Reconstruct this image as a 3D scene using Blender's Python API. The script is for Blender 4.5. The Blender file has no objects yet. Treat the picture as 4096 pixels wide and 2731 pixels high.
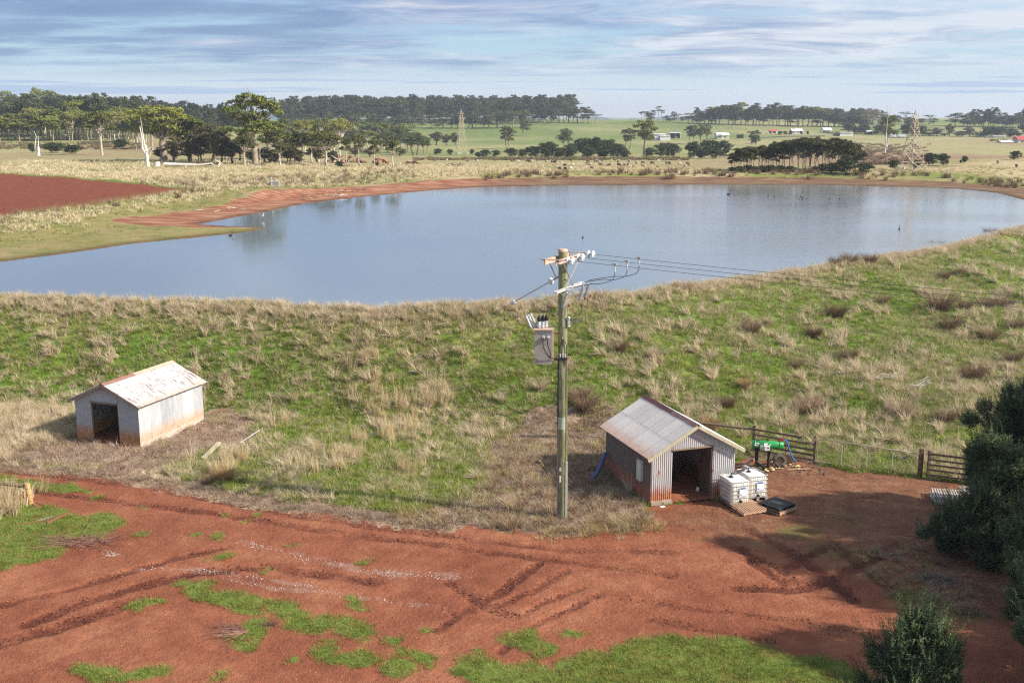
import bpy, math, random
HAZE = 0.00018
import numpy as np
from mathutils import Vector, Matrix, Euler, noise as mnoise

R = math.radians
sc = bpy.context.scene
# ------------------------------------------------------------------ camera
CAMH = 17.0; PITCH = R(11.85); FOC = 4390.0          # focal length in photo pixels (4096 wide)
cd = bpy.data.cameras.new('camera'); cam = bpy.data.objects.new('camera', cd)
sc.collection.objects.link(cam); sc.camera = cam
cd.sensor_width = 36.0; cd.lens = FOC / 4096 * 36
cd.clip_start = 0.5; cd.clip_end = 30000
cam.location = (0, 0, CAMH); cam.rotation_euler = (R(90) - PITCH, 0, 0)
# ------------------------------------------------------------------ sun and sky
SUN_EL = R(34); SUN_AZ = R(107)                        # azimuth clockwise from +Y
sd = bpy.data.lights.new('sun', 'SUN'); so = bpy.data.objects.new('sun', sd)
sc.collection.objects.link(so)
sd.energy = 3.8; sd.angle = R(0.9); sd.color = (1.0, 0.93, 0.82)
sdir = Vector((math.sin(SUN_AZ) * math.cos(SUN_EL), math.cos(SUN_AZ) * math.cos(SUN_EL), math.sin(SUN_EL)))
so.rotation_euler = sdir.to_track_quat('Z', 'Y').to_euler()
so.location = (60, -10, 60)
w = bpy.data.worlds.new('World'); sc.world = w; w.use_nodes = True
nt = w.node_tree; nt.nodes.clear()
def N(t, ty, **k):
    n = t.nodes.new(ty)
    for a, b in k.items():
        if a.startswith('i_'):
            key = a[2:]
            key = int(key) if key.isdigit() else key.replace('_', ' ')
            n.inputs[key].default_value = b
        else: setattr(n, a, b)
    return n
def L(t, a, b): t.links.new(a, b)
def rampn(t, fac, stops, interp='LINEAR'):
    r = t.nodes.new('ShaderNodeValToRGB'); r.color_ramp.interpolation = interp
    e = r.color_ramp.elements
    while len(e) > 1: e.remove(e[-1])
    e[0].position = stops[0][0]; c = stops[0][1]; e[0].color = (*c, 1) if len(c) == 3 else c
    for p, c in stops[1:]:
        x = e.new(p); x.color = (*c, 1) if len(c) == 3 else c
    L(t, fac, r.inputs[0]); return r.outputs[0]
def mth(t, op, a, b=None, clamp=False):
    n = t.nodes.new('ShaderNodeMath'); n.operation = op; n.use_clamp = clamp
    for i, v in enumerate((a, b)):
        if v is None: continue
        if isinstance(v, (int, float)): n.inputs[i].default_value = v
        else: L(t, v, n.inputs[i])
    return n.outputs[0]
def mixc(t, fac, a, b, mode='MIX'):
    n = t.nodes.new('ShaderNodeMix'); n.data_type = 'RGBA'; n.blend_type = mode
    for i, v in ((0, fac), (6, a), (7, b)):
        if isinstance(v, (int, float)): n.inputs[i].default_value = v
        elif isinstance(v, tuple): n.inputs[i].default_value = (*v, 1)
        else: L(t, v, n.inputs[i])
    return n.outputs[2]
def noise(t, vec, scale, detail=4, rough=0.55, dist=0.0):
    n = N(t, 'ShaderNodeTexNoise'); n.inputs['Scale'].default_value = scale
    n.inputs['Detail'].default_value = detail; n.inputs['Roughness'].default_value = rough
    n.inputs['Distortion'].default_value = dist
    if vec is not None: L(t, vec, n.inputs['Vector'])
    return n.outputs['Fac']
def mapping(t, vec, scale=(1, 1, 1), rot=(0, 0, 0), loc=(0, 0, 0)):
    n = N(t, 'ShaderNodeMapping'); n.inputs['Scale'].default_value = scale
    n.inputs['Rotation'].default_value = rot; n.inputs['Location'].default_value = loc
    L(t, vec, n.inputs['Vector']); return n.outputs[0]

sky = N(nt, 'ShaderNodeTexSky'); sky.sky_type = 'NISHITA'; sky.sun_disc = False
sky.sun_elevation = SUN_EL; sky.sun_rotation = SUN_AZ; sky.altitude = 50
sky.air_density = 1.0; sky.dust_density = 1.2; sky.ozone_density = 2.0
tc = N(nt, 'ShaderNodeTexCoord'); gen = tc.outputs['Generated']
sep = N(nt, 'ShaderNodeSeparateXYZ'); L(nt, gen, sep.inputs[0])
elev = mth(nt, 'MAXIMUM', sep.outputs[2], 0.0)
inv = mth(nt, 'DIVIDE', 1.0, mth(nt, 'ADD', elev, 0.065))
comb = N(nt, 'ShaderNodeCombineXYZ')
L(nt, mth(nt, 'MULTIPLY', sep.outputs[0], inv), comb.inputs[0])
L(nt, mth(nt, 'MULTIPLY', sep.outputs[1], inv), comb.inputs[1])
cl = comb.outputs[0]
clr = mapping(nt, cl, rot=(0, 0, R(24)), scale=(0.8, 1.0, 1), loc=(3.1, 1.7, 0))
n1 = noise(nt, clr, 0.62, 7, 0.60, 0.5)
n2 = noise(nt, mapping(nt, cl, scale=(0.7, 1.5, 1), rot=(0, 0, R(16)), loc=(7, 3, 2)), 1.5, 8, 0.62, 0.5)
n3 = noise(nt, mapping(nt, cl, loc=(1, 9, 4)), 0.30, 3, 0.5)
dens = mth(nt, 'ADD', mth(nt, 'MULTIPLY', n1, 0.55), mth(nt, 'ADD', mth(nt, 'MULTIPLY', n2, 0.35), mth(nt, 'MULTIPLY', n3, 0.35)))
cover = rampn(nt, dens, [(0.50, (0, 0, 0)), (0.62, (0.72, 0.72, 0.72)), (0.76, (1, 1, 1))])
# cloud deck thins near the horizon
fadeh = rampn(nt, elev, [(0.026, (0, 0, 0)), (0.046, (1, 1, 1))])
az = mth(nt, 'ARCTAN2', sep.outputs[0], sep.outputs[1])
shade = noise(nt, mapping(nt, cl, scale=(0.9, 1.2, 1), loc=(5, 1, 8)), 1.05, 7, 0.62, 0.5)
# clouds are thicker and greyer to the west, sunlit and paler towards the sun
sunside = mth(nt, 'MULTIPLY', sep.outputs[0], 0.42)
shade = mth(nt, 'ADD', shade, sunside)
ccol = rampn(nt, shade, [(0.35, (1.25, 1.8, 3.0)), (0.46, (1.85, 2.4, 3.6)), (0.54, (2.9, 3.2, 4.05)), (0.65, (4.5, 4.6, 5.0))])
sk = mixc(nt, 1.0, sky.outputs[0], (0.86, 0.98, 1.12), 'MULTIPLY')
# low haze band: pale near the horizon
lowc = rampn(nt, elev, [(0.0, (4.1, 4.3, 4.9)), (0.02, (3.7, 4.3, 4.9)), (0.05, (2.7, 3.8, 4.6)), (0.10, (1.8, 3.0, 4.4)), (0.2, (1.5, 2.6, 4.2))])
lowf = rampn(nt, elev, [(0.0, (0.95,) * 3), (0.09, (0.85,) * 3), (0.25, (0.0,) * 3)])
base = mixc(nt, lowf, sk, lowc)
base = mixc(nt, rampn(nt, elev, [(0.12, (0, 0, 0)), (0.42, (.6,) * 3)]), base, (3.3, 3.5, 3.9))   # the deck closes overhead
c1 = mixc(nt, mth(nt, 'MULTIPLY', cover, fadeh), base, ccol)
# thin stratus streaks low over the horizon
stv = N(nt, 'ShaderNodeCombineXYZ'); L(nt, mth(nt, 'MULTIPLY', az, 2.2), stv.inputs[0]); L(nt, mth(nt, 'MULTIPLY', elev, 95.0), stv.inputs[1])
st = noise(nt, stv.outputs[0], 1.6, 5, 0.5, 0.25)
bank = mth(nt, 'MULTIPLY', rampn(nt, elev, [(0.0125, (0, 0, 0)), (0.0145, (1, 1, 1)), (0.0185, (1, 1, 1)), (0.021, (0, 0, 0))]), rampn(nt, mth(nt, 'ADD', mth(nt, 'MULTIPLY', az, .5), .5), [(0.30, (1, 1, 1)), (0.44, (0, 0, 0))]))
st = mth(nt, 'ADD', st, mth(nt, 'MULTIPLY', bank, .16))
stm = rampn(nt, st, [(0.55, (0, 0, 0)), (0.60, (1, 1, 1))])
stb = rampn(nt, elev, [(0.010, (0, 0, 0)), (0.0135, (1, 1, 1)), (0.030, (0.8,) * 3), (0.045, (0, 0, 0))])
leftbias = rampn(nt, sep.outputs[0], [(0.3, (1, 1, 1)), (0.6, (0.35,) * 3)])
c2 = mixc(nt, mth(nt, 'MULTIPLY', mth(nt, 'MULTIPLY', stm, stb), 0.75), c1, (2.2, 3.05, 4.4))
bg = N(nt, 'ShaderNodeBackground'); bg.inputs[1].default_value = 0.092
L(nt, c2, bg.inputs[0])
wo = N(nt, 'ShaderNodeOutputWorld'); L(nt, bg.outputs[0], wo.inputs[0])
vs = sc.view_settings
vs.view_transform = 'Standard'; vs.look = 'None'; vs.exposure = 1.0; vs.gamma = 1.0; vs.use_curve_mapping = False
sc.render.engine = 'CYCLES'
sc.cycles.max_bounces = 5; sc.cycles.diffuse_bounces = 2; sc.cycles.glossy_bounces = 3
sc.cycles.transmission_bounces = 3; sc.cycles.volume_bounces = 0; sc.cycles.transparent_max_bounces = 6
sc.cycles.use_denoising = False
sc.cycles.pixel_filter_type = 'BLACKMAN_HARRIS'; sc.cycles.filter_width = 1.25

# ------------------------------------------------------------------ helpers
CP, SP = math.cos(PITCH), math.sin(PITCH)
def ray(px, py):
    u = (px - 2048) / FOC; v = (1365.5 - py) / FOC
    return np.array((u, CP + v * SP, -SP + v * CP))
def P(px, py, z=0.0):
    d = ray(px, py); t = (z - CAMH) / d[2]
    return (d[0] * t, d[1] * t)
def Q(px, py, y):
    d = ray(px, py); t = y / d[1]
    return (d[0] * t, y, CAMH + d[2] * t)
def PL(pts, z=0.0): return np.array([P(a, b, z) for a, b in pts])
rng = np.random.default_rng(7); rnd = random.Random(11)
_lat = np.random.default_rng(3).random((256, 256))
def vnoise(x, y, s=1.0, ox=0.0, oy=0.0):
    x = np.asarray(x, float) / s + ox + 1000.37; y = np.asarray(y, float) / s + oy + 1000.73
    xi = np.floor(x).astype(int); yi = np.floor(y).astype(int)
    fx = x - xi; fy = y - yi; fx = fx * fx * (3 - 2 * fx); fy = fy * fy * (3 - 2 * fy)
    a = _lat[xi & 255, yi & 255]; b = _lat[(xi + 1) & 255, yi & 255]
    c = _lat[xi & 255, (yi + 1) & 255]; d = _lat[(xi + 1) & 255, (yi + 1) & 255]
    return (a * (1 - fx) + b * fx) * (1 - fy) + (c * (1 - fx) + d * fx) * fy
def fbm(x, y, s, o=4, ox=0.0):
    r = 0; a = 0.5; t = 0
    for i in range(o):
        r = r + a * vnoise(x, y, s, ox + i * 17.3, i * 9.1); t += a; a *= 0.5; s *= 0.5
    return r / t
def sm(e0, e1, x):
    t = np.clip((np.asarray(x, float) - e0) / (e1 - e0), 0, 1); return t * t * (3 - 2 * t)
def sdpoly(x, y, poly):
    x = np.asarray(x, float); y = np.asarray(y, float)
    d = np.full(x.shape, 1e18); ins = np.zeros(x.shape, bool)
    n = len(poly)
    for i in range(n):
        ax, ay = poly[i]; bx, by = poly[(i + 1) % n]
        ex, ey = bx - ax, by - ay; L2 = ex * ex + ey * ey + 1e-12
        t = np.clip(((x - ax) * ex + (y - ay) * ey) / L2, 0, 1)
        d = np.minimum(d, (x - ax - t * ex) ** 2 + (y - ay - t * ey) ** 2)
        if abs(ey) > 1e-9:
            c = (ay > y) != (by > y)
            ins ^= c & (x < ex * (y - ay) / ey + ax)
    d = np.sqrt(d); return np.where(ins, -d, d)
def dline(x, y, pts):
    d = np.full(np.shape(x), 1e18)
    for i in range(len(pts) - 1):
        ax, ay = pts[i]; bx, by = pts[i + 1]
        ex, ey = bx - ax, by - ay; L2 = ex * ex + ey * ey + 1e-12
        t = np.clip(((x - ax) * ex + (y - ay) * ey) / L2, 0, 1)
        d = np.minimum(d, (x - ax - t * ex) ** 2 + (y - ay - t * ey) ** 2)
    return np.sqrt(d)

# ------------------------------------------------------------------ terrain
ZW = 3.9
K = 4096 / 2352
near_px = [(0, 1188), (250, 1196), (600, 1208), (1000, 1212), (1250, 1228), (1500, 1235), (1750, 1228), (2000, 1218), (2200, 1210), (2450, 1190), (2700, 1158), (2960, 1118), (3220, 1078), (3480, 1040), (3740, 998), (3920, 955), (4096, 905)]
near = PL(near_px, 4.75)
near = np.vstack([[(-75, 70.5)], [(-48, 71.5)], near, [(70, 128)], [(92, 142)]])
near_w = near + np.array([0.5, 2.3])
far_px = [(4180, 850), (4096, 800), (3990, 772), (3830, 755), (3650, 748), (3300, 740), (2800, 739), (2260, 741), (1916, 748), (1740, 760), (1567, 776), (1393, 793), (1219, 814), (1045, 850), (870, 882), (790, 898), (905, 905), (1010, 910), (1060, 914), (980, 930), (836, 944), (697, 958), (522, 975), (348, 1002), (174, 1025), (0, 1047), (-180, 1075)]
far = PL(far_px, ZW)
lake = np.vstack([near_w, [(112, 152)], far, [(-62, 84)]])
TOEX = [-60, -30, -22, -12, 0, 4, 10, 16, 22, 40, 90]
TOEY = [63, 62.5, 62, 60, 57, 55.5, 54, 55.5, 53.5, 52, 50]
yD = [80, 200, 215, 240, 260, 340, 430, 500, 600, 700, 850, 1000, 1200, 1600, 3000, 20000]
zC = [4.2, 4.4, 5.3, 5.0, 4.6, 2.0, -.5, -1.0, -1.2, -.7, 2.6, 6.9, 8.0, 5.0, -10, -60]
zL = [5.0, 5.7, 5.7, 5.6, 5.4, 4.8, 5.2, 5.6, 5.5, 5.0, 4.0, 5.0, 5.0, 2.0, -10, -60]
plough = PL([(-300, 680), (0, 697), (300, 713), (600, 739), (768, 752), (600, 778), (300, 817), (0, 851), (-300, 880)], 5.75)
def height(x, y):
    x = np.asarray(x, float); y = np.asarray(y, float)
    s = np.full(x.shape, 500.0)
    m = (y > 64) & (y < 260) & (np.abs(x) < 160)
    if m.any(): s[m] = sdpoly(x[m], y[m], lake)
    ymid = 85 + .38 * (x + 60)
    toe = np.interp(x, TOEX, TOEY); cr = np.interp(x, near[:, 0], near[:, 1])
    t = np.clip((y - toe) / np.maximum(cr - toe, 4), 0, 1)
    hb = 4.65 * (0.72 * t + 0.28 * t * t * (3 - 2 * t))
    hb = hb + sm(0.02, 0.2, t) * ((fbm(x, y, 2.4, 3) - .5) * .55 + (fbm(x * 1.6 + y * .5, y * .8, 6.5, 2, 5) - .5) * .7)
    fl = (fbm(x, y, 9, 3, 3) - .5) * .22 + (fbm(x, y, 1.1, 3, 8) - .5) * .07
    nearh = hb + fl * sm(.3, 0, t)
    rt = x / np.maximum(y, 1)
    wl = sm(-.13, -.26, rt)
    fh = np.interp(y, yD, zC) * (1 - wl) + np.interp(y, yD, zL) * wl
    fh = fh + 1.5 * sm(.30, .44, rt) * sm(200, 235, y) * sm(290, 255, y)
    fh = fh + (fbm(x, y, 30, 3, 2) - .5) * .5 * sm(100, 200, y) + (fbm(x, y, 3.0, 3, 1) - .5) * .3
    fh = fh + (fbm(x, y, 420, 3, 9) - .5) * 6 * sm(700, 1400, y)
    wsh = np.interp(x, [-60, -45, -38, -25, 0, 60], [20, 19, 11, 8, 13, 14])
    farz = ZW + (fh - ZW) * (0.35 * np.clip(s / wsh, 0, 1) + 0.65 * sm(0.45, 1, s / wsh)) + .05
    out = np.where(y > ymid, farz, np.where(s < 1.6, ZW + (nearh - ZW) * sm(0, 1.6, s), nearh))
    z = np.where(s < 0, ZW - np.minimum(1.6, -s * .22), out)
    z = np.where(in_shed(x, y), -.22, z)          # the sheds stand on a levelled floor
    return z
def h1(x, y): return float(height(np.array([x]), np.array([y]))[0])
_ts = 20 * 1.006 ** np.arange(0, 900)
def hit(px, py):
    """where the sight line through a photo pixel meets the ground"""
    d = ray(px, py); X = d[0] * _ts / d[1]; Z = CAMH + d[2] * _ts / d[1]
    hh = height(X, _ts); k = np.nonzero(Z < hh)[0]
    if len(k) == 0: i = 700
    else: i = k[0]
    y0, y1 = _ts[max(i - 1, 0)], _ts[i]
    yy = np.linspace(y0, y1, 24); XX = d[0] * yy / d[1]; ZZ = CAMH + d[2] * yy / d[1]
    kk = np.nonzero(ZZ < height(XX, yy))[0]; j = kk[0] if len(kk) else -1
    return (float(XX[j]), float(yy[j]))

road_top = [(-600, 1800), (0, 1858), (255, 1890), (574, 1922), (893, 1986), (1212, 2037), (1500, 2075), (1683, 2107), (2065, 2126), (2320, 2139), (2560, 2128), (2590, 2050), (2600, 2022), (2860, 1985), (2936, 1965), (2925, 1850), (3015, 1830), (3252, 1852), (3688, 1908), (3850, 1935), (4500, 2020)]
dirt_poly = PL(road_top + [(5600, 3900), (-1800, 3900)])
lawn_polys = [PL(q) for q in (
    [(-400, 1990), (83, 2011), (223, 2011), (357, 2056), (472, 2069), (529, 2098), (446, 2126), (434, 2158), (300, 2158), (210, 2235), (32, 2262), (-400, 2300)],
    [(-300, 1885), (0, 1897), (120, 1912), (300, 1945), (395, 1968), (392, 1980), (300, 1972), (180, 1958), (80, 1945), (-300, 1925)],
    [(690, 2345), (800, 2322), (1020, 2388), (1150, 2405), (1340, 2470), (1500, 2520), (1530, 2545), (1400, 2560), (1250, 2510), (1130, 2490), (980, 2440), (840, 2420), (760, 2390), (700, 2370)],
    [(1842, 2694), (1810, 2655), (1874, 2611), (2000, 2624), (2129, 2643), (2212, 2662), (2288, 2630), (2480, 2573), (2639, 2541), (2800, 2550), (2918, 2562), (3172, 2589), (3363, 2625), (3480, 2680), (3560, 2900), (3400, 3900), (2000, 3900), (1880, 2740)],
)]
_bl = [(700, 2335, 40, 9), (1120, 2470, 0, 0), (1000, 2530, 60, 28), (1280, 2600, 45, 22), (1390, 2640, 60, 18), (1450, 2630, 40, 15), (600, 2690, 40, 14), (385, 2690, 45, 14), (520, 2700, 60, 16), (620, 2715, 55, 12), (1670, 2600, 40, 12), (1715, 2630, 25, 12), (1580, 2660, 30, 25), (2100, 2560, 60, 15), (2170, 2590, 45, 15), (860, 2158, 22, 12), (780, 2138, 16, 7), (885, 2230, 22, 9), (600, 2130, 12, 5), (1000, 2080, 22, 6), (880, 2055, 18, 6), (630, 2020, 14, 5), (430, 1984, 14, 5), (1450, 2265, 14, 7), (1110, 2282, 12, 8), (570, 2420, 22, 14), (1180, 2180, 10, 4), (2320, 2545, 30, 8), (1050, 2065, 14, 4), (1390, 2430, 25, 8), (1160, 2640, 18, 9), (880, 2705, 15, 8), (1700, 2525, 14, 6), (1590, 2550, 40, 10), (2890, 2110, 0, 0)]
lawn_bl = [(*P(a, b), c * 44 / FOC, d * (50 ** 2 / (FOC * 17))) for a, b, c, d in _bl if c]
mulch_polys = [PL(q) for q in (
    [(-400, 1640), (60, 1690), (300, 1700), (822, 1660), (900, 1650), (970, 1700), (965, 1745), (880, 1790), (740, 1850), (600, 1930), (255, 1892), (0, 1860), (-400, 1830)],
    [(1950, 1850), (2050, 1740), (2150, 1700), (2420, 1690), (2425, 1900), (2600, 2030), (2560, 2130), (2320, 2150), (2065, 2140), (1800, 2110), (1700, 2060), (1850, 2010), (1960, 1960)],
    [(2940, 1830), (3010, 1800), (3250, 1850), (3260, 1880), (3000, 1880)],
)]
straw_line = PL([(-100, 1850), (255, 1882), (574, 1912), (893, 1976), (1212, 2027), (1500, 2065), (1800, 2105)])
green_poly = PL([(1230, 1900), (1350, 1870), (1500, 1850), (1700, 1840), (1900, 1860), (1960, 1950), (1850, 2020), (1700, 2060), (1500, 2040), (1300, 1990)])
dryleft_poly = PL([(-400, 1600), (100, 1625), (220, 1660), (300, 1745), (100, 1800), (0, 1850), (-400, 1820)])
reed_blobs = [(*P(a, b), r) for a, b, r in ((1420, 1760, .8), (1500, 1640, 1.5), (1440, 1600, 1.2), (1650, 1680, 2.1), (1600, 1720, 1.5), (1750, 1650, 1.2), (1140, 1690, .7), (1240, 1880, .8), (1330, 1820, .9), (1400, 1830, .8), (900, 1890, .8), (870, 1900, .7), (1650, 1880, .7), (950, 1850, .6), (1560, 1760, .8), (1380, 1870, .5))]
ruts = [(PL(q), w_, d_) for q, w_, d_ in (
    ([(-100, 1930), (300, 1985), (700, 2030), (1200, 2105), (1700, 2175), (2200, 2240), (2700, 2300)], .38, .8),
    ([(0, 1880), (600, 1950), (1200, 2065), (1700, 2130), (2200, 2195), (2700, 2210)], .34, .7),
    ([(0, 2420), (300, 2350), (500, 2290), (700, 2235), (900, 2195)], .35, 1.),
    ([(100, 2500), (300, 2420), (550, 2350), (800, 2290), (1100, 2270), (1500, 2330)], .45, 1.),
    ([(-100, 2590), (200, 2520), (420, 2450), (600, 2390)], .55, 1.),
    ([(1740, 2520), (1850, 2450), (2000, 2370), (2160, 2250)], .30, .9),
    ([(1780, 2330), (1920, 2420), (2060, 2470)], .30, .8), ([(1980, 2430), (2120, 2370), (2260, 2290)], .28, .8),
    ([(2000, 2600), (2100, 2520), (2200, 2470), (2400, 2380)], .28, .7), ([(2060, 2470), (2160, 2420), (2330, 2350)], .2, .7),
    ([(2860, 2140), (2960, 2190), (3050, 2280), (3140, 2330)], .32, 1.), ([(2990, 2110), (3100, 2170), (3200, 2230), (3330, 2330), (3420, 2400)], .40, 1.),
    ([(3600, 2170), (3450, 2260), (3300, 2330), (3160, 2360), (2950, 2350)], .42, 1.), ([(3340, 2165), (3220, 2230), (3130, 2290)], .32, .9),
    ([(3350, 2190), (3450, 2270), (3560, 2350), (3650, 2420)], .36, .9), ([(2700, 2100), (2900, 2180), (3080, 2250), (3180, 2330)], .22, .7),
    ([(2600, 2480), (2850, 2525), (3100, 2570)], .30, .8), ([(2500, 2400), (2800, 2440), (3200, 2480), (3600, 2560)], .25, .5),
)]
gravel = [(PL(q), w_) for q, w_ in (
    ([(960, 2170), (1080, 2195), (1250, 2240), (1400, 2262)], .28), ([(1400, 2270), (1560, 2295), (1720, 2302), (1870, 2305)], .36),
    ([(560, 2275), (800, 2280), (1000, 2312), (1250, 2345)], .22), ([(900, 2320), (1100, 2355), (1400, 2385), (1780, 2430)], .22),)]
mud_far = [PL([(440, 880), (600, 860), (760, 840), (900, 818), (1066, 785), (1219, 770), (1400, 750), (1600, 738), (1800, 718), (2000, 706), (4096, 700), (4300, 1200), (1100, 1200), (1100, 908), (950, 902), (860, 903), (700, 906), (560, 893)], 4.3)]
SHEDS = [(-22.96, 55.75, math.atan2(54.34 - 55.75, -19.17 + 22.96), 4.04, 5.4), (6.09, 45.86, R(18.6), 4.15, 4.95)]
def in_shed(x, y):
    r = np.zeros(np.shape(x), bool)
    for sx, sy, a, w_, l_ in SHEDS:
        u = (x - sx) * math.cos(a) + (y - sy) * math.sin(a); v = -(x - sx) * math.sin(a) + (y - sy) * math.cos(a)
        r |= (u > -.08) & (u < w_ + .08) & (v > -.08) & (v < l_ + .08)
    return r
def masks(x, y):
    x = np.asarray(x, float); y = np.asarray(y, float)
    m = {k: np.zeros(x.shape) for k in ('dirt', 'lawn', 'mulch', 'straw', 'green', 'rut', 'gravel', 'plough', 'mud', 'shore', 'dryl', 'reed', 'sdl', 'wet')}
    q = (y < 70) & (y > 15)
    if q.any():
        X = x[q]; Y = y[q]
        jx = X + (fbm(X, Y, 1.3, 3, 4) - .5) * 1.3 + (fbm(X, Y, .35, 2, 5) - .5) * .5; jy = Y + (fbm(X, Y, 1.3, 3, 14) - .5) * 1.5 + (fbm(X, Y, .35, 2, 15) - .5) * .5
        dd = sdpoly(jx, jy, dirt_poly); m['dirt'][q] = sm(.15, -.25, dd)
        lw = np.zeros(X.shape)
        for pl in lawn_polys: lw = np.maximum(lw, sm(.2, -.3, sdpoly(jx, jy, pl)))
        for bx, by, rx, ry in lawn_bl:
            lw = np.maximum(lw, sm(1.25, .7, np.hypot((jx - bx) / rx, (jy - by) / max(ry, .12))))
        lw = lw * sm(.22, .42, fbm(X, Y, .8, 3, 66) + .25 * (lw > .98) * 0 + .12)
        m['lawn'][q] = lw * (.6 + .4 * sm(.3, .6, fbm(X, Y, .45, 2, 68)))
        mu = np.zeros(X.shape)
        mjx = X + (fbm(X, Y, 3.2, 4, 34) - .5) * 3.4; mjy = Y + (fbm(X, Y, 3.2, 4, 35) - .5) * 3.0
        for pl in mulch_polys: mu = np.maximum(mu, sm(.6, -.6, sdpoly(mjx, mjy, pl)))
        m['mulch'][q] = mu
        m['straw'][q] = sm(1.0, .3, dline(jx, jy, straw_line))
        m['green'][q] = sm(.5, -.5, sdpoly(jx, jy, green_poly))
        m['dryl'][q] = sm(.5, -.5, sdpoly(jx, jy, dryleft_poly))
        ru = np.zeros(X.shape)
        kx = X + (fbm(X, Y, .5, 2, 21) - .5) * .3; ky = Y + (fbm(X, Y, .5, 2, 22) - .5) * .3
        for pl, w_, d_ in ruts: ru = np.maximum(ru, d_ * sm(w_, w_ * .35, dline(kx, ky, pl)))
        m['rut'][q] = ru * (.55 + .9 * (fbm(X, Y, .9, 3, 33) - .3))
        gr = np.zeros(X.shape)
        for pl, w_ in gravel: gr = np.maximum(gr, sm(w_ * 1.3, w_ * .4, dline(kx, ky, pl)) * sm(.35, .62, fbm(X, Y, 1.0, 3, 67)) * .8)
        m['gravel'][q] = gr
        rd = np.zeros(X.shape)
        for bx, by, r_ in reed_blobs: rd = np.maximum(rd, sm(r_ * 1.2, r_ * .6, np.hypot(jx - bx, jy - by)))
        m['reed'][q] = rd
    s = np.full(x.shape, 500.); q = (y > 64) & (y < 270) & (np.abs(x) < 170)
    if q.any():
        s[q] = sdpoly(x[q], y[q], lake)
        X = x[q]; Y = y[q]
        m['plough'][q] = sm(.8, -.8, sdpoly(X + (fbm(X, Y, 3, 2, 6) - .5) * 2, Y + (fbm(X, Y, 3, 2, 7) - .5) * 2, plough))
        md = sdpoly(X, Y, mud_far[0]); S = s[q]; ymid = 85 + .38 * (X + 60)
        md = sm(1.5, -1.5, md + (fbm(X, Y, 4, 3, 41) - .5) * 3) * (Y > ymid) * sm(np.where(X > -15, 12, 40), np.where(X > -15, 9, 36), S)
        band = sm(2.2, .6, S + (fbm(X, Y, 3, 2, 44) - .5) * 2.0) * (Y > ymid)
        m['mud'][q] = np.maximum(md, band * .62 * (1 - .25 * sm(-18, -26, X)))
        m['shore'][q] = sm(24, 15, S) * (Y > ymid) * (1 - md) * sm(-27, -31, X)
        m['wet'][q] = sm(2.5, -.2, S)
    m['sdl'] = s
    return m

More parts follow.
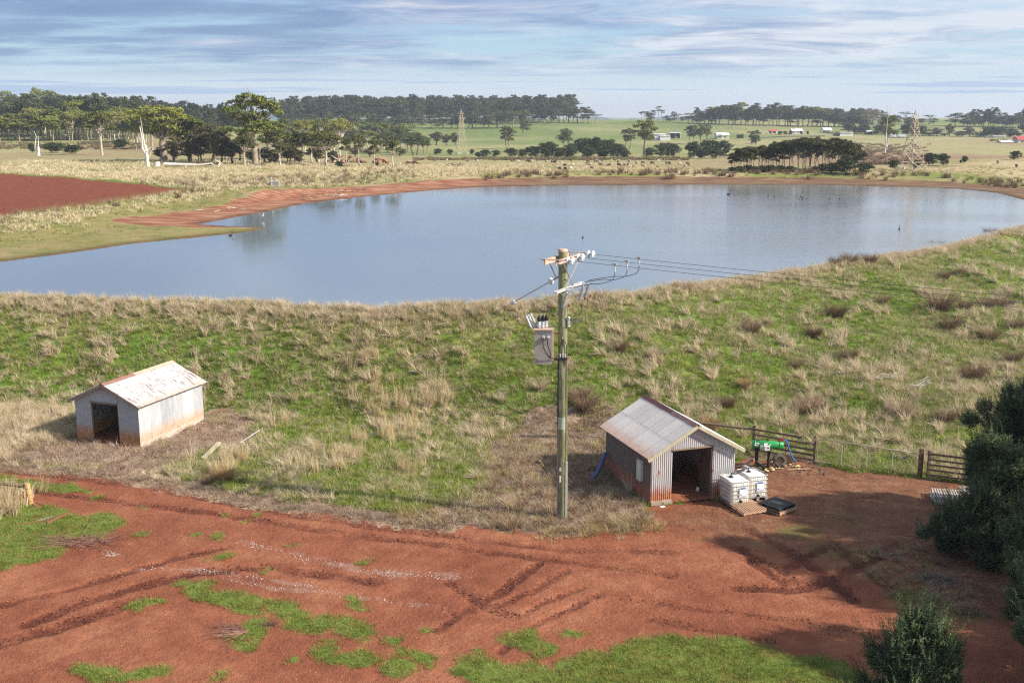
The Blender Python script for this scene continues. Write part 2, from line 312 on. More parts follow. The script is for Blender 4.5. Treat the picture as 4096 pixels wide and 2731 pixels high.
# ------------------------------------------------------------------ mesh helpers
MATS = {}
def mesh_np(name, V, F, mats=None, smooth=False, nv=4):
    """V (n,3), F (m,nv) arrays"""
    me = bpy.data.meshes.new(name); V = np.asarray(V, np.float32); F = np.asarray(F, np.int32)
    me.vertices.add(len(V)); me.vertices.foreach_set('co', V.ravel())
    me.loops.add(F.size); me.loops.foreach_set('vertex_index', F.ravel())
    me.polygons.add(len(F)); me.polygons.foreach_set('loop_start', np.arange(0, F.size, F.shape[1], dtype=np.int32))
    me.update(calc_edges=True)
    if smooth: me.polygons.foreach_set('use_smooth', np.ones(len(F), bool))
    for m_ in (mats or []): me.materials.append(m_)
    return me
class MB:
    def __init__(s): s.v = []; s.f = []; s.M = Matrix.Identity(4); s.sm = []
    def add(s, vs_, fs_, smooth=False):
        o = len(s.v)
        s.v += [tuple(s.M @ Vector(p)) for p in vs_]
        s.f += [tuple(i + o for i in f) for f in fs_]; s.sm += [smooth] * len(fs_); return s
    def box(s, c, d, rz=0, rx=0, ry=0):
        m = Matrix.Translation(c) @ Euler((rx, ry, rz)).to_matrix().to_4x4()
        h = [Vector((a * d[0] / 2, b * d[1] / 2, e * d[2] / 2)) for a in (-1, 1) for b in (-1, 1) for e in (-1, 1)]
        return s.add([m @ p for p in h], [(0, 1, 3, 2), (4, 6, 7, 5), (0, 4, 5, 1), (2, 3, 7, 6), (0, 2, 6, 4), (1, 5, 7, 3)])
    def bar(s, a, b, wdt, hgt, up=(0, 0, 1)):
        a = Vector(a); b = Vector(b); d = (b - a); ln = d.length; d.normalize()
        u = Vector(up); sx = d.cross(u)
        if sx.length < 1e-4: sx = d.cross(Vector((1, 0, 0)))
        sx.normalize(); uz = sx.cross(d)
        vs_ = [a + sx * i * wdt / 2 + uz * j * hgt / 2 + d * k * ln for k in (0, 1) for i, j in ((-1, -1), (1, -1), (1, 1), (-1, 1))]
        return s.add(vs_, [(0, 3, 2, 1), (4, 5, 6, 7), (0, 1, 5, 4), (1, 2, 6, 5), (2, 3, 7, 6), (3, 0, 4, 7)])
    def tube(s, pts, r, n=8, caps=True, smooth=True):
        pts = [Vector(p) for p in pts]; k = len(pts)
        rs = list(r) if hasattr(r, '__len__') else [r] * k
        vs_ = []; prev = None
        for i, p in enumerate(pts):
            t = (pts[min(i + 1, k - 1)] - pts[max(i - 1, 0)]).normalized()
            if prev is None:
                a = Vector((0, 0, 1)) if abs(t.z) < .9 else Vector((1, 0, 0))
                nx = t.cross(a).normalized()
            else:
                nx = (prev - t * prev.dot(t))
                nx = nx.normalized() if nx.length > 1e-6 else t.orthogonal().normalized()
            prev = nx; ny = t.cross(nx)
            for j in range(n):
                a = 2 * math.pi * j / n; vs_.append(p + (nx * math.cos(a) + ny * math.sin(a)) * rs[i])
        fs_ = [(i * n + j, i * n + (j + 1) % n, (i + 1) * n + (j + 1) % n, (i + 1) * n + j) for i in range(k - 1) for j in range(n)]
        s.add(vs_, fs_, smooth)
        if caps:
            s.add([vs_[j] for j in range(n)], [tuple(range(n))[::-1]]); s.add([vs_[(k - 1) * n + j] for j in range(n)], [tuple(range(n))])
        return s
    def lathe(s, prof, n=16, smooth=True):
        vs_ = [(r * math.cos(2 * math.pi * j / n), r * math.sin(2 * math.pi * j / n), z) for r, z in prof for j in range(n)]
        k = len(prof)
        fs_ = [(i * n + j, i * n + (j + 1) % n, (i + 1) * n + (j + 1) % n, (i + 1) * n + j) for i in range(k - 1) for j in range(n)]
        return s.add(vs_, fs_, smooth)
    def mesh(s, name, mat=None):
        me = bpy.data.meshes.new(name); me.from_pydata(s.v, [], s.f)
        if any(s.sm): me.polygons.foreach_set('use_smooth', s.sm)
        me.update()
        if mat: me.materials.append(mat)
        return me
    def obj(s, name, mat, parent=None, loc=(0, 0, 0), **k):
        return link(bpy.data.objects.new(name, s.mesh(name, mat)), parent, loc, **k)
COL = sc.collection; KIDS = {}
def link(o, parent=None, loc=(0, 0, 0), rot=None, label=None, cat=None, group=None, kind=None):
    COL.objects.link(o); o.parent = parent; o.location = loc
    if parent: KIDS.setdefault(parent.name, []).append(o)
    if rot is not None: o.rotation_euler = rot
    if label: o['label'] = label
    if cat: o['category'] = cat
    if group: o['group'] = group
    if kind: o['kind'] = kind
    return o
def thing(name, label, cat, loc=(0, 0, 0), rz=0, group=None, rot=None):
    return link(bpy.data.objects.new(name, None), None, loc, rot or (0, 0, rz), label, cat, group)
def copy_tree(o, parent=None, top=True, label=None, group=None, loc=None, rot=None, scale=None):
    c = o.copy(); COL.objects.link(c); c.parent = parent
    if top:
        if label: c['label'] = label
        if group: c['group'] = group
        if loc is not None: c.location = loc
        if rot is not None: c.rotation_euler = rot
        if scale is not None: c.scale = scale if hasattr(scale, '__len__') else (scale,) * 3
    for ch in [q for q in KIDS.get(o.name, [])]: copy_tree(ch, c, False)
    return c
# ------------------------------------------------------------------ materials
def newmat(name):
    m = bpy.data.materials.new(name); m.use_nodes = True; t = m.node_tree; t.nodes.clear()
    b = t.nodes.new('ShaderNodeBsdfPrincipled'); o = t.nodes.new('ShaderNodeOutputMaterial'); L(t, b.outputs[0], o.inputs[0])
    b.inputs['Specular IOR Level'].default_value = 0.3
    return m, t, b
def MT(name, c1, c2=None, scale=4, rough=.7, metal=0., bump=0., bscale=30, c3=None, rnd_amt=0.0, stretch=(1, 1, 1), spec=.3):
    m, t, b = newmat(name); c2 = c2 or tuple(v * .75 for v in c1)
    tcn = N(t, 'ShaderNodeTexCoord'); v = mapping(t, tcn.outputs['Object'], scale=stretch)
    oi = N(t, 'ShaderNodeObjectInfo')
    va = N(t, 'ShaderNodeVectorMath', operation='ADD'); L(t, v, va.inputs[0])
    cb = N(t, 'ShaderNodeCombineXYZ'); L(t, mth(t, 'MULTIPLY', oi.outputs['Random'], 37.), cb.inputs[0]); L(t, mth(t, 'MULTIPLY', oi.outputs['Random'], 11.), cb.inputs[1])
    L(t, cb.outputs[0], va.inputs[1]); v = va.outputs[0]
    n = noise(t, v, scale, 5, .6)
    st = [(.35, c1), (.65, c2)] if not c3 else [(.3, c1), (.52, c2), (.7, c3)]
    col = rampn(t, n, st)
    if rnd_amt:
        f = mth(t, 'ADD', mth(t, 'MULTIPLY', oi.outputs['Random'], rnd_amt * 2), 1 - rnd_amt)
        cc = N(t, 'ShaderNodeCombineXYZ')
        for i in range(3): L(t, f, cc.inputs[i])
        col = mixc(t, 1.0, col, cc.outputs[0], 'MULTIPLY')
    L(t, col, b.inputs['Base Color']); b.inputs['Roughness'].default_value = rough; b.inputs['Metallic'].default_value = metal
    b.inputs['Specular IOR Level'].default_value = spec
    if bump:
        bn = N(t, 'ShaderNodeBump'); bn.inputs['Strength'].default_value = bump; bn.inputs['Distance'].default_value = .02
        L(t, noise(t, v, bscale, 4, .6), bn.inputs['Height']); L(t, bn.outputs[0], b.inputs['Normal'])
    MATS[name] = m; return m
def leafmat(name, c1, c2, scale=1.5, trans=.25, rough=.6, rnd_amt=.15):
    m, t, b = newmat(name)
    g = N(t, 'ShaderNodeNewGeometry'); oi = N(t, 'ShaderNodeObjectInfo')
    n = noise(t, g.outputs['Position'], scale, 3, .6)
    f2 = mth(t, 'ADD', mth(t, 'MULTIPLY', n, .7), mth(t, 'MULTIPLY', oi.outputs['Random'], .5))
    f2 = mth(t, 'ADD', f2, mth(t, 'MULTIPLY', g.outputs['Random Per Island'], .3))
    col = rampn(t, f2, [(.40, c1), (1.0, c2)])
    L(t, col, b.inputs['Base Color']); b.inputs['Roughness'].default_value = rough
    b.inputs['Specular IOR Level'].default_value = .18
    tr = N(t, 'ShaderNodeBsdfTranslucent'); L(t, col, tr.inputs[0])
    mx = N(t, 'ShaderNodeMixShader'); mx.inputs[0].default_value = trans
    L(t, b.outputs[0], mx.inputs[1]); L(t, tr.outputs[0], mx.inputs[2])
    o = [q for q in t.nodes if q.type == 'OUTPUT_MATERIAL'][0]; L(t, mx.outputs[0], o.inputs[0])
    MATS[name] = m; return m

def ground_material():
    m, t, b = newmat('ground_soil_and_turf')
    g = N(t, 'ShaderNodeNewGeometry'); pos = g.outputs['Position']
    def A(n): return N(t, 'ShaderNodeAttribute', attribute_name=n).outputs['Fac']
    big = noise(t, pos, .22, 4, .55); med = noise(t, pos, 1.1, 5, .6); fine = noise(t, pos, 6, 5, .65); vf = noise(t, pos, 26, 3, .6)
    far_big = noise(t, mapping(t, pos, scale=(1, .6, 1)), .011, 5, .55)
    # base pasture: green / dry by the dryness attribute
    dry = A('dry')
    dn = mth(t, 'ADD', dry, mth(t, 'MULTIPLY', mth(t, 'SUBTRACT', med, .5), .8))
    dn = mth(t, 'ADD', dn, mth(t, 'MULTIPLY', mth(t, 'SUBTRACT', fine, .5), .5))
    col = rampn(t, dn, [(.18, (.105, .195, .022)), (.42, (.165, .215, .045)), (.62, (.27, .235, .095)), (.85, (.43, .345, .20))])
    farg = rampn(t, mth(t, 'ADD', far_big, mth(t, 'MULTIPLY', A('fdry'), .5)), [(.36, (.145, .205, .05)), (.50, (.235, .25, .09)), (.66, (.36, .32, .15)), (.92, (.30, .20, .12))])
    farg = mixc(t, mth(t, 'MULTIPLY', med, .35), farg, (.12, .11, .05))
    col = mixc(t, A('far'), col, farg)
    col = mixc(t, mth(t, 'MULTIPLY', A('reedm'), .6), col, (.30, .24, .10))
    # mulch, straw
    mul = rampn(t, mth(t, 'ADD', mth(t, 'MULTIPLY', fine, .6), mth(t, 'MULTIPLY', med, .4)), [(.36, (.13, .075, .048)), (.5, (.27, .185, .125)), (.62, (.46, .355, .255))])
    def edge(a, sharp=.25, nz=fine):
        e = mth(t, 'ADD', a, mth(t, 'MULTIPLY', mth(t, 'SUBTRACT', nz, .5), .9))
        return rampn(t, e, [(.5 - sharp / 2, (0, 0, 0)), (.5 + sharp / 2, (1, 1, 1))])
    col = mixc(t, edge(A('mulch')), col, mul)
    # red basalt soil
    dirt = rampn(t, mth(t, 'ADD', mth(t, 'MULTIPLY', big, .55), mth(t, 'MULTIPLY', med, .45)), [(.36, (.195, .062, .032)), (.50, (.275, .096, .050)), (.64, (.372, .152, .080))])
    dirt = mixc(t, mth(t, 'MULTIPLY', rampn(t, fine, [(.45, (0, 0, 0)), (.62, (1, 1, 1))]), .30), dirt, (.15, .045, .025))
    dirt = mixc(t, mth(t, 'MULTIPLY', rampn(t, vf, [(.58, (0, 0, 0)), (.70, (1, 1, 1))]), .5), dirt, (.50, .24, .15))
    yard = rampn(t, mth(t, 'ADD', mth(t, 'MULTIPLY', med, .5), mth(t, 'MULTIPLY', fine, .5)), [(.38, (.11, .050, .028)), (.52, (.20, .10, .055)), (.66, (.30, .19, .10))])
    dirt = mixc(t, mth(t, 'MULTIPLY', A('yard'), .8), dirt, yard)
    dirt = mixc(t, edge(mth(t, 'MULTIPLY', A('moss'), .8), .5, med), dirt, (.13, .125, .035))
    dirt = mixc(t, mth(t, 'MULTIPLY', edge(A('rut'), .6), .72), dirt, (.095, .026, .016))
    dirt = mixc(t, mth(t, 'MULTIPLY', edge(mth(t, 'MULTIPLY', A('gravel'), .8), .6, vf), .45), dirt, (.36, .25, .20))
    dm = edge(A('dirt'), .2)
    col = mixc(t, dm, col, dirt)
    stm_ = edge(mth(t, 'MULTIPLY', A('straw'), .85), .3)
    straw = rampn(t, fine, [(.38, (.17, .095, .055)), (.55, (.42, .30, .20)), (.68, (.56, .44, .31))])
    col = mixc(t, mth(t, 'MULTIPLY', stm_, .85), col, straw)
    lawn = rampn(t, mth(t, 'ADD', mth(t, 'MULTIPLY', fine, .5), mth(t, 'MULTIPLY', med, .5)), [(.36, (.08, .13, .02)), (.55, (.17, .22, .045)), (.66, (.25, .20, .07))])
    col = mixc(t, edge(mth(t, 'MULTIPLY', A('lawn'), .9), .45, vf), col, lawn)
    # ploughed field
    wv = N(t, 'ShaderNodeTexWave', wave_type='BANDS'); wv.inputs['Scale'].default_value = .9; wv.inputs['Distortion'].default_value = 1.5; wv.inputs['Detail'].default_value = 3
    L(t, mapping(t, pos, rot=(0, 0, R(62))), wv.inputs['Vector'])
    pf = rampn(t, mth(t, 'ADD', mth(t, 'MULTIPLY', wv.outputs['Fac'], .34), mth(t, 'ADD', mth(t, 'MULTIPLY', med, .40), mth(t, 'MULTIPLY', fine, .4))), [(.34, (.115, .028, .015)), (.55, (.19, .052, .027)), (.78, (.26, .09, .05))])
    col = mixc(t, A('plough'), col, pf)
    # reservoir shore
    shore = rampn(t, mth(t, 'ADD', mth(t, 'MULTIPLY', med, .5), mth(t, 'MULTIPLY', big, .6)), [(.42, (.15, .155, .045)), (.56, (.235, .205, .075)), (.70, (.31, .225, .12))])
    col = mixc(t, mth(t, 'MULTIPLY', A('shore'), .9), col, shore)
    mudn = noise(t, mapping(t, pos, scale=(.25, 1.3, 3)), .8, 5, .6)
    mud = rampn(t, mudn, [(.36, (.19, .07, .036)), (.50, (.29, .125, .070)), (.66, (.42, .25, .16))])
    mud = mixc(t, mth(t, 'MULTIPLY', A('mudbrown'), .9), mud, rampn(t, mudn, [(.36, (.12, .07, .045)), (.52, (.19, .115, .068)), (.66, (.23, .18, .085))]))
    col = mixc(t, edge(A('mud'), .2, med), col, mud)
    wt = A('wet'); cc = rampn(t, wt, [(0, (1, 1, 1)), (1, (.5, .48, .46))])
    col = mixc(t, 1.0, col, cc, 'MULTIPLY')
    L(t, col, b.inputs['Base Color']); b.inputs['Roughness'].default_value = .92; b.inputs['Specular IOR Level'].default_value = .12
    bn = N(t, 'ShaderNodeBump'); bn.inputs['Strength'].default_value = .8; bn.inputs['Distance'].default_value = .10
    hh = mth(t, 'ADD', mth(t, 'MULTIPLY', fine, 1.0), mth(t, 'MULTIPLY', vf, .45))
    L(t, hh, bn.inputs['Height']); L(t, bn.outputs[0], b.inputs['Normal'])
    return m
def water_material():
    m, t, b = newmat('pond_water')
    g = N(t, 'ShaderNodeNewGeometry'); pos = g.outputs['Position']
    b.inputs['Base Color'].default_value = (.17, .20, .23, 1); b.inputs['Roughness'].default_value = .055
    b.inputs['IOR'].default_value = 1.33; b.inputs['Specular IOR Level'].default_value = .9
    sp = N(t, 'ShaderNodeSeparateXYZ'); L(t, pos, sp.inputs[0])
    wv = noise(t, mapping(t, pos, scale=(.55, 1.9, 1), rot=(0, 0, R(-14))), 1.25, 4, .6, .3)
    patch = noise(t, mapping(t, pos, scale=(.5, 1, 1)), .05, 3, .5)
    side = N(t, 'ShaderNodeMapRange'); L(t, sp.outputs[0], side.inputs[0]); side.inputs[1].default_value = -25; side.inputs[2].default_value = 30; side.inputs[3].default_value = .12; side.inputs[4].default_value = 1.0
    st_ = mth(t, 'MULTIPLY', side.outputs[0], rampn(t, patch, [(.35, (.35,) * 3), (.6, (1,) * 3)]))
    bn = N(t, 'ShaderNodeBump'); bn.inputs['Distance'].default_value = .045; L(t, mth(t, 'MULTIPLY', st_, 1.0), bn.inputs['Strength'])
    L(t, wv, bn.inputs['Height']); L(t, bn.outputs[0], b.inputs['Normal'])
    return m
def iron_material(name, base1, base2, zrust0=.3, zrust1=.8, rustc=(.42, .17, .06), rust_amt=1., streak=0., metal=.12, rough=.55, topz=None, streakc=(.20, .06, .025), basez=None, baser=None):
    """galvanised corrugated iron; rust band by height, streaks of rust down the sheet"""
    m, t, b = newmat(name); tcn = N(t, 'ShaderNodeTexCoord'); ob = tcn.outputs['Object']
    sp = N(t, 'ShaderNodeSeparateXYZ'); L(t, ob, sp.inputs[0]); oi = N(t, 'ShaderNodeObjectInfo')
    va = N(t, 'ShaderNodeVectorMath', operation='ADD'); L(t, ob, va.inputs[0])
    cb = N(t, 'ShaderNodeCombineXYZ'); L(t, mth(t, 'MULTIPLY', oi.outputs['Random'], 23.), cb.inputs[0]); L(t, mth(t, 'MULTIPLY', oi.outputs['Random'], 9.), cb.inputs[1]); L(t, cb.outputs[0], va.inputs[1]); ov = va.outputs[0]
    n = noise(t, mapping(t, ov, scale=(3, 3, .6)), 2.2, 5, .6); sheet = oi.outputs['Random']
    col = rampn(t, mth(t, 'ADD', mth(t, 'MULTIPLY', n, .7), mth(t, 'MULTIPLY', sheet, .35)), [(.35, base1), (.75, base2)])
    zz = mth(t, 'ADD', sp.outputs[2], mth(t, 'MULTIPLY', mth(t, 'SUBTRACT', noise(t, mapping(t, ov, scale=(4, 4, .8)), 2.0, 4, .6), .5), .55))
    if rust_amt:
        mr = N(t, 'ShaderNodeMapRange', interpolation_type='SMOOTHSTEP'); L(t, zz, mr.inputs[0])
        mr.inputs[1].default_value = zrust0; mr.inputs[2].default_value = zrust1; mr.inputs[3].default_value = rust_amt; mr.inputs[4].default_value = 0
        rc = rampn(t, noise(t, ov, 7, 4, .6), [(.35, tuple(v * .75 for v in rustc)), (.65, tuple(min(1, v * 1.35) for v in rustc))])
        col = mixc(t, mr.outputs[0], col, rc)
        if basez is not None:
            m3 = N(t, 'ShaderNodeMapRange', interpolation_type='SMOOTHSTEP'); L(t, zz, m3.inputs[0])
            m3.inputs[1].default_value = basez; m3.inputs[2].default_value = basez + .22; m3.inputs[3].default_value = .85; m3.inputs[4].default_value = 0
            col = mixc(t, m3.outputs[0], col, baser)
    if topz:
        m2 = N(t, 'ShaderNodeMapRange', interpolation_type='SMOOTHSTEP'); L(t, zz, m2.inputs[0]); m2.inputs[1].default_value = topz[0]; m2.inputs[2].default_value = topz[1]; m2.inputs[3].default_value = 0; m2.inputs[4].default_value = topz[2]
        col = mixc(t, m2.outputs[0], col, (.34, .12, .07))
    if streak:
        sn = noise(t, mapping(t, ov, scale=streak[1]), 2.0, 3, .55); pn = noise(t, ov, .8, 2, .5)
        f = rampn(t, mth(t, 'ADD', mth(t, 'MULTIPLY', sn, .7), mth(t, 'MULTIPLY', pn, .3)), [(streak[0], (0, 0, 0)), (streak[0] + .04, (1, 1, 1))])
        col = mixc(t, f, col, streakc)
    L(t, col, b.inputs['Base Color']); b.inputs['Metallic'].default_value = metal; b.inputs['Roughness'].default_value = rough
    return m
GROUND = ground_material(); WATER = water_material()
m_wood = MT('weathered_timber', (.30, .22, .15), (.17, .12, .08), 3, .85, bump=.3, stretch=(1, 8, 8), rnd_amt=.15)
m_barge = MT('pale_barge_timber', (.50, .44, .33), (.38, .33, .20), 3, .8, bump=.2, stretch=(4, 4, 4))
m_bargeR = MT('greyed_barge_timber', (.33, .25, .19), (.24, .16, .12), 3, .8)
m_rail = MT('rail_timber', (.24, .17, .12), (.13, .09, .065), 2.5, .9, bump=.4, stretch=(2, 2, 10), rnd_amt=.25)
m_post = MT('old_post_timber', (.26, .20, .12), (.12, .09, .055), 3, .9, bump=.4, stretch=(5, 5, 1), rnd_amt=.2)
m_treated = MT('treated_pine', (.46, .36, .16), (.42, .22, .08), 2, .8, bump=.2, stretch=(2, 2, .5))
m_pole = MT('treated_pole', (.30, .32, .15), (.17, .17, .085), 2.6, .85, bump=.35, bscale=14, c3=(.46, .47, .31), stretch=(3, 3, .45))
m_poletop = MT('weathered_pole_cap', (.62, .46, .34), (.45, .32, .22), 3, .8)
m_galv = MT('galvanised_steel', (.50, .48, .45), (.36, .34, .32), 6, .5, .55)
m_galvpale = MT('bright_galvanised', (.62, .60, .57), (.50, .48, .45), 6, .45, .3)
m_rustarm = MT('rusty_crossarm', (.62, .46, .36), (.50, .32, .22), 5, .7, .1, c3=(.70, .64, .58))
m_tank = MT('galvanised_tank', (.30, .27, .24), (.40, .37, .33), 7, .6, .35, c3=(.24, .20, .17))
m_tanklit = MT('sunlit_rusty_tank', (.58, .42, .30), (.46, .28, .18), 5, .65, .2)  # paler tank metal for the right side: its sunlight is in the colour
m_porc = MT('pale_porcelain', (.70, .71, .72), (.58, .60, .62), 5, .25, spec=.5)
m_porcgrey = MT('grey_porcelain', (.46, .45, .43), (.38, .37, .36), 5, .35, spec=.5)
m_black = MT('black_rubber', (.018, .018, .02), (.03, .03, .03), 6, .55)
m_blackpl = MT('black_plastic', (.022, .023, .026), (.035, .036, .04), 8, .5, bump=.3, bscale=40)
m_wire = MT('dark_cable', (.05, .05, .055), (.08, .08, .085), 5, .6)
m_red = MT('red_plastic', (.45, .02, .02), (.35, .02, .02), 5, .4)
m_blue = MT('blue_hose_plastic', (.02, .12, .42), (.03, .16, .50), 5, .45)
m_bluepipe = MT('faded_blue_pipe', (.06, .10, .24), (.08, .13, .30), 5, .5)
m_green = MT('green_enamel', (.02, .27, .06), (.03, .33, .09), 3, .35, spec=.5)
m_white = MT('white_paint', (.80, .80, .78), (.70, .69, .66), 3, .5)
m_cream = MT('cream_paint', (.62, .60, .50), (.52, .50, .40), 3, .6)
m_ibc = MT('translucent_white_plastic', (.90, .88, .80), (.84, .80, .68), 1.6, .35, spec=.5)
m_ibctop = MT('white_moulded_plastic', (.84, .84, .82), (.78, .78, .74), 2, .4, spec=.5)
m_cage = MT('cage_steel', (.55, .54, .53), (.42, .40, .39), 8, .4, .6)
m_label = MT('paper_label', (.85, .85, .86), (.80, .80, .82), 4, .6)
m_labelgrey = MT('grey_label_plate', (.50, .51, .54), (.45, .46, .50), 4, .5)
m_labelblue = MT('blue_print', (.05, .13, .45), (.05, .15, .5), 4, .6)
m_pallet = MT('pallet_timber', (.52, .34, .22), (.38, .22, .13), 2.2, .85, bump=.3, stretch=(8, 1, 8), rnd_amt=.18)
m_palletpale = MT('bleached_pallet_timber', (.56, .49, .42), (.40, .34, .29), 2.2, .85, bump=.3, stretch=(8, 1, 8), rnd_amt=.15)
m_palletdark = MT('grimy_pallet_timber', (.16, .11, .08), (.09, .06, .045), 3, .9)
m_rubber = MT('dusty_tyre_rubber', (.10, .085, .07), (.05, .045, .04), 5, .9, bump=.4, bscale=20)
m_tyrered = MT('muddy_tyre_rubber', (.26, .15, .11), (.12, .07, .05), 4, .9)
m_rust = MT('rusted_iron', (.27, .11, .065), (.22, .08, .045), 5, .85)
m_bark = MT('grey_bark', (.36, .29, .22), (.22, .17, .13), 1.4, .9, bump=.3, bscale=4, rnd_amt=.2)
m_barkpale = MT('pale_bark', (.62, .54, .45), (.42, .34, .27), 1.2, .85, bump=.2, bscale=4, rnd_amt=.15)
m_dead = MT('bleached_dead_wood', (.74, .68, .61), (.55, .48, .42), 1.2, .85, bump=.3, bscale=3)
m_barkdark = MT('dark_bark', (.13, .09, .065), (.07, .05, .04), 2, .9)
m_stick = MT('dry_stick', (.32, .18, .13), (.18, .08, .06), 4, .9, rnd_amt=.3)
m_stickpale = MT('bleached_stick', (.62, .56, .48), (.45, .39, .32), 4, .9)
m_rock = MT('orange_rock', (.36, .21, .13), (.23, .13, .085), 1.0, .9, bump=.4, bscale=3, rnd_amt=.3)
m_stone = MT('grey_gravel', (.50, .45, .42), (.34, .27, .24), 20, .85, rnd_amt=.35)
m_clod = MT('red_clod', (.36, .14, .08), (.22, .07, .04), 8, .95, rnd_amt=.35)
m_brownrock = MT('brown_rock', (.14, .07, .05), (.09, .045, .035), 4, .9)
m_interior = MT('dark_machinery_and_shade', (.03, .03, .032), (.05, .045, .04), 4, .6)
m_wallwhite = MT('white_weatherboard', (.78, .77, .74), (.70, .69, .65), .8, .7)
m_wallcream = MT('cream_weatherboard', (.66, .66, .52), (.60, .60, .46), .8, .7)
m_roofw = MT('white_iron_roof', (.80, .80, .80), (.70, .70, .70), .8, .5)
m_roofred = MT('red_iron_roof', (.52, .09, .09), (.44, .07, .08), .8, .5)
m_window = MT('window_glass', (.05, .06, .07), (.08, .09, .10), 2, .15, spec=.6)
m_shedblue = MT('navy_wall', (.03, .05, .13), (.04, .06, .16), 1, .6)
m_asphalt = MT('asphalt', (.10, .10, .11), (.075, .075, .08), 1.2, .9)
m_pylon = MT('pylon_steel', (.58, .49, .36), (.44, .36, .26), 1, .6, .2)
m_floor = MT('earth_floor', (.36, .12, .06), (.22, .075, .04), 2.5, .95, bump=.5, bscale=10)
m_conc = MT('concrete_sill', (.42, .34, .27), (.30, .22, .16), 4, .9)
m_foam = MT('pale_foam_rubble', (.60, .52, .26), (.45, .34, .16), 5, .9)
m_fur = MT('brown_fleece', (.16, .12, .085), (.09, .07, .05), 2, .95); m_furpale = MT('pale_fleece', (.55, .49, .38), (.42, .36, .27), 2, .95)
m_bird = MT('black_plumage', (.012, .012, .014), (.02, .02, .022), 6, .7); m_birdw = MT('white_plumage', (.75, .75, .73), (.65, .65, .62), 6, .7)
m_beak = MT('dark_beak', (.35, .05, .04), (.3, .05, .04), 6, .5)
# foliage
g_green = leafmat('green_grass_blades', (.145, .235, .018), (.335, .400, .065), .5, .35)
g_olive = leafmat('olive_grass_blades', (.19, .215, .045), (.42, .385, .16), .5, .3)
g_dry = leafmat('dry_grass_blades', (.50, .39, .25), (.82, .67, .50), .6, .3)
g_rush = leafmat('brown_rush_blades', (.17, .105, .06), (.34, .23, .14), .8, .2)
g_rushdk = leafmat('dark_rush_blades', (.10, .062, .042), (.20, .13, .085), .8, .2)
g_reed = leafmat('straw_reed_blades', (.48, .36, .16), (.68, .54, .30), .8, .3)
g_straw = leafmat('bleached_grass_blades', (.56, .45, .28), (.84, .72, .50), .3, .3)
g_mulch = leafmat('dead_weed_stems', (.17, .105, .07), (.50, .37, .27), 1.2, .1)
g_mulchy = leafmat('yellowed_weed_stems', (.30, .21, .06), (.46, .34, .12), 1.2, .3)
g_orange = leafmat('rusty_reed_blades', (.30, .16, .06), (.44, .27, .10), .8, .3)
f_near = leafmat('needle_foliage', (.022, .042, .014), (.080, .112, .040), .7, .15, .55)
f_neartip = leafmat('pale_needle_tips', (.10, .14, .055), (.22, .26, .11), .7, .25, .55)
f_euc = leafmat('eucalypt_foliage', (.055, .082, .018), (.21, .23, .05), .14, .15)
f_eucgold = leafmat('golden_eucalypt_foliage', (.12, .15, .02), (.33, .32, .06), .14, .15)
f_eucg = leafmat('grey_eucalypt_foliage', (.065, .075, .035), (.15, .15, .07), .14, .15)
f_dark = leafmat('dark_paperbark_foliage', (.024, .030, .011), (.100, .095, .030), .2, .08)
g_lawn = leafmat('short_lawn_blades', (.135, .185, .028), (.31, .33, .08), .5, .3)
f_bush = leafmat('dark_bush_foliage', (.020, .034, .012), (.058, .080, .024), .3, .08)
f_wood = leafmat('forest_foliage', (.028, .042, .020), (.100, .11, .045), .05, .1)
f_brown = leafmat('twiggy_brown_foliage', (.09, .066, .04), (.20, .155, .095), .2, .1)
f_bare = leafmat('bare_poplar_twigs', (.22, .17, .14), (.34, .27, .23), .2, .1)
f_yel = leafmat('yellow_shrub_foliage', (.32, .28, .05), (.48, .42, .08), .3, .1)
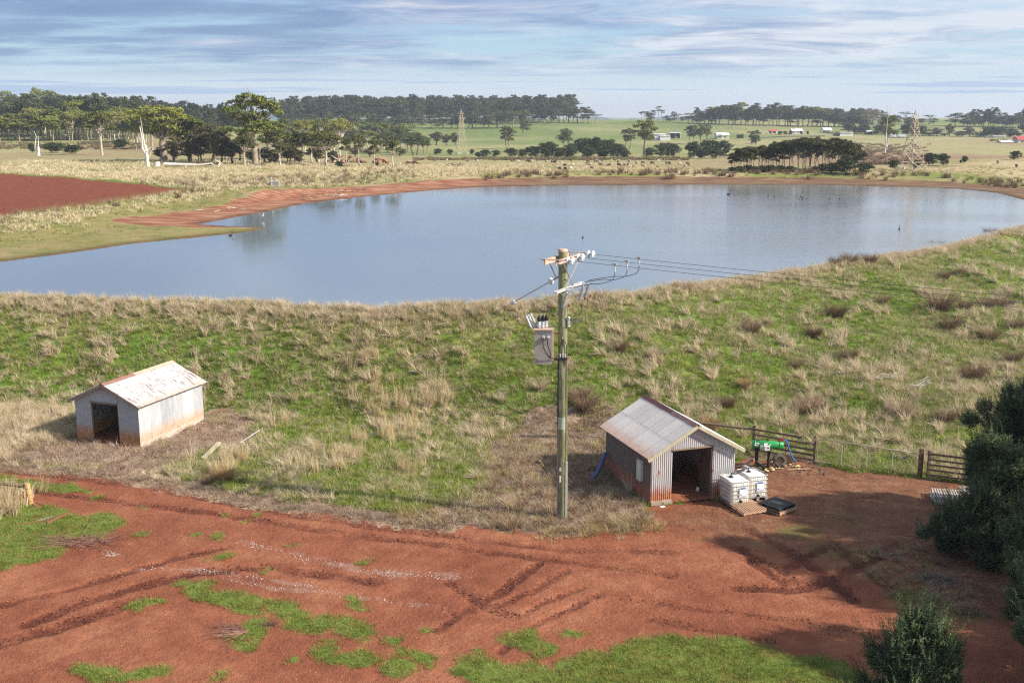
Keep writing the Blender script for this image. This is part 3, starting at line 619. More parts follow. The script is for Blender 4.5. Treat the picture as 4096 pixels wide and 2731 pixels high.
# ------------------------------------------------------------------ the ground sheet
def build_ground():
    rows = [16.0]
    while rows[-1] < 5900:
        y = rows[-1]
        k = .0030 if y < 64 else (.0042 if y < 125 else (.0062 if y < 290 else (.013 if y < 1200 else .05)))
        rows.append(y * (1 + k))
    yr = np.array(rows); nc = 620
    u = np.linspace(-1, 1, nc) ; u = .62 * (u * .82 + .18 * u ** 3)
    X = u[None, :] * (yr[:, None] + 22); Y = np.repeat(yr[:, None], nc, 1)
    xf, yf = X.ravel(), Y.ravel()
    Z = height(xf, yf); m = masks(xf, yf)
    near_d = yf < 66
    Z = Z - m['rut'] * .09 * m['dirt'] + (fbm(xf, yf, .55, 2, 50) - .5) * .07 * near_d * (m['dirt'] * .6 + m['mulch'])
    Z = Z + m['mulch'] * (fbm(xf, yf, 1.2, 2, 51) - .4) * .22 * near_d * (1 - m['dirt']) + m['lawn'] * .03
    Z = Z + m['plough'] * (vnoise(xf * .47 + yf * .88, xf * 0, .8) - .5) * .14
    cut = (m['mud'] > .5) & (m['sdl'] > 5)
    V = np.stack([xf, yf, Z], 1); nr = len(yr)
    idx = np.arange(nr * nc).reshape(nr, nc)
    F = np.stack([idx[:-1, :-1].ravel(), idx[:-1, 1:].ravel(), idx[1:, 1:].ravel(), idx[1:, :-1].ravel()], 1)
    rt = xf / np.maximum(yf, 1); far = sm(225, 260, yf)
    s = m['sdl']
    # dryness: dry grass mix of the bank, pale dry field beyond the water on the left
    dry = .30 + (fbm(xf, yf, 7, 3, 60) - .5) * .5
    cr = np.interp(xf, near[:, 0], near[:, 1]); dry += .35 * sm(5, 0, np.abs(cr - yf)) * (yf < cr + 4)
    dry = np.where(yf > 85 + .38 * (xf + 60), .80 + (fbm(xf, yf, 9, 3, 61) - .5) * .9, dry)
    dry = np.where((m['sdl'] < 30) & (yf > 85 + .38 * (xf + 60)), dry - .12 * sm(30, 17, m['sdl']), dry)
    dry = dry + m['dryl'] * .5 - m['green'] * .5
    strip = sm(4, 1, np.abs(sdpoly(xf, yf, plough))) * (yf > 90) * (yf < 230)
    dry = dry - strip * .55
    fdry = .06 + sm(.0, .25, rt) * .22 + sm(470, 400, yf) * .42 + sm(.26, .36, rt) * sm(330, 420, yf) * sm(760, 560, yf) * .35 - sm(560, 760, yf) * .25
    yardm = np.zeros_like(xf); q = yf < 66
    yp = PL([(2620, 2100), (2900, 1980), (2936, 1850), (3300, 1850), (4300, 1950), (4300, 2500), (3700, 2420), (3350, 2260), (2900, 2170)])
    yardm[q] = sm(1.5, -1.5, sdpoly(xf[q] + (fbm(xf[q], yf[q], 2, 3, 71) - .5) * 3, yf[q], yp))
    moss = np.zeros_like(xf)
    for bx, by, r_, a_ in ((3200, 2125, 1.3, .7), (3400, 2080, 1.6, .5), (3330, 2200, 1.4, .6), (3050, 2180, .8, .4), (3620, 2380, 1.0, .9), (3720, 2400, 1.1, .9), (3450, 2240, 1.0, .5), (2780, 2160, .7, .4), (3850, 2450, 1., .8)):
        px_, py_ = P(bx, by); moss = np.maximum(moss, a_ * sm(r_ * 1.3, r_ * .3, np.hypot(xf - px_, (yf - py_))))
    mb = sm(-14, 8, xf) * sm(150, 170, yf)
    at = dict(dirt=m['dirt'] * (1 - 0), lawn=m['lawn'], mulch=m['mulch'], straw=m['straw'], rut=m['rut'], gravel=m['gravel'], plough=m['plough'], mud=m['mud'], shore=m['shore'],
              dry=dry, far=far, fdry=fdry, yard=yardm, moss=moss, reedm=m['reed'], wet=m['wet'], mudbrown=mb)
    fc = F[:, 0]
    cls = np.zeros(len(F), int)                                   # grass_bank
    yv = yf[fc]; ymid = 85 + .38 * (xf[fc] + 60)
    cls[yv > ymid] = 4
    cls[(m['dirt'][fc] > .5)] = 1
    cls[(m['mulch'][fc] > .5) & (m['dirt'][fc] <= .5)] = 2
    cls[(m['plough'][fc] > .5)] = 3
    cls[((m['mud'][fc] > .5) | (s[fc] < .2)) & (yv > 64)] = 5
    cls[(m['lawn'][fc] > .5) & (m['dirt'][fc] > .5)] = 6
    names = ['grass_bank', 'dirt_yard', 'mulch_ground', 'ploughed_field', 'pasture', 'lake_shore', 'grass_verge']
    for k, nm in enumerate(names):
        Fk = F[cls == k]
        if not len(Fk): continue
        used, invx = np.unique(Fk, return_inverse=True)
        me = mesh_np(nm, V[used], invx.reshape(-1, 4), [GROUND], smooth=True)
        for an, av in at.items():
            a = me.attributes.new(an, 'FLOAT', 'POINT'); a.data.foreach_set('value', av[used].astype(np.float32))
        link(bpy.data.objects.new(nm, me), kind='structure')
build_ground()
# water sheet, a little larger than the waterline so the banks cut it
wm = MB(); ctr = lake.mean(0)
wp = [(float(a), float(b)) for a, b in lake]
wm.v = [(a + (a - 5) * .0 , b, ZW) for a, b in wp]
def grow(poly, d):
    out = []; n = len(poly)
    for i in range(n):
        p0 = Vector(poly[i - 1]); p1 = Vector(poly[i]); p2 = Vector(poly[(i + 1) % n])
        e = ((p1 - p0).normalized() + (p2 - p1).normalized()); e.normalize(); nn = Vector((e.y, -e.x))
        out.append((p1.x + nn.x * d, p1.y + nn.y * d))
    return out
gp = grow(wp, 1.6)
wm.v = [(a, b, ZW) for a, b in gp]; wm.f = [tuple(range(len(gp)))]; wm.sm = [False]
link(bpy.data.objects.new('water', wm.mesh('water', WATER)), kind='structure')
# far blue hills
def hills(px0, px1, tops, dist, name='hills'):
    n = 60; v = []; 
    for i in range(n + 1):
        px = px0 + (px1 - px0) * i / n; pt = np.interp(px, [a for a, b in tops], [b for a, b in tops]) + rnd.uniform(-1.5, 1.5)
        x, y, z = Q(px, pt, dist); v += [(x, y, z), (x * 1.15, y * 1.15, z - 20), (x * .9, y * .9, -40)]
    f = []
    for i in range(n):
        a = i * 3; f += [(a + 2, a + 5, a + 3, a), (a, a + 3, a + 4, a + 1)]
    mb_ = MB(); mb_.v = v; mb_.f = f; mb_.sm = [True] * len(f)
    mb_.obj(name, m_hill, kind='structure')
m_hill = MT('hazy_forest_slopes', (.05, .09, .10), (.07, .11, .11), .004, .95)  # bluish tint of distance haze mixed into the slope colour
hills(2330, 2560, [(2330, 470), (2400, 468), (2440, 474), (2480, 488), (2560, 495)], 3600)
hills(2480, 2800, [(2480, 495), (2508, 490), (2522, 474), (2545, 473), (2570, 484), (2620, 470), (2720, 470), (2800, 472)], 3900)
hills(1130, 1300, [(1130, 452), (1200, 446), (1230, 452), (1300, 455)], 3600)
hills(-400, 1200, [(-400, 436), (600, 438), (1200, 446)], 4200)

# ------------------------------------------------------------------ scatter by geometry nodes
SRC = bpy.data.collections.new('sources')
def scatter(name, pts, rots, scl, protos, idx=None, label=None, realize=False):
    pts = np.asarray(pts, np.float32)
    if not len(pts): return
    me = bpy.data.meshes.new(name); me.vertices.add(len(pts)); me.vertices.foreach_set('co', pts.ravel())
    a = me.attributes.new('rotv', 'FLOAT_VECTOR', 'POINT'); a.data.foreach_set('vector', np.asarray(rots, np.float32).ravel())
    scl = np.asarray(scl, np.float32); scl = np.stack([scl] * 3, 1) if scl.ndim == 1 else scl
    a = me.attributes.new('sclv', 'FLOAT_VECTOR', 'POINT'); a.data.foreach_set('vector', scl.ravel())
    idx = rng.integers(0, len(protos), len(pts)) if idx is None else idx
    a = me.attributes.new('pick', 'INT', 'POINT'); a.data.foreach_set('value', np.asarray(idx, np.int32))
    col = bpy.data.collections.new(name + '_kinds'); protos_named = []
    for i, pm in enumerate(protos):
        o = bpy.data.objects.new('%03d' % i, pm); col.objects.link(o)
    ng = bpy.data.node_groups.new(name, 'GeometryNodeTree')
    ng.interface.new_socket('Geometry', in_out='INPUT', socket_type='NodeSocketGeometry'); ng.interface.new_socket('Geometry', in_out='OUTPUT', socket_type='NodeSocketGeometry')
    gi = ng.nodes.new('NodeGroupInput'); go = ng.nodes.new('NodeGroupOutput'); ip = ng.nodes.new('GeometryNodeInstanceOnPoints')
    ci = ng.nodes.new('GeometryNodeCollectionInfo'); ci.inputs['Collection'].default_value = col
    ci.inputs['Separate Children'].default_value = True; ci.inputs['Reset Children'].default_value = True
    def na(nm, dt):
        q = ng.nodes.new('GeometryNodeInputNamedAttribute'); q.data_type = dt; q.inputs['Name'].default_value = nm; return q.outputs[0]
    L(ng, gi.outputs[0], ip.inputs['Points']); L(ng, ci.outputs[0], ip.inputs['Instance']); ip.inputs['Pick Instance'].default_value = True
    L(ng, na('pick', 'INT'), ip.inputs['Instance Index'])
    er = ng.nodes.new('FunctionNodeEulerToRotation'); L(ng, na('rotv', 'FLOAT_VECTOR'), er.inputs[0]); L(ng, er.outputs[0], ip.inputs['Rotation'])
    L(ng, na('sclv', 'FLOAT_VECTOR'), ip.inputs['Scale'])
    if realize:
        ri = ng.nodes.new('GeometryNodeRealizeInstances'); L(ng, ip.outputs[0], ri.inputs[0]); L(ng, ri.outputs[0], go.inputs[0])
    else: L(ng, ip.outputs[0], go.inputs[0])
    o = bpy.data.objects.new(name, me); md = o.modifiers.new('scatter', 'NODES'); md.node_group = ng
    return o
def blades(name, n, hgt, spread, lean, width, mat, seed, segs=2, droop=.35, base_r=None, mats=None, mixf=0.):
    g = np.random.default_rng(seed); V = []; F = []; MI = []
    br = base_r if base_r is not None else spread * .5
    for i in range(n):
        a = g.uniform(0, 2 * np.pi); r0 = br * np.sqrt(g.random()); x0, y0 = r0 * np.cos(a), r0 * np.sin(a)
        d = a + g.normal(0, .5); hh = hgt * g.uniform(.55, 1.15); ln = lean * g.uniform(.3, 1.3)
        dx, dy = np.cos(d) * ln, np.sin(d) * ln; w_ = width * g.uniform(.7, 1.3)
        fa = g.uniform(0, np.pi); wx, wy = np.cos(fa) * w_ / 2, np.sin(fa) * w_ / 2; o = len(V)
        for k in range(segs + 1):
            t = k / segs; z = hh * (t - droop * t * t * g.uniform(.6, 1.2)); ox = x0 + dx * hh * t * t; oy = y0 + dy * hh * t * t
            f = (1 - t) * .9 + .1
            V += [(ox - wx * f, oy - wy * f, z), (ox + wx * f, oy + wy * f, z)]
        for k in range(segs): F.append((o + 2 * k, o + 2 * k + 1, o + 2 * k + 3, o + 2 * k + 2)); MI.append(1 if mats and g.random() < mixf else 0)
    me = mesh_np(name, V, F, [mat] + (mats or []))
    if mats: me.polygons.foreach_set('material_index', np.array(MI, np.int32))
    return me
# ------------------------------------------------------------------ grass and ground cover
def cand(n, x0, x1, y0, y1, bias=0.0):
    x = rng.uniform(x0, x1, n); t = rng.random(n)
    y = y0 + (y1 - y0) * t ** (1 + bias); return x, y
def infr(x, y, mg=1.08): return np.abs(x) < .4665 * (y * .98 + 4.5) * mg + 1.5
def place(name, x, y, protos, smin, smax, tilt=.15, lean=(0, 0), sink=.03, tall=None, label=None, xy=None):
    k_ = ~in_shed(x, y); x, y = x[k_], y[k_]
    n = len(x)
    if not n: return
    z = height(x, y) - sink
    rot = np.stack([rng.normal(lean[1], tilt, n), rng.normal(lean[0], tilt, n), rng.uniform(0, 2 * np.pi, n)], 1)
    # lean in world axes: tilt after spin, so keep the spin small where a lean is wanted
    s = rng.uniform(smin, smax, n) if xy is None else rng.uniform(smin, smax, n) * xy
    o = scatter(name, np.stack([x, y, z], 1), rot, s, protos)
    link(o, kind='stuff', label=label); return o
# green turf of the bank and the flat below it
x, y = cand(150000, -48, 62, 44, 116, .35); k = infr(x, y) & (y < np.interp(x, near[:, 0], near[:, 1]) + 1.0)
x, y = x[k], y[k]; m = masks(x, y); crx = np.interp(x, near[:, 0], near[:, 1])
keep = (m['dirt'] < .45) & (m['mulch'] < .5) & (m['straw'] < .5) & (rng.random(len(x)) < np.clip((62 / y) ** 1.2, .3, 1))
x, y, crx = x[keep], y[keep], crx[keep]; m = {q: v[keep] for q, v in m.items()}
pdry = np.clip(.16 + (fbm(x, y, 4.5, 3, 80) - .5) * 1.7 + .55 * sm(4, 0, crx - y) - m['green'] * .6 + m['dryl'] * .6 + sm(10, 26, x) * .10, .0, .95)
isd = rng.random(len(x)) < pdry * .75
P_green = [blades('grass_tuft', 44, .30, .42, .7, .021, g_green, s, droop=.3, base_r=.20, mats=[g_olive], mixf=.18) for s in range(4)]
P_olive = [blades('olive_grass_tuft', 46, .40, .4, .7, .019, g_olive, s + 10, droop=.3, base_r=.2, mats=[g_dry], mixf=.3) for s in range(3)]
P_dry = [blades('dry_grass_tussock', 105, .92, .4, .55, .018, g_dry, s + 20, segs=3, droop=.25, base_r=.16, mats=[g_olive], mixf=.18) for s in range(4)]
P_rush = [blades('rush_tussock', 230, 1.25, .6, .55, .018, g_rush, s + 30, segs=3, droop=.15, base_r=.30, mats=[g_rushdk], mixf=.35) for s in range(3)]
P_reed = [blades('reed_stand', 60, 1.35, .5, .14, .02, g_reed, s + 40, droop=.1, base_r=.3, mats=[g_dry], mixf=.3) for s in range(3)]
P_mulch = [blades('dead_weed_tuft', 40, .26, .5, 1.6, .016, g_mulch, s + 50, droop=.5, base_r=.28) for s in range(3)]
P_weed = [blades('dead_weed_bush', 110, .62, .5, .9, .016, g_mulch, s + 54, segs=3, droop=.3, base_r=.22, mats=[g_mulchy, g_olive][:1], mixf=.25) for s in range(3)]
P_yel = [blades('yellow_weed_tuft', 60, .40, .5, .9, .018, g_mulchy, s + 57, droop=.35, base_r=.22, mats=[g_dry], mixf=.25) for s in range(2)]
P_lawn = [blades('lawn_tuft', 46, .10, .3, 1.0, .014, g_lawn, s + 60, droop=.3, base_r=.20) for s in range(3)]
place('green_grass', x[~isd], y[~isd], P_green + P_olive[:1], .6, 1.25, .2)
place('olive_grass', x[isd], y[isd], P_olive, .7, 1.3, .25)
# dry tussocks standing out of the turf, in streaks down the slope
x, y = cand(17500, -48, 62, 46, 118, .3); k = infr(x, y); x, y = x[k], y[k]; m = masks(x, y); crx = np.interp(x, near[:, 0], near[:, 1])
k = (y < crx + .7) & ~in_shed(x, y) & (m['dirt'] < .3) & (m['mulch'] < .4) & (m['straw'] < .3) & (m['green'] < .5)
x, y, crx = x[k], y[k], crx[k]
clus = fbm(x * 1.5 + y * .4, y * .75, 3.2, 3, 90) + .34 * sm(3.5, 0, crx - y) + .10 * sm(0, -25, x) * 0
k = rng.random(len(x)) < sm(.43, .62, clus + .05 * sm(5, -10, x)); x, y = x[k], y[k]
n = len(x); z = height(x, y) - .05
rot = np.stack([rng.normal(.18, .22, n), rng.normal(-.30, .25, n), rng.normal(0, .6, n)], 1)
s = (.42 + .85 * rng.random(n) ** 1.6) * (1 - .35 * sm(2.5, .3, np.interp(x, near[:, 0], near[:, 1]) - y))
link(scatter('dry_grass', np.stack([x, y, z], 1), rot, np.stack([s, s, s * rng.uniform(.7, 1.2, n)], 1), P_dry), kind='stuff')
x, y = cand(12500, -48, 62, 46, 118, .3); k = infr(x, y) & ~in_shed(x, y); x, y = x[k], y[k]; m = masks(x, y); crx = np.interp(x, near[:, 0], near[:, 1])
k = (y < crx + .5) & (m['dirt'] < .3) & (m['mulch'] < .5) & (rng.random(len(x)) < (1 - .55 * sm(4, 16, x)) * (.25 + .75 * sm(.4, .6, fbm(x * 1.4 + y * .3, y * .8, 2.0, 3, 91)))); x, y = x[k], y[k]; n = len(x)
rot = np.stack([rng.normal(.15, .3, n), rng.normal(-.30, .3, n), rng.normal(0, .8, n)], 1); s = rng.uniform(.28, .6, n)
link(scatter('fine_dry_grass', np.stack([x, y, height(x, y) - .03], 1), rot, s, P_dry), kind='stuff')
# green weeds pushing through the dead litter
x, y = cand(9000, -36, 14, 44, 64); m = masks(x, y); k = (m['mulch'] > .4) & (m['dirt'] < .5) & (fbm(x, y, 1.8, 3, 97) + .18 * sm(-12, -8, x) > .56); place('weeds_in_litter', x[k], y[k], P_green[:2] + P_olive + P_yel, .4, .95, .25)
# crest fringe
x = rng.uniform(-46, 62, 2300); y = np.interp(x, near[:, 0], near[:, 1]) + rng.uniform(-1.4, .9, len(x)); k = infr(x, y); 
place('crest_grass', x[k], y[k], P_dry + P_olive[:1], .5, .95, .2)
# left dry patch, reeds
x, y = cand(5200, -40, -20, 50, 66); m = masks(x, y); k = (m['dryl'] > .5) & (m['dirt'] < .4)
place('dry_grass_by_shed', x[k], y[k], P_dry, .5, .9, .5)
xx, yy = [], []
for bx, by, r_ in reed_blobs:
    n = int(5 * r_ * r_ + 3); a = rng.uniform(0, 6.28, n); q = r_ * np.sqrt(rng.random(n)); xx += list(bx + q * np.cos(a)); yy += list(by + q * np.sin(a))
place('reeds', np.array(xx), np.array(yy), P_reed, .45, .85, .14)
# mulch, dead weeds
x, y = cand(26000, -38, 22, 42, 64); m = masks(x, y); k = (m['mulch'] > .45) & (m['dirt'] < .5); x, y = x[k], y[k]
inshed = in_shed(x, y)
x, y = x[~inshed], y[~inshed]
thin = rng.random(len(x)) < np.where(x < -12, .7, .8)
place('dead_weeds', x[thin], y[thin], P_mulch, .6, 1.3, .3)
k = (x > -1) & (y < 53) & (rng.random(len(x)) < .13); place('dead_weed_bushes', x[k], y[k], P_weed, .5, 1.15, .25)
k = (x > -4) & (rng.random(len(x)) < .10) & (fbm(x, y, 2.2, 2, 95) > .5); place('yellow_weeds', x[k], y[k], P_yel, .6, 1.1, .25)
a = PL([(2460, 2090), (2530, 2100), (2420, 2110), (2560, 2110), (2350, 2130), (2250, 2130), (1700, 2080), (1640, 2050), (1560, 1950), (1980, 1900), (2040, 1850), (1960, 1830)])
x = np.repeat(a[:, 0], 22) + rng.normal(0, .6, 22 * len(a)); y = np.repeat(a[:, 1], 22) + rng.normal(0, .4, 22 * len(a))
place('yellow_grass_by_track', x, y, P_yel, .5, 1.0, .25)
# straw fringe along the track
x = rng.uniform(-32, 0, 5200); q = rng.integers(0, len(straw_line) - 1, 2400); t = rng.random(2400)[:, None]
pt = straw_line[q] * (1 - t) + straw_line[q + 1] * t + rng.normal(0, .36, (2400, 2))
place('straw_litter', pt[:, 0], pt[:, 1], P_mulch, .35, .8, .35)
# lawn tufts on verges and patches in the yard
x, y = cand(150000, -26, 22, 24, 62, .4); k = infr(x, y, 1.12); x, y = x[k], y[k]; m = masks(x, y)
k = (m['lawn'] > .5) & (m['dirt'] > .3); x, y = x[k], y[k]
place('short_grass', x, y, P_lawn, .7, 1.4, .2)
k = rng.random(len(x)) < .08 * (x > 2) * (y < 33) + .03 * (x < -12)
place('rank_verge_grass', x[k], y[k], P_green, .35, .8, .2)
a = P(20, 2030); x = a[0] + rng.normal(-1.2, 1.2, 170); y = a[1] + rng.normal(0, .9, 170)
k = x < a[0] + .9
place('tall_grass_by_post', x[k], y[k], P_dry + P_reed[:1] + P_green[:1], .7, 1.15, .2)
# small leafy tufts scattered on the track verges; stones
x, y = cand(14000, -22, 22, 29, 53); m = masks(x, y); k = (m['dirt'] > .8) & (m['lawn'] < .2)
def pebble(seed, r=1.0):
    g = random.Random(seed); mb = MB(); vs_ = [(0, 0, -.5)] + [(math.cos(a * 1.2566) * g.uniform(.7, 1.1), math.sin(a * 1.2566) * g.uniform(.7, 1.1), g.uniform(-.15, .2)) for a in range(5)] + [(g.uniform(-.2, .2), g.uniform(-.2, .2), g.uniform(.4, .7))]
    mb.add([tuple(c * r for c in v) for v in vs_], [(0, 1 + (i + 1) % 5, 1 + i) for i in range(5)] + [(6, 1 + i, 1 + (i + 1) % 5) for i in range(5)]); return mb
P_clod = [pebble(i).mesh('clod', m_clod) for i in range(4)]; P_stone = [pebble(i + 9).mesh('pebble', m_stone) for i in range(4)]
place('soil_clods', x[k], y[k], P_clod, .012, .042, .5, sink=0)
xx, yy = [], []
for pl_, w_ in gravel:
    n = int(w_ * 900); q = rng.integers(0, len(pl_) - 1, n); t = rng.random(n)[:, None]; pp = pl_[q] * (1 - t) + pl_[q + 1] * t + rng.normal(0, w_ * .6, (n, 2)); xx += list(pp[:, 0]); yy += list(pp[:, 1])
place('gravel', np.array(xx), np.array(yy), P_stone, .012, .036, .5, sink=0)
# dark flakes of mud thrown up along the wheel tracks
P_mud = [pebble(i + 30).mesh('mud_flake', MT('damp_red_mud', (.14, .045, .03), (.095, .03, .022), 8, .9)) for i in range(1)] + [pebble(i + 31).mesh('mud_flake', bpy.data.materials['damp_red_mud']) for i in range(3)]
xx, yy = [], []
for pl_, w_, d_ in ruts:
    seg = np.hypot(*(np.diff(pl_, axis=0).T)); n = int(seg.sum() * 60 * d_ * w_ / .35); q = rng.choice(len(seg), n, p=seg / seg.sum()); t = rng.random(n)[:, None]
    pp = pl_[q] * (1 - t) + pl_[q + 1] * t; side = np.where(rng.random(n) < .6, rng.choice([-1., 1.], n) * w_ * .75, 0); dd_ = (pl_[q + 1] - pl_[q]) / seg[q][:, None]
    pp = pp + np.stack([-dd_[:, 1], dd_[:, 0]], 1) * (side + rng.normal(0, w_ * .22, n))[:, None]; keep = fbm(pp[:, 0], pp[:, 1], 1.6, 3, 77) > .46
    xx += list(pp[keep, 0]); yy += list(pp[keep, 1])
place('track_mud', np.array(xx), np.array(yy), P_mud, .014, .042, .3, sink=.01)
# beyond the water: pale dry grass of the left field and tussocks of the far bank
P_far = [blades('field_tussock', 26, .75, .9, .6, .07, g_straw, s + 70, droop=.25, base_r=.4, mats=[g_olive], mixf=.2) for s in range(3)]
P_farg = [blades('field_green_tussock', 26, .5, .9, .7, .07, g_olive, s + 75, droop=.25, base_r=.4, mats=[g_green, g_dry][:1], mixf=.25) for s in range(3)]
P_farr = [blades('bank_rush', 60, 1.5, .9, .4, .06, g_rush, s + 80, droop=.15, base_r=.5, mats=[g_rushdk], mixf=.5) for s in range(3)]
x, y = cand(42000, -120, 30, 96, 262, .0); k = infr(x, y); x, y = x[k], y[k]; m = masks(x, y)
k = (y > 87 + .38 * (x + 60)) & (m['plough'] < .3) & (m['sdl'] > 6) & (m['mud'] < .3); x, y = x[k], y[k]; s_ = m['sdl'][k]
fl = fbm(x, y, 9, 3, 61); strip = sm(5, 1, np.abs(sdpoly(x, y, plough)))
k1 = (rng.random(len(x)) < np.clip(.30 + (fl - .5) * 2.2, .05, .6) * (1 - strip * .8)) & (s_ > 13) & (x < 20 + (y - 200) * .4)
place('field_dry_grass', x[k1], y[k1], P_far, .6, 1.15, .2)
k2b = (~k1) & (x < -22) & (s_ > 2) & (s_ < 22) & (rng.random(len(x)) < .5); place('spit_grass', x[k2b], y[k2b], P_farg, .18, .45, .2)
k2 = (~k1) & (rng.random(len(x)) < .16) & (s_ > 9); place('field_green_grass', x[k2], y[k2], P_farg, .4, .9, .2)
k4 = (rng.random(len(x)) < .85 * sm(11.5, 15, s_) * sm(46, 34, s_)) & (x < -18); place('left_bank_grass', x[k4], y[k4], P_far + P_farg[:1], .5, 1.0, .2)
k3 = (rng.random(len(x)) < .12 * sm(40, 25, s_) * (s_ > 15)) & (x < -20); place('left_bank_rushes', x[k3], y[k3], P_farr + P_far, .5, .85, .15)
x = rng.uniform(-5, 112, 9000); y = rng.uniform(150, 262, 9000); k = infr(x, y, 1.04); x, y = x[k], y[k]; m = masks(x, y)
s_ = m['sdl'] + (fbm(x, y, 8, 2, 33) - .5) * 6
k = (y > 87 + .38 * (x + 60)) & (s_ > 9.5) & (s_ < 16) & (rng.random(len(x)) < .55) & (fbm(x, y, 5, 2, 36) > .38); place('far_bank_rushes', x[k], y[k], P_farr, .45, 1.0, .12)
k = (y > 87 + .38 * (x + 60)) & (s_ > 11) & (s_ < 34) & (rng.random(len(x)) < .6); place('far_bank_grass', x[k], y[k], P_far + P_farg, .5, .9, .2)

# rush clumps one can tell apart on the hillside: things
RUSH = []
for i, (nm, lf, lf2) in enumerate((('brown', g_rush, g_rushdk), ('dark', g_rushdk, g_rush), ('rusty', g_orange, g_rush), ('pale', g_dry, g_rush))):
    RUSH.append((nm, [blades('rush_clump', 620, 1.35, .8, .75, .022, lf, s + 100 + i * 5, segs=3, droop=.22, base_r=.55, mats=[lf2], mixf=.3) for s in range(2)]))
rush_px = [  # photo x, base y, width px, kind, label
    (3005, 1330, 95, 0, 'tall brown rush clump on the hillside below the power lines'),
    (3340, 1270, 100, 1, 'dark brown rush clump in the upper middle of the hillside'),
    (3530, 1215, 62, 0, 'small brown rush clump near the top of the slope, right of the dark one'),
    (3255, 1345, 80, 0, 'brown rush clump lower left of the dark clump on the hillside'),
    (3395, 1435, 85, 1, 'dark purplish rush clump standing alone mid slope'),
    (3185, 1470, 62, 0, 'low rush clump between the alone dark clump and the shed roof'),
    (3240, 1655, 130, 0, 'wide fluffy rush clump directly behind the timber rail fence'),
    (2905, 1630, 90, 1, 'dark rush clump just above the roof of the pump shed'),
    (2980, 1550, 70, 2, 'rusty orange rush clump up slope of the pump shed'),
    (2845, 1720, 85, 2, 'orange reed clump against the back of the pump shed roof'),
    (3890, 1515, 120, 1, 'large dark rush clump above the big dark tree'),
    (3775, 1115, 60, 1, 'dark rush clump high on the slope under the shoreline rushes'),
    (3760, 1240, 120, 1, 'left clump of the dark row of rushes on the upper right slope'),
    (3860, 1235, 70, 1, 'second clump of the dark row of rushes on the upper right slope'),
    (3945, 1235, 80, 1, 'third clump of the dark row of rushes on the upper right slope'),
    (4020, 1235, 80, 1, 'rightmost clump of the dark row of rushes on the upper right slope'),
    (3800, 1320, 95, 1, 'dark rush clump just below the row on the upper right slope'),
    (3960, 1360, 90, 0, 'brown rush clump on the right slope with its base in green grass'),
    (4070, 1310, 70, 1, 'dark rush clump at the right edge of the photo'),
    (4050, 1450, 90, 0, 'broad brown rush clump at the right edge below the dark one'),
    (2320, 1600, 95, 0, 'tall brown rush clump just right of the power pole'),
    (2480, 1405, 75, 0, 'brown rush clump on the bank right of the transformer'),
    (2610, 1430, 75, 3, 'pale brown rush clump on the bank, second right of the pole'),
    (2340, 1640, 120, 0, 'wide brown rush clump behind the power pole beside the shed'),
    (2270, 1480, 70, 3, 'pale tall tussock right behind the pole at transformer height'),
    (2160, 1560, 70, 3, 'pale tussock left of the pole below the transformer'),
    (3480, 1055, 70, 1, 'blackish rush clump on the crest against the water'),
    (3400, 1055, 75, 1, 'dark spreading rush clump on the crest beside the blackish one'),
    (3340, 1062, 60, 1, 'left end dark clump of the crest rushes'),
    (3745, 1000, 60, 0, 'brown rush clump on the crest where the shore turns up'),
    (3790, 985, 50, 1, 'dark rush clump on the crest near the right edge'),
    (3960, 945, 55, 0, 'brown rush clump on the highest part of the crest'),
    (2880, 1135, 60, 0, 'brown rush clump on the crest where the wires pass'),
    (2740, 1165, 75, 3, 'pale tussock on the crest left of the wires'),
    (2400, 1200, 30, 0, 'narrow brown tuft on the crest right of the pole'),
    (1285, 1225, 75, 0, 'brown rush clump on the crest left of centre'),
    (1440, 1235, 50, 1, 'thin dark rush clump on the crest against the water'),
    (480, 1205, 90, 3, 'pale brown tussock on the crest above the left shed'),
    (1660, 1230, 45, 0, 'brown tuft on the crest between the centre and the pole'),
    (830, 1935, 70, 0, 'brown rush tuft between the left shed and the track'),
    (905, 1925, 95, 2, 'tall rusty reed clump at the edge of the track'),
    (3600, 1660, 140, 3, 'broad pale brown clump behind the gate'),
    (3780, 1690, 110, 0, 'broad brown clump behind the end of the rail fence'),
]
for i, (px, py, wd, kd, lb) in enumerate(rush_px):
    X, Y = hit(px, py); wm_ = wd * Y * 1.04 / FOC; s_ = wm_ / 1.9
    o = bpy.data.objects.new('rush_clump', RUSH[kd][1][i % 2])
    link(o, None, (X, Y, h1(X, Y) - .05), (0, 0, rnd.uniform(0, 6)), lb, 'rush clump', 'rush clumps on the reservoir bank'); o.scale = (s_, s_, min(s_, 1.25) * rnd.uniform(.85, 1.0) + .1)
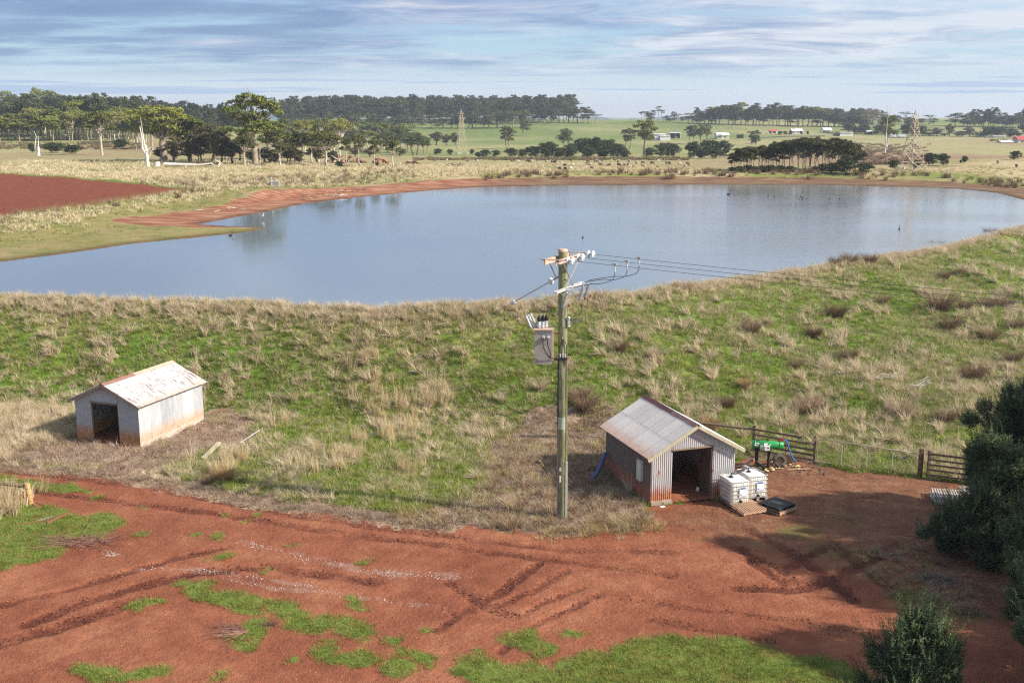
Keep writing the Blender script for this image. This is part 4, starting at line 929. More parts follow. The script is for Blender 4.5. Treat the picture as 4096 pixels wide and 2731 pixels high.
# ------------------------------------------------------------------ trees
def leaf_quads(g, centers, radii, n, size, flat=1.0, up=.2, inner=.55):
    """leaf sized faces spread through clumps; returns V,F"""
    cs = np.array(centers); rr = np.array(radii); wts = rr ** 2; wts = wts / wts.sum()
    k = g.choice(len(cs), n, p=wts)
    d = g.normal(size=(n, 3)); d /= np.linalg.norm(d, axis=1)[:, None]; d[:, 2] = np.where(d[:, 2] < -.35, -d[:, 2] * .6, d[:, 2])
    r = rr[k] * (inner + (1 - inner) * g.random(n)) * (1 + .18 * g.normal(size=n))
    p = cs[k] + d * r[:, None] * np.array([1, 1, flat])
    nrm = d * .7 + g.normal(size=(n, 3)) * .6; nrm[:, 2] += up; nrm /= np.linalg.norm(nrm, axis=1)[:, None]
    a = np.cross(nrm, g.normal(size=(n, 3))); a /= np.linalg.norm(a, axis=1)[:, None]; b = np.cross(nrm, a)
    s = size * g.uniform(.55, 1.25, n)[:, None]
    V = np.stack([p - a * s, p - b * s * .55, p + a * s, p + b * s * .55], 1).reshape(-1, 3)
    F = np.arange(n * 4).reshape(n, 4); return V, F
def limb(mb, a, b, r0, r1, g, wob=.08, n=4, sides=6):
    a = Vector(a); b = Vector(b); L_ = (b - a).length; pts = []; rs = []
    for i in range(n + 1):
        t = i / n; q = a.lerp(b, t)
        if 0 < i < n: q += Vector((g.normal(), g.normal(), g.normal() * .4)) * L_ * wob
        pts.append(q); rs.append(r0 * (1 - t) + r1 * t)
    mb.tube(pts, rs, sides, caps=False); return pts
def tree_meshes(seed, H, W, bark, leaf, cb=.35, ncl=14, cr=.22, nleaf=2200, ls=.3, flat=.6, lean=0., stems=1, dome=.6, tr=.035, leaf2=None, split=.55, lowgap=False, twigs=True):
    g = np.random.default_rng(seed); mb = MB(); cs = []; rs = []
    tops = []
    for s in range(stems):
        a0 = 2 * math.pi * s / stems + g.uniform(0, 1); off = W * .09 * (stems > 1)
        base = (off * math.cos(a0), off * math.sin(a0), -.3)
        spl = H * (cb + (split - cb) * .3) * g.uniform(.85, 1.1)
        mid = (base[0] + math.cos(a0) * W * .10 * (stems > 1) + lean * spl * .6 + g.normal() * W * .02, base[1] + math.sin(a0) * W * .10 * (stems > 1) + g.normal() * W * .02, spl)
        pts = limb(mb, base, mid, H * tr * (1.25 if stems == 1 else .75), H * tr * (.75 if stems == 1 else .5), g, .02, 5, 7); tops.append(mid)
    for i in range(ncl):
        t = (i + .5) / ncl; a = i * 2.399 + g.uniform(-.3, .3); rad = W / 2 * math.sqrt(t) * g.uniform(.65, 1.0) * (1 - cr * .9)
        zc = H * (cb + (1 - cb) * (1 - dome * (rad / (W / 2)) ** 2) * g.uniform(.80, 1.0)) - cr * W * flat * .5
        if i % 2 == 1 and not lowgap: zc = H * (cb + (1 - cb) * g.uniform(.12, .62)); rad *= .85
        elif i % 3 == 1 and lowgap: zc -= H * (1 - cb) * g.uniform(.2, .5)
        c = (rad * math.cos(a) + lean * H * .75, rad * math.sin(a), zc); r_ = W * cr * g.uniform(.7, 1.2)
        cs.append(c); rs.append(r_)
        tp = min(tops, key=lambda q: (q[0] - c[0]) ** 2 + (q[1] - c[1]) ** 2 + g.random() * W)
        limb(mb, tp, (c[0], c[1], c[2] - r_ * .2), H * tr * .42, H * tr * .10, g, .07, 4, 5)
        if twigs:
            for q in range(2):
                limb(mb, (c[0], c[1], c[2] - r_ * .2), (c[0] + g.normal() * r_ * .6, c[1] + g.normal() * r_ * .6, c[2] + r_ * flat * g.uniform(0, .8)), H * tr * .10, H * tr * .03, g, .05, 2, 4)
    # sub-clumps give an uneven outline
    c2 = []; r2 = []
    for c, r_ in zip(cs, rs):
        for q in range(5):
            d = g.normal(size=3); d /= np.linalg.norm(d); d[2] = abs(d[2]) * .8 - .15
            c2.append((c[0] + d[0] * r_ * .75, c[1] + d[1] * r_ * .75, c[2] + d[2] * r_ * .75 * flat)); r2.append(r_ * g.uniform(.35, .6))
    V, F = leaf_quads(g, c2, r2, nleaf, ls, flat)
    V[:, 2] = np.maximum(V[:, 2], .05)
    tm = mb.mesh('trunk', bark); cm = mesh_np('crown', V, F, [leaf] + ([leaf2] if leaf2 else []))
    if leaf2:
        nf = len(F); mi = (g.random(nf) < .35).astype(np.int32); cm.polygons.foreach_set('material_index', mi)
    return tm, cm
TP = {}
def proto(key, H, W, seeds, bark, leaf, **k):
    TP[key] = (H, W, [tree_meshes(s, H, W, bark, leaf, **k) for s in seeds])
proto('euc', 15, 11, (1, 2, 3), m_bark, f_euc, cb=.36, ncl=24, cr=.19, nleaf=6500, ls=.27, flat=.72, dome=.45, leaf2=f_eucgold)
proto('eucdome', 12, 11, (4, 5, 6), m_barkpale, f_eucgold, cb=.42, ncl=24, cr=.18, nleaf=5200, ls=.27, flat=.65, dome=.5, stems=2, leaf2=f_eucg, lowgap=True)
proto('eucgrey', 10, 8, (7, 8, 9), m_bark, f_eucg, cb=.30, ncl=22, cr=.20, nleaf=4500, ls=.24, flat=.75, stems=2, leaf2=f_euc)
proto('umbrella', 9, 7, (10, 11, 12, 13), m_barkpale, f_dark, cb=.50, ncl=20, cr=.20, nleaf=5200, ls=.20, flat=.62, dome=.45, leaf2=f_euc, lowgap=True, tr=.028)
proto('dark', 9, 8, (14, 15, 16), m_barkdark, f_dark, cb=.15, ncl=28, cr=.21, nleaf=6000, ls=.22, flat=.85, leaf2=f_brown)
proto('grove', 8, 6.2, (17, 18, 19, 20), m_bark, f_dark, cb=.34, ncl=28, cr=.23, nleaf=6500, ls=.19, flat=.8, dome=.4, stems=4, lowgap=True, tr=.016, twigs=False)
proto('bush', 4, 5, (21, 22, 23), m_barkdark, f_bush, cb=.0, ncl=28, cr=.23, nleaf=4500, ls=.15, flat=.9, dome=.55, stems=3, tr=.02, twigs=False)
proto('forest', 20, 10, (24, 25, 26, 27), m_bark, f_wood, cb=.16, ncl=22, cr=.21, nleaf=2000, ls=.46, flat=1.1, dome=.75, leaf2=f_eucg, twigs=False, tr=.012)
proto('forestlit', 16, 8, (28, 29, 30, 31), m_bark, f_euc, cb=.38, ncl=20, cr=.20, nleaf=2200, ls=.36, flat=1.0, dome=.7, leaf2=f_eucgold, twigs=False, tr=.012)
proto('bare', 12, 9, (32, 33), m_bark, f_bare, cb=.2, ncl=16, cr=.15, nleaf=500, ls=.22, flat=.9, stems=3, tr=.018)
proto('poplar', 16, 8, (34, 35), m_bark, f_bare, cb=.15, ncl=16, cr=.18, nleaf=1500, ls=.30, flat=1.3, stems=2, tr=.012, twigs=False)
proto('pine', 16, 6, (36, 37), m_bark, f_wood, cb=.70, ncl=7, cr=.2, nleaf=600, ls=.45, flat=.6, twigs=False, tr=.012)
CNT = {}
def tree(kind, px, py, top, wpx, label, name='tree', group=None, seed=None, rz=None, pos=None, hgt=None, cat='tree', variant=None):
    """stand a tree of this kind where the photo shows its foot; height and spread from its size there"""
    X, Y = pos if pos else hit(px, py); gz = h1(X, Y)
    if hgt is None: hgt = Q(px, top, Y)[2] - gz
    wm_ = wpx * Y * 1.0 / FOC
    H, W, ms = TP[kind]; i = CNT.get(kind, 0); CNT[kind] = i + 1
    if variant is not None: i = variant
    t = thing(name, label, cat, (X, Y, gz), rnd.uniform(0, 6.28) if rz is None else rz, group)
    tm, cm = ms[i % len(ms)]
    link(bpy.data.objects.new('trunk', tm), t); link(bpy.data.objects.new('crown', cm), t)
    sx = wm_ / W; t.scale = (sx, sx, hgt / H); return t
BG = 'trees of the belt beyond the ploughed field'
belt = [
 ('umbrella', 409, 622, 444, 125, 'leaning pale trunked gum standing alone left of the tall white snag'),
 ('euc', 653, 647, 415, 250, 'broad multi limbed gum right of the tall white snag with a stout leaning trunk'),
 ('euc', 760, 648, 455, 170, 'olive crowned gum behind the white fallen log'),
 ('dark', 850, 650, 498, 150, 'dark brown shaggy tree in the middle of the belt'),
 ('euc', 1019, 660, 369, 235, 'tallest gum of the belt, a huge crown with a bare spar on top'),
 ('umbrella', 979, 663, 538, 85, 'small umbrella shaped paperbark in front of the tallest gum'),
 ('euc', 1105, 652, 480, 110, 'gum of middle height right of the tallest gum'),
 ('umbrella', 1122, 667, 568, 80, 'short dark paperbark with a forked white trunk right of the tallest gum'),
 ('dark', 930, 655, 565, 110, 'low dark tree filling the belt left of the tallest gum'),
 ('dark', 1060, 648, 590, 100, 'dark undergrowth tree behind the tallest gum'),
 ('umbrella', 1210, 656, 527, 105, 'dark paperbark with two crooked white trunks'),
 ('umbrella', 1246, 662, 535, 95, 'dark paperbark with a straight pale trunk beside the crooked one'),
 ('umbrella', 1304, 667, 523, 120, 'wide dark paperbark in front of the orange rocks'),
 ('umbrella', 1386, 665, 552, 50, 'slender leaning paperbark with a small flat crown'),
 ('umbrella', 1436, 673, 538, 66, 'white trunked paperbark leaning to the right'),
 ('umbrella', 1499, 670, 558, 52, 'thin straight paperbark with a neat umbrella crown'),
 ('umbrella', 1572, 675, 556, 78, 'rightmost paperbark of the belt with a thick white trunk'),
 ('dark', 1150, 655, 560, 70, 'dark low tree between the two white trunked paperbarks'),
 ('eucdome', 1274, 625, 478, 100, 'domed olive gum behind the dark paperbarks at left'),
 ('eucdome', 1212, 622, 478, 100, 'pale domed gum at the far left of the domed ones'),
 ('eucdome', 1362, 628, 470, 120, 'broadest domed gum with a lime top and bare branches below'),
 ('eucdome', 1530, 600, 488, 85, 'domed gum with a bright top left of the steel pylon'),
 ('eucgrey', 1527, 618, 530, 62, 'round grey green gum behind the leaning paperbark'),
 ('eucgrey', 1595, 600, 508, 95, 'spreading grey gum at the right end of the domed ones'),
 ('eucgrey', 1661, 621, 528, 92, 'open grey gum with a forked white stem left of the pylon'),
 ('eucgrey', 1450, 600, 530, 80, 'grey gum half hidden behind the white trunked paperbark'),
 ('forestlit', 545, 600, 455, 90, 'bare limbed grey gum behind the tall white snag'),
 ('euc', 700, 640, 440, 160, 'gum with yellowish foliage behind the multi limbed gum'),
]
fill = [('dark', 700, 652, 545, 95), ('dark', 760, 655, 560, 85), ('dark', 805, 650, 540, 90), ('euc', 800, 645, 490, 110), ('dark', 885, 655, 530, 95), ('euc', 905, 640, 500, 100), ('dark', 960, 648, 540, 90), ('eucgrey', 990, 640, 500, 95), ('dark', 1015, 658, 600, 80), ('euc', 1075, 640, 470, 110), ('dark', 1095, 660, 600, 80), ('dark', 1160, 655, 575, 90), ('eucgrey', 1160, 635, 520, 95), ('dark', 1195, 660, 600, 70), ('umbrella', 1180, 652, 545, 95), ('dark', 1270, 655, 575, 95), ('umbrella', 1275, 650, 530, 100), ('umbrella', 1340, 655, 540, 90), ('dark', 1330, 660, 600, 60), ('eucdome', 1320, 622, 490, 95), ('eucgrey', 1410, 605, 520, 85), ('eucdome', 1480, 605, 520, 80), ('eucgrey', 1630, 612, 530, 75), ('eucgrey', 1560, 612, 525, 80), ('dark', 640, 640, 590, 60), ('euc', 610, 600, 450, 110), ('dark', 1420, 625, 590, 70), ('dark', 1480, 628, 595, 70), ('dark', 1600, 625, 590, 60), ('eucgrey', 1700, 612, 548, 60)]
for k_, px, py, tp, wp_ in fill: tree(k_, px, py, tp, wp_, {'dark': 'shaggy dark tree filling the belt beyond the ploughed field', 'euc': 'olive gum in the thick of the belt beyond the ploughed field', 'eucgrey': 'grey green gum in the thick of the belt', 'umbrella': 'dark paperbark in the thick of the belt', 'eucdome': 'domed gum in the thick of the belt'}[k_], 'gum_tree' if 'euc' in k_ else 'dark_tree', 'filling trees of the belt')
for k_, px, py, tp, wp_, lb in belt: tree(k_, px, py, tp, wp_, lb, 'gum_tree' if 'gum' in lb else 'paperbark_tree' if 'paperbark' in lb else 'dark_tree', BG)
mid = [
 ('eucgrey', 2030, 597, 501, 78, 'round gum in the green field between the forest edge and the bushes'),
 ('eucgrey', 2260, 606, 514, 78, 'gum standing out of the left part of the dark hedge'),
 ('eucgrey', 2510, 600, 509, 70, 'grey gum left of the tall field gum'),
 ('euc', 2576, 626, 476, 105, 'tall gum with a bare lower trunk in front of the dark hedge'),
 ('eucgrey', 2765, 575, 498, 66, 'dark green tree between the black barn and the white house'),
 ('eucgrey', 2811, 578, 493, 84, 'broad gum just left of the white farmhouse'),
 ('eucgrey', 3015, 582, 518, 62, 'windblown tree by the road right of the white farmhouse'),
 ('eucgrey', 2100, 545, 480, 60, 'tree with pale stems at the corner of the far wood'),
 ('dark', 1745, 582, 525, 62, 'left dark tree of the trio beside the pylon'),
 ('dark', 1785, 582, 538, 42, 'middle dark tree of the trio beside the pylon'),
 ('dark', 1820, 582, 532, 46, 'right dark tree of the trio beside the pylon'),
 ('forest', 1136, 500, 403, 95, 'dark round topped tree above the belt left of the far wood'),
 ('euc', 3548, 608, 456, 76, 'big gum with a white trunk and dead top in the right field'),
 ('forest', 3820, 505, 448, 85, 'gum rising above the hedge left of the right hand wood'),
 ('eucgrey', 3640, 520, 470, 60, 'green tree behind the white arched roofs'),
]
for k_, px, py, tp, wp_, lb in mid: tree(k_, px, py, tp, wp_, lb, 'gum_tree' if 'gum' in lb else 'tree', 'trees in the middle distance')
# bushes of the hedge
hb = [(2045, 628, 592, 60), (2090, 630, 597, 50), (2130, 632, 585, 75), (2180, 634, 572, 80), (2235, 634, 590, 70), (2200, 622, 566, 80), (2290, 622, 572, 80), (2340, 626, 552, 90), (2385, 628, 548, 95), (2430, 630, 556, 90), (2355, 632, 590, 65), (2280, 634, 588, 60), (2470, 632, 575, 80), (2500, 634, 600, 50), (2410, 632, 600, 60), (2655, 628, 570, 90), (2690, 630, 575, 75), (2600, 630, 590, 60), (2770, 634, 565, 70), (2830, 632, 560, 95), (2890, 634, 562, 80), (2860, 636, 590, 60), (2800, 636, 596, 60), (1985, 628, 600, 45), (1940, 630, 598, 50), (1913, 632, 608, 32)]
for i, (px, py, tp, wp_) in enumerate(hb):
    tree('bush', px, py, tp, wp_, 'dark rounded bush of the hedge beyond the reservoir', 'bush', 'bushes of the hedge beyond the reservoir', cat='bush')
sb = [(1753, 619, 594, 46, 'dark bush left of the pylon foot in the pair before the trees'), (1800, 622, 596, 28, 'small round bush just left of the pylon foot'), (1888, 618, 597, 24, 'small round bush right of the pylon foot'),
 (1357, 668, 645, 50, 'dark green bush before the orange rocks'), (1508, 668, 650, 22, 'small bush right of the thin straight paperbark'), (128, 612, 572, 28, 'upright dark bush left of the broken white stump'), (215, 612, 570, 100, 'wide dark bush right of the broken white stump'), (290, 614, 580, 85, 'brown twiggy bush sloping down on the right of the wide dark one'),
 (485, 595, 556, 66, 'dark bush with bare stems in the green field at left'), (628, 626, 608, 18, 'tiny round bush between the snag and the multi limbed gum'),
 (3574, 677, 640, 50, 'clipped dark bush left of the right pylon'), (3663, 677, 640, 38, 'round dark bush behind the right pylon'), (3720, 662, 611, 72, 'biggest of the pair of dark bushes right of the right pylon'), (3772, 662, 614, 56, 'second dark bush joined to the biggest right of the pylon'),
 (3858, 652, 624, 30, 'small pointed bush in the right field'), (3842, 653, 640, 12, 'tiny bush left of the small pointed one'), (4060, 640, 603, 50, 'dark bush on the rise at the right edge'),
 (3330, 695, 650, 70, 'green bush at the right foot of the dark grove'), (3385, 697, 630, 90, 'large green bush at the right end of the dark grove'), (3455, 697, 650, 85, 'last low bush right of the dark grove'), (3020, 575, 548, 48, 'round shrub beside the windblown tree'), (3250, 640, 630, 14, 'low dark shrub')]
for px, py, tp, wp_, lb in sb[:-1]: tree('bush', px, py, tp, wp_, lb, 'bush', None, cat='bush')
# paperbark grove on the far bank
gv = [(2935, 682, 610, 62), (2962, 686, 590, 70), (3000, 686, 585, 75), (3040, 684, 580, 80), (3075, 687, 585, 70), (3105, 684, 566, 85), (3145, 688, 560, 85), (3180, 684, 555, 80), (3205, 689, 548, 95), (3250, 684, 547, 100), (3290, 690, 556, 95), (3330, 684, 550, 100), (3370, 690, 556, 95), (3405, 684, 575, 85), (3120, 680, 575, 80), (3230, 680, 560, 80), (3310, 679, 560, 80), (2985, 679, 600, 60), (3065, 678, 588, 60), (3430, 692, 600, 70)]
for px, py, tp, wp_ in gv: tree('grove', px, py, tp, wp_, 'dark flat topped paperbark with bare grey stems in the grove on the far bank', 'paperbark_tree', 'paperbarks of the grove on the far bank')
for i, (px, tp) in enumerate([(2930, 668), (2960, 664), (2990, 660), (3020, 664), (3050, 662), (3085, 660), (3120, 662), (3160, 664), (3290, 655), (3260, 665)]):
    tree('bush', px, 690, tp, 48, 'low dark bush at the foot of the paperbark grove', 'bush', 'bushes at the foot of the grove', cat='bush')
# woods: front rows as trees, the mass behind as one
def wood(n, x0, x1, ybase, yjit, top0, kinds, wpx, label, group, sd_, dist=None):
    g = random.Random(sd_)
    for i in range(n):
        px = x0 + (x1 - x0) * (i + g.uniform(.1, .9)) / n; py = np.interp(px, [a for a, b in ybase], [b for a, b in ybase]) + g.uniform(-yjit, 0)
        tp = np.interp(px, [a for a, b in top0], [b for a, b in top0]) + g.choice((-16, -6, 0, 6, 14, 24)) + g.uniform(-4, 4)
        tree(g.choice(kinds), px, float(py), float(tp), wpx * g.uniform(.75, 1.25), label, 'forest_tree', group)
wood(46, -60, 610, [(0, 566), (400, 564), (640, 585)], 10, [(0, 462), (200, 440), (450, 460), (600, 480)], ['forestlit', 'forestlit', 'eucdome'], 92, 'pale stemmed gum in the front row of the left wood', 'front trees of the left wood', 1)
wood(36, -60, 640, [(0, 545), (640, 560)], 10, [(0, 412), (200, 402), (330, 415), (500, 438), (640, 452)], ['forestlit', 'forestlit', 'forest'], 82, 'olive gum in the thick of the left wood', 'inner trees of the left wood', 2)
wood(30, -60, 480, [(0, 515), (480, 530)], 12, [(0, 372), (150, 366), (330, 372), (420, 395), (480, 430)], ['forest', 'forestlit'], 85, 'dark gum on the skyline of the left wood', 'skyline trees of the left wood', 3)
wood(20, 590, 900, [(590, 520), (900, 530)], 10, [(590, 400), (650, 402), (760, 422), (900, 448)], ['forest'], 85, 'dark grey gum of the wood behind the belt', 'trees of the wood behind the belt', 4)
wood(24, 1080, 1640, [(1080, 590), (1640, 565)], 8, [(1080, 485), (1640, 500)], ['forest', 'eucgrey', 'forestlit'], 84, 'grey green gum in the hollow between the belt and the central wood', 'trees in the hollow behind the belt', 14)
wood(34, 1090, 2125, [(1090, 545), (1650, 518), (2125, 514)], 4, [(1090, 470), (1300, 455), (2125, 440)], ['forest', 'forest', 'eucgrey'], 70, 'grey green gum along the front edge of the central wood', 'front trees of the central wood', 5)
wood(40, 1120, 2330, [(1090, 500), (2330, 480)], 6, [(1100, 440), (1240, 418), (1440, 408), (1800, 412), (2100, 404), (2330, 425)], ['forest', 'forest', 'pine'], 72, 'tall dark gum on the skyline of the central wood', 'skyline trees of the central wood', 6)
wood(12, 2130, 2392, [(2130, 494), (2392, 494)], 3, [(2130, 415), (2300, 425), (2392, 462)], ['forest', 'pine'], 60, 'tall gum at the right end of the central wood', 'right end of the central wood', 7)
wood(14, 2560, 2735, [(2560, 491), (2735, 491)], 2, [(2560, 455), (2630, 440), (2735, 462)], ['pine', 'forest', 'pine'], 36, 'thin pine with a tufted top on the crest of the green hill', 'pines on the green hill', 8)
wood(46, 2745, 3480, [(2745, 494), (3000, 502), (3480, 512)], 3, [(2745, 475), (2850, 445), (2930, 424), (3060, 428), (3200, 430), (3300, 448), (3480, 470)], ['forest', 'forest', 'forestlit'], 74, 'dark tree of the wood behind the farmhouses', 'trees of the wood behind the farmhouses', 9)
wood(12, 3480, 3740, [(3480, 500), (3740, 500)], 2, [(3480, 458), (3600, 462), (3740, 460)], ['forest', 'pine'], 56, 'windswept pine behind the right pylon', 'pines behind the right pylon', 10)
wood(26, 3850, 4150, [(3850, 508), (4150, 515)], 5, [(3850, 470), (3900, 445), (4000, 442), (4150, 455)], ['forest'], 62, 'gum of the rounded wood at the right edge', 'trees of the right hand wood', 11)
wood(9, 3430, 3545, [(3430, 505), (3545, 505)], 2, [(3430, 452), (3490, 444), (3545, 456)], ['poplar'], 34, 'leafless poplar in the stand right of the farmhouses', 'leafless poplars', 12)
wood(26, 3300, 4150, [(3300, 532), (3500, 540), (4000, 552), (4150, 552)], 3, [(3300, 500), (3500, 505), (3700, 508), (4000, 510), (4150, 500)], ['dark', 'bush'], 55, 'low dark tree of the hedgerow across the right field', 'hedgerow trees across the right field', 13)
# mass of forest canopy further back
def joined(key, i):
    tm, cm = TP[key][2][i]; bm_v = []; 
    n1 = len(tm.vertices); co = np.empty(n1 * 3, np.float32); tm.vertices.foreach_get('co', co)
    c2 = np.empty(len(cm.vertices) * 3, np.float32); cm.vertices.foreach_get('co', c2)
    F = np.empty(len(cm.polygons) * 4, np.int32); cm.loops.foreach_get('vertex_index', F)
    return mesh_np('canopy', c2.reshape(-1, 3), F.reshape(-1, 4), [f_wood])
cj = [joined('forest', i) for i in range(3)]
def mass(name, n, x0, x1, y0, y1, hm, seed):
    g = np.random.default_rng(seed); rr = g.uniform(x0, x1, n); Y = g.uniform(y0, y1, n); X = rr * Y
    z = height(X, Y) - 1; s = g.uniform(.62, 1.08, n) * hm / 20
    link(scatter(name, np.stack([X, Y, z], 1), np.stack([0 * X, 0 * X, g.uniform(0, 6, n)], 1), s, cj), kind='stuff')
mass('left_forest', 420, -.52, -.33, 480, 780, 20, 1); mass('middle_forest', 500, -.21, .055, 930, 1250, 25, 2)
mass('belt_forest', 120, -.33, -.24, 560, 900, 17, 4)
mass('right_forest', 260, .165, .33, 1010, 1300, 14, 3)

# dead trees and logs
def snag(px, py, top, wpx, label, limbs, name='dead_tree', mat=None, tw=.5):
    X, Y = hit(px, py); gz = h1(X, Y); sc_ = Y / FOC
    mb = MB(); H = (py - top) * sc_ * 1.02; g = np.random.default_rng(int(px))
    def W_(a): return ((a[0] - px) * sc_, g.uniform(-.2, .2), (py - a[1]) * sc_ * 1.02)
    r0 = wpx * sc_ / 2
    t = thing(name, label, 'dead tree', (X, Y, gz))
    tr_ = MB(); tp = W_(limbs[0]); tr_.tube([(0, 0, -.3), (0, 0, .4), (tp[0] * .15, .1, tp[2] * .2), (tp[0] * .3, 0, tp[2] * .42), (tp[0] * .5, 0, tp[2] * .47), (tp[0] * .75, -.1, tp[2] * .7), tp], [r0 * 1.1, r0 * .72, r0 * .62, r0 * .52, r0 * .22, r0 * .16, r0 * .04], 9); tr_.obj('trunk', mat or m_dead, t)
    for a, b, r_ in limbs[1:]:
        A_ = W_(a); B_ = W_(b); q = MB(); limb(q, A_, B_, r0 * r_, r0 * r_ * .25, g, .06, 4, 6); q.obj('branch', mat or m_dead, t)
    return t
snag(154, 623, 546, 17, 'broken white stump tapering to a splinter left of the wide dark bush', [(160, 546), ((150, 610), (146, 530), .3)], 'broken_stump')
snag(592, 672, 472, 22, 'tall bleached snag with broken spars in the dry field', [(577, 478), ((592, 610), (612, 590), .35), ((578, 600), (562, 588), .25), ((588, 625), (572, 515), .5), ((590, 640), (615, 600), .3)])
snag(1077, 650, 562, 6, 'thin bleached dead trunk right of the tallest gum', [(1073, 562), ((1076, 610), (1088, 590), .5), ((1075, 600), (1066, 580), .5)])
snag(1040, 655, 575, 6, 'crooked bleached trunk just behind the tallest gum', [(1043, 570), ((1040, 610), (1048, 585), .5)])
snag(1360, 668, 560, 7, 'white dead stem with a hooked branch behind the dark bush', [(1352, 600), ((1355, 640), (1325, 625), .8), ((1352, 620), (1365, 605), .5)])
snag(3540, 614, 422, 9, 'white trunk and bare dead top of the big gum in the right field', [(3541, 440), ((3541, 470), (3556, 432), .3), ((3540, 465), (3537, 424), .3), ((3541, 590), (3556, 560), .5), ((3540, 480), (3552, 450), .3)])
snag(1005, 430, 350, 3, 'bare spar rising out of the tallest gum', [(990, 349), ((997, 380), (985, 352), .5)]) if False else None
X, Y = hit(1019, 660); sp_ = MB(); a = Q(1015, 480, Y); b = Q(1004, 410, Y); c = Q(991, 350, Y)
sp_.tube([a, b, c], [.22, .14, .06], 6); sp_.obj('dead_branch', m_bark, label='bare spar sticking out of the top of the tallest gum', cat='dead branch')
X, Y = hit(628, 668); st = MB(); st.tube([(0, 0, -.2), (.05, 0, .5), (0, 0, 1.05)], [.75, .6, .55], 10); st.obj('tree_stump', m_dead, loc=(X, Y, h1(X, Y)), label='cut stump beside the tall bleached snag', cat='stump')
X, Y = hit(720, 668); lg = MB(); s_ = Y / FOC
lg.tube([((657 - 720) * s_, 0, .5), ((740 - 720) * s_, .3, .4), ((800 - 720) * s_, .2, .35), ((845 - 720) * s_, 0, .7), ((862 - 720) * s_, 0, .2)], [.42, .34, .26, .15, .06], 8)
t = thing('fallen_log', 'long white fallen log lying in the dry grass', 'log', (X, Y, h1(X, Y))); lg.obj('trunk', m_dead, t)
br = MB(); br.tube([((870 - 720) * s_, 0, .0), ((878 - 720) * s_, 0, .9), ((860 - 720) * s_, 0, 1.5)], [.2, .15, .06], 6); br.tube([((872 - 720) * s_, 0, .3), ((885 - 720) * s_, 0, .8), ((875 - 720) * s_, 0, 1.4)], [.1, .08, .05], 6); br.obj('branch', m_dead, t)
# heap of orange rocks behind the belt
g = random.Random(5)
rk = [pebble(40 + i).mesh('rock', m_rock) for i in range(5)]
def rockheap(x0, x1, py, top, n, grp, lb):
    for i in range(n):
        px = g.uniform(x0, x1); u_ = 1 - abs((px - (x0 + x1) / 2) / ((x1 - x0) / 2)) ** 2; X, Y = hit(px, py); Y += g.uniform(-1, 1.5); zt = h1(X, Y)
        hh = (py - top) * Y / FOC * u_ * g.random(); o = link(bpy.data.objects.new('rock', rk[i % 5]), None, (X, Y, zt + hh + .15), (g.uniform(-.5, .5), g.uniform(-.5, .5), g.uniform(0, 6)), lb, 'rock', grp); o.scale = (g.uniform(.45, 1.1), g.uniform(.4, .8), g.uniform(.35, .65))
rockheap(1310, 1465, 652, 622, 70, 'rocks of the long orange heap', 'orange rock in the long heap behind the paperbarks')
rockheap(1482, 1552, 655, 632, 36, 'rocks of the middle orange heap', 'orange brown rock in the heap left of the rightmost paperbark')
rockheap(1615, 1680, 660, 642, 26, 'rocks of the small orange heap', 'orange rock in the small heap at the right end of the belt')
# tangle of roots in the field
X, Y = hit(1812, 672); tg = MB(); gg = np.random.default_rng(4)
for i in range(22): a = gg.uniform(-1, 1, 3) * (1.6, .6, .4) + (0, 0, .6); b = a + gg.normal(size=3) * (.9, .4, .4); b[2] = abs(b[2]); limb(tg, a, b, .11, .03, gg, .1, 2, 5)
tg.obj('uprooted_stump', m_bark, loc=(X, Y, h1(X, Y)), label='grey uprooted stump lying in the pale field before the pylon', cat='stump')

